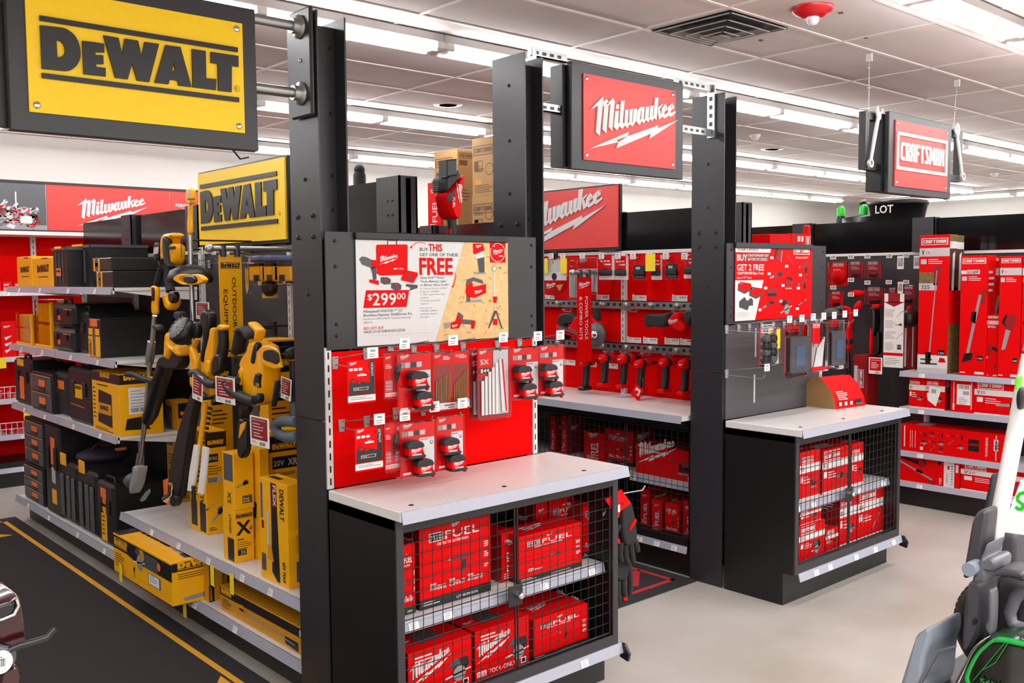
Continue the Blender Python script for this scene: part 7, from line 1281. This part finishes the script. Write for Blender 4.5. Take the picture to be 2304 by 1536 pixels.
redrow(0, ((-22, 3), (5, 28), (31, 53), (55, 84)), 634, 'top'); redrow(1, ((40, 62), (64, 88), (90, 128)), 788, 'second'); redrow(2, ((-12, 12), (14, 28)), 872, 'third'); redrow(3, ((20, 38), (40, 54)), 962, 'fourth')
cy_(1, 35, 722, zs[1]+.0005, 10.17, .2, 'upright red box with white saw pictures on the second shelf of the back wall run', bartt)
cy_(-30, 0, 735, zs[1]+.0005, 10.17, .2, 'upright red box cut by the left edge on the second back wall shelf', bartt)
for px, py in ((6, 812), (243 / 4, 930)): q = QY(px, py, 10.08); MB().box(q.x-.03, 10.08, q.z-.07, q.x+.03, 10.082, q.z+.03, TAGY).build('price_tag', label='yellow price tag on the back wall run, ' + ('at the left edge of the picture' if px < 10 else 'beside the black drawer tower'), cat='price tag')
# ================================================================ gloves on the side of the near cabinet
def glove(lab, pts, fing, cuff, card, Y, redp):
    g = thing('work_gloves', lab, 'gloves', at(pts[0][0], pts[-1][1], Y, 'y')); K = dict(loc=-g.location, ax='y')
    trace(g, 'palm', mat('glove_knit', '1d1a1d', .85, bump=.8, scale=300), pts, Y, 0, .035, .012, **K)
    for f in fing: ptube(g, 'finger', MATS['glove_knit'], f, [.016, .016, .015, .01][:len(f)] if len(f) <= 4 else .014, Y+.018, 'y', 8, loc=-g.location)
    trace(g, 'cuff', BRUB, cuff, Y-.006, 0, .045, .01, **K)
    b = MB(); trace(None, '', RED, card, Y-.012, 0, .004, 0, 'y', b); F = Art(b, Y-.0125, 0, 0, 1); cx = sum(p[0] for p in card)/len(card); cyy = sum(p[1] for p in card)/len(card)
    F.rr(cx-8, cyy-2, cx+2, cyy+12, WHITE, 1); F.ml(cx-16, cyy-4, 14, WHITE, 2, ang=.6); F.disc(*F.m(cx+8, cyy-6), .008, BLACK, 2); b.build('card', g, loc=-g.location)
    for q in redp: trace(g, 'red_patch', RED, q, Y-.008, 0, .01, .001, **K)
glove('black work gloves with a tilted red card, front pair on the near cabinet side', [(1388, 1130), (1402, 1122), (1418, 1128), (1430, 1165), (1436, 1200), (1430, 1225), (1400, 1232), (1390, 1200)], [[(1396, 1220), (1394, 1245), (1398, 1262)], [(1406, 1225), (1408, 1252), (1414, 1270)], [(1418, 1222), (1422, 1246), (1424, 1262)], [(1428, 1215), (1433, 1232), (1434, 1240)], [(1392, 1180), (1384, 1200), (1386, 1216)]], [(1388, 1133), (1402, 1122), (1418, 1129), (1417, 1140), (1390, 1142)], [(1362, 1124), (1398, 1101), (1420, 1132), (1396, 1150), (1393, 1164), (1388, 1163)], 3.12, [[(1431, 1166), (1433, 1172), (1420, 1192), (1416, 1195), (1422, 1180)], [(1384, 1213), (1395, 1212), (1396, 1223), (1385, 1221)]])
glove('black work gloves hanging lower on the right side of the near cabinet, rear pair', [(1370, 1195), (1395, 1180), (1416, 1200), (1418, 1270), (1412, 1310), (1366, 1305), (1366, 1240)], [[(1368, 1300), (1364, 1330), (1366, 1345)], [(1378, 1305), (1376, 1338), (1378, 1355)], [(1390, 1306), (1390, 1340), (1392, 1358)], [(1402, 1304), (1404, 1335), (1407, 1350)], [(1414, 1270), (1418, 1300), (1418, 1325), (1417, 1340)]], [(1370, 1196), (1395, 1180), (1415, 1200), (1414, 1212), (1371, 1214)], [(1364, 1141), (1374, 1144), (1380, 1190), (1372, 1192)], 3.17, [[(1404, 1344), (1412, 1344), (1411, 1352), (1404, 1351)]])
q = at(1391, 1065, 3.09, 'y'); MB().box(q.x-.03, 3.085, q.z-.02, q.x+.03, 3.087, q.z+.02, TAGW).build('price_tag', label='small white price tag at the right front corner of the near white counter', cat='price tag')
q = at(1398, 1112, 3.12, 'y'); h = thing('peg_hook', 'wire hook holding the black gloves on the near cabinet side', 'hook', (3.43, 3.16, q.z)); MB().tube([(0, 0, .0), (.06, -.03, 0), (.2, -.05, 0), (.22, -.05, .02)], .003, STEEL, 6).build('arm', h)
# ================================================================ mower at the right edge
mw = thing('lawn_mower', 'black and grey lawn mower with a green lid and white handle pole', 'mower', QZ(2260, 1980, 0)); XM = 1.95; K = dict(loc=-mw.location)
DG = mat('mower_dark_grey', '39363b', .5, bump=.1, scale=150); MG = mat('mower_mid_grey', '5a595e', .45); BG = mat('mower_blue_grey', '7f8590', .4); WPOLE = mat('white_pole_paint', 'e6e4e2', .25)
ptube(mw, 'handle_pole', WPOLE, [(2318, 800), (2300, 890), (2268, 1060), (2240, 1200), (2215, 1330)], .0165, XM+.1, n=16, **K)
trace(mw, 'knee_joint', BPL, [(2288, 880), (2310, 868), (2320, 900), (2305, 925), (2290, 920), (2284, 900)], XM+.04, 0, .1, .01, **K); trace(mw, 'green_clip', mat('lime_plastic', '5ad01c', .35), [(2283, 848), (2300, 844), (2302, 860), (2296, 866), (2298, 876), (2284, 878)], XM+.03, 0, .05, .005, **K)
trace(mw, 'grass_bag_edge', mat('bag_mesh', '1c1b20', .8, bump=1, scale=600), [(2247, 1068), (2258, 1072), (2232, 1160), (2218, 1165), (2210, 1160), (2232, 1100)], XM+.2, 0, .1, .01, **K)
trace(mw, 'rear_flap', DG, [(2195, 1168), (2220, 1150), (2250, 1152), (2247, 1180), (2238, 1240), (2226, 1285), (2192, 1300), (2168, 1304), (2164, 1292), (2178, 1240)], XM+.02, 0, .06, .01, **K)
trace(mw, 'bag_front', DG, [(2254, 1195), (2330, 1204), (2330, 1300), (2260, 1290), (2240, 1262)], XM+.12, 0, .3, .01, **K)
b = MB(); trace(None, '', TAGW, [(2297, 1080), (2340, 1066), (2340, 1208), (2253, 1196)], XM+.04, 0, .004, 0, 'x', b); F = Art(b, XM+.039, 0, 0, 1, 'x')
SPT = [(2304, 1108), (2296, 1110), (2290, 1117), (2290, 1125), (2296, 1130), (2302, 1134), (2303, 1140), (2298, 1145), (2291, 1144), (2287, 1140)]
for i in range(len(SPT)-1): p_, q_ = F.m(*SPT[i]), F.m(*SPT[i+1]); d_ = (Vector(q_)-Vector(p_))*.3; F.line(p_[0]-d_.x, p_[1]-d_.y, q_[0]+d_.x, q_[1]+d_.y, .0062, GREEN, 1+.3*i)
F.pp([(2304, 1106), (2315, 1104), (2315, 1112), (2304, 1113)], GREEN, 1); b.build('price_sign', mw, **K)
trace(mw, 'side_arm', MG, [(2185, 1308), (2200, 1280), (2245, 1226), (2250, 1232), (2235, 1262), (2262, 1262), (2282, 1275), (2275, 1300), (2240, 1290), (2248, 1310), (2225, 1330), (2182, 1320)], XM, 0, .09, .01, **K)
b = MB(); q = at(2203, 1270, XM+.03); b.lathe([(0, 0), (.012, 0), (.014, .005), (.014, .05)], q, (-1, 0, 0), BG, 18); b.build('pivot_knob', mw, **K)
trace(mw, 'side_body', DG, [(2181, 1318), (2200, 1312), (2245, 1322), (2250, 1335), (2248, 1420), (2236, 1440), (2205, 1472), (2160, 1472), (2162, 1440), (2170, 1370)], XM-.02, 0, .14, .012, **K); trace(mw, 'body_panel', MG, [(2222, 1325), (2250, 1330), (2246, 1425), (2234, 1436), (2213, 1410), (2228, 1395)], XM-.025, 0, .03, .006, **K); trace(mw, 'body_slot', BLACK, [(2187, 1398), (2192, 1390), (2198, 1395), (2196, 1403), (2190, 1407)], XM-.024, 0, .006, 0, **K)
trace(mw, 'cross_bar', DG, [(2228, 1295), (2250, 1282), (2285, 1284), (2340, 1296), (2340, 1312), (2280, 1300), (2240, 1298)], XM-.02, 0, .08, .008, **K); trace(mw, 'engine_bay', BPL, [(2248, 1312), (2340, 1312), (2340, 1440), (2236, 1440)], XM+.1, 0, .25, .01, **K); ptube(mw, 'bay_tube', MG, [(2330, 1330), (2304, 1328), (2285, 1345), (2272, 1378), (2278, 1402), (2300, 1412), (2340, 1418)], .012, XM+.05, n=12, **K)
b = MB(); q = at(2270, 1415, XM+.1)
b.lathe([(.0, 0), (.1, 0), (.115, .012), (.118, .03), (.115, .055), (.1, .065), (0, .066)], q+Vector((.06, 0, -.01)), (-1, 0, 0), BRUB, 36)
for i in range(48): a_ = i*2*math.pi/48; b.T = TR(q.x+.03, q.y, q.z-.01) @ RX(a_); b.box(-.018, -.0055, .112, .018, .0055, .1187, BRUB)
b.T = None; b.build('wheel', mw, **K)
trace(mw, 'deck_wing', BG, [(2025, 1560), (2045, 1528), (2095, 1455), (2105, 1442), (2150, 1434), (2170, 1440), (2172, 1475), (2150, 1500), (2140, 1600), (2010, 1600)], XM-.06, 0, .2, .012, **K); trace(mw, 'wing_groove', MG, [(2060, 1545), (2108, 1462), (2150, 1452), (2150, 1456), (2112, 1466), (2068, 1548)], XM-.062, 0, .006, 0, **K)
trace(mw, 'lid_frame', CHROME, [(2145, 1536), (2175, 1490), (2192, 1458), (2230, 1434), (2232, 1440), (2200, 1464), (2182, 1496), (2155, 1545)], XM-.07, 0, .02, .002, **K); trace(mw, 'lid_surround', mat('green_lit_plastic', '14301a', .35), [(2150, 1540), (2180, 1490), (2195, 1462), (2228, 1438), (2340, 1440), (2340, 1600), (2140, 1600)], XM-.055, 0, .08, .006, **K)  # surround: green light through the lid is put into its colour
GLASS = clearmat('green_glass', (.08, .3, .1), .14, .06)
GM = mat('green_frame', '1a8a38', .2)
trace(mw, 'lid_green_edge', GM, [(2168, 1520), (2196, 1468), (2232, 1440), (2250, 1437), (2304, 1450), (2340, 1458), (2340, 1464), (2250, 1444), (2235, 1447), (2202, 1474), (2176, 1524), (2184, 1545), (2174, 1545)], XM-.09, 0, .02, .002, **K); trace(mw, 'green_lid', GLASS, [(2172, 1522), (2198, 1470), (2236, 1443), (2340, 1462), (2340, 1600), (2180, 1600)], XM-.085, 0, .02, .004, **K)  # opaque green strip along the edge of the lid
b = MB(); F = Art(b, XM-.092, 0, 0, 1, 'x'); F.tt('56V', 2205, 1536, 12, 42, GM, .02, 1); p_, q_ = F.m(2190, 1530), F.m(2262, 1445); F.line(*p_, *q_, .0012, GM, 1); p_, q_ = F.m(2205, 1510), F.m(2240, 1490); F.line(*p_, *q_, .0012, GM, 1); p_, q_ = F.m(2240, 1490), F.m(2268, 1446); F.line(*p_, *q_, .0012, GM, 1); b.build('lid_lettering', mw, **K)
trace(mw, 'name_plate', GPL, [(2286, 1430), (2292, 1422), (2340, 1428), (2340, 1446), (2284, 1442)], XM-.03, 0, .02, .003, **K); b = MB(); F = Art(b, XM-.032, 0, 0, 1, 'x'); F.tt('P', 2296, 1442, 8, 7, WHITE, .03, 1); b.build('plate_lettering', mw, **K)
q = at(2240, 1600, XM); MB().box(q.x-.05, q.y-.25, .09, q.x+.5, q.y+.2, q.z, BPL, .03).build('mower_deck', mw, loc=-mw.location)
for s_ in (-.18, .14): MB().lathe([(0, 0), (.09, 0), (.1, .01), (.1, .05), (0, .051)], (q.x-.02, q.y+s_, .1), (-1, 0, 0), BRUB, 24).build('wheel', mw, loc=-mw.location)
# ================================================================ glossy machine at the lower left
YM = 1.35; MAR = mat('maroon_gloss', '2a060d', .14, coat=.3, var=.02); kk = thing('riding_mower', 'glossy dark maroon machine with a bent black lever at the lower left corner', 'mower', at(30, 1900, YM, 'y')); kk.location.z = 0; K = dict(loc=-kk.location, ax='y')
trace(kk, 'hood', MAR, [(-60, 1375), (5, 1352), (30, 1343), (44, 1346), (52, 1370), (62, 1415), (60, 1445), (45, 1456), (20, 1462), (-60, 1470)], YM, 0, .1, .02, **K)
b = MB(); trace(None, '', BLACK, [(-60, 1385), (5, 1362), (28, 1355), (34, 1362), (30, 1380), (5, 1392), (-60, 1408)], YM-.004, 0, .01, .002, 'y', b); b.build('hood_opening', kk, loc=-kk.location)
ptube(kk, 'hood_rim', CHROME, [(-60, 1410), (5, 1393), (32, 1382), (42, 1362), (38, 1348)], .0022, YM-.006, 'y', 8, loc=-kk.location)
ptube(kk, 'lever', BPL, [(20, 1462), (45, 1452), (78, 1443), (106, 1434), (113, 1425), (124, 1413)], [.004, .0045, .0042, .0042, .004, .0035], YM-.02, 'y', 10, loc=-kk.location)
trace(kk, 'bracket', GPL, [(-60, 1455), (15, 1458), (39, 1460), (38, 1486), (22, 1503), (-60, 1520)], YM-.01, 0, .05, .004, **K)
b = MB(); F = Art(b, YM-.011, 0, 0, 1); c_ = F.m(2, 1489); F.disc(*c_, .014, WHITE, 1, 24, .0155); F.bars(c_[0]-.006, c_[1]-.006, .012, .009, PT, 2, 6); F.lines(c_[0]-.005, c_[1]+.006, .01, 2, .003, .001, PT, 2); b.build('round_sticker', kk, loc=-kk.location)
trace(kk, 'lower_cowl', MAR, [(-60, 1525), (10, 1505), (36, 1502), (48, 1520), (56, 1560), (50, 1640), (-60, 1640)], YM+.0, 0, .12, .02, **K)
q = at(0, 1640, YM, 'y'); MB().box(q.x-.3, YM+.02, .12, q.x+.05, YM+.5, q.z+.05, MAR, .05).build('chassis', kk, loc=-kk.location)
MB().lathe([(0, 0), (.16, 0), (.19, .03), (.19, .09), (.16, .12), (0, .12)], (q.x-.1, YM+.1, .19), (0, 1, 0), BRUB, 28).build('wheel', kk, loc=-kk.location)
# ================================================================ put every thing's origin at its base
bpy.context.view_layer.update()
for o in list(D.objects):
    if o.type == 'EMPTY' and o.parent is None and o.location.length < 1e-6:
        pts = [c.matrix_world @ Vector(v) for c in o.children_recursive if c.type == 'MESH' for v in c.bound_box]
        if pts:
            d = Vector(((min(p.x for p in pts)+max(p.x for p in pts))/2, (min(p.y for p in pts)+max(p.y for p in pts))/2, min(p.z for p in pts)))
            o.location = d
            for c in o.children: c.location = c.location-d
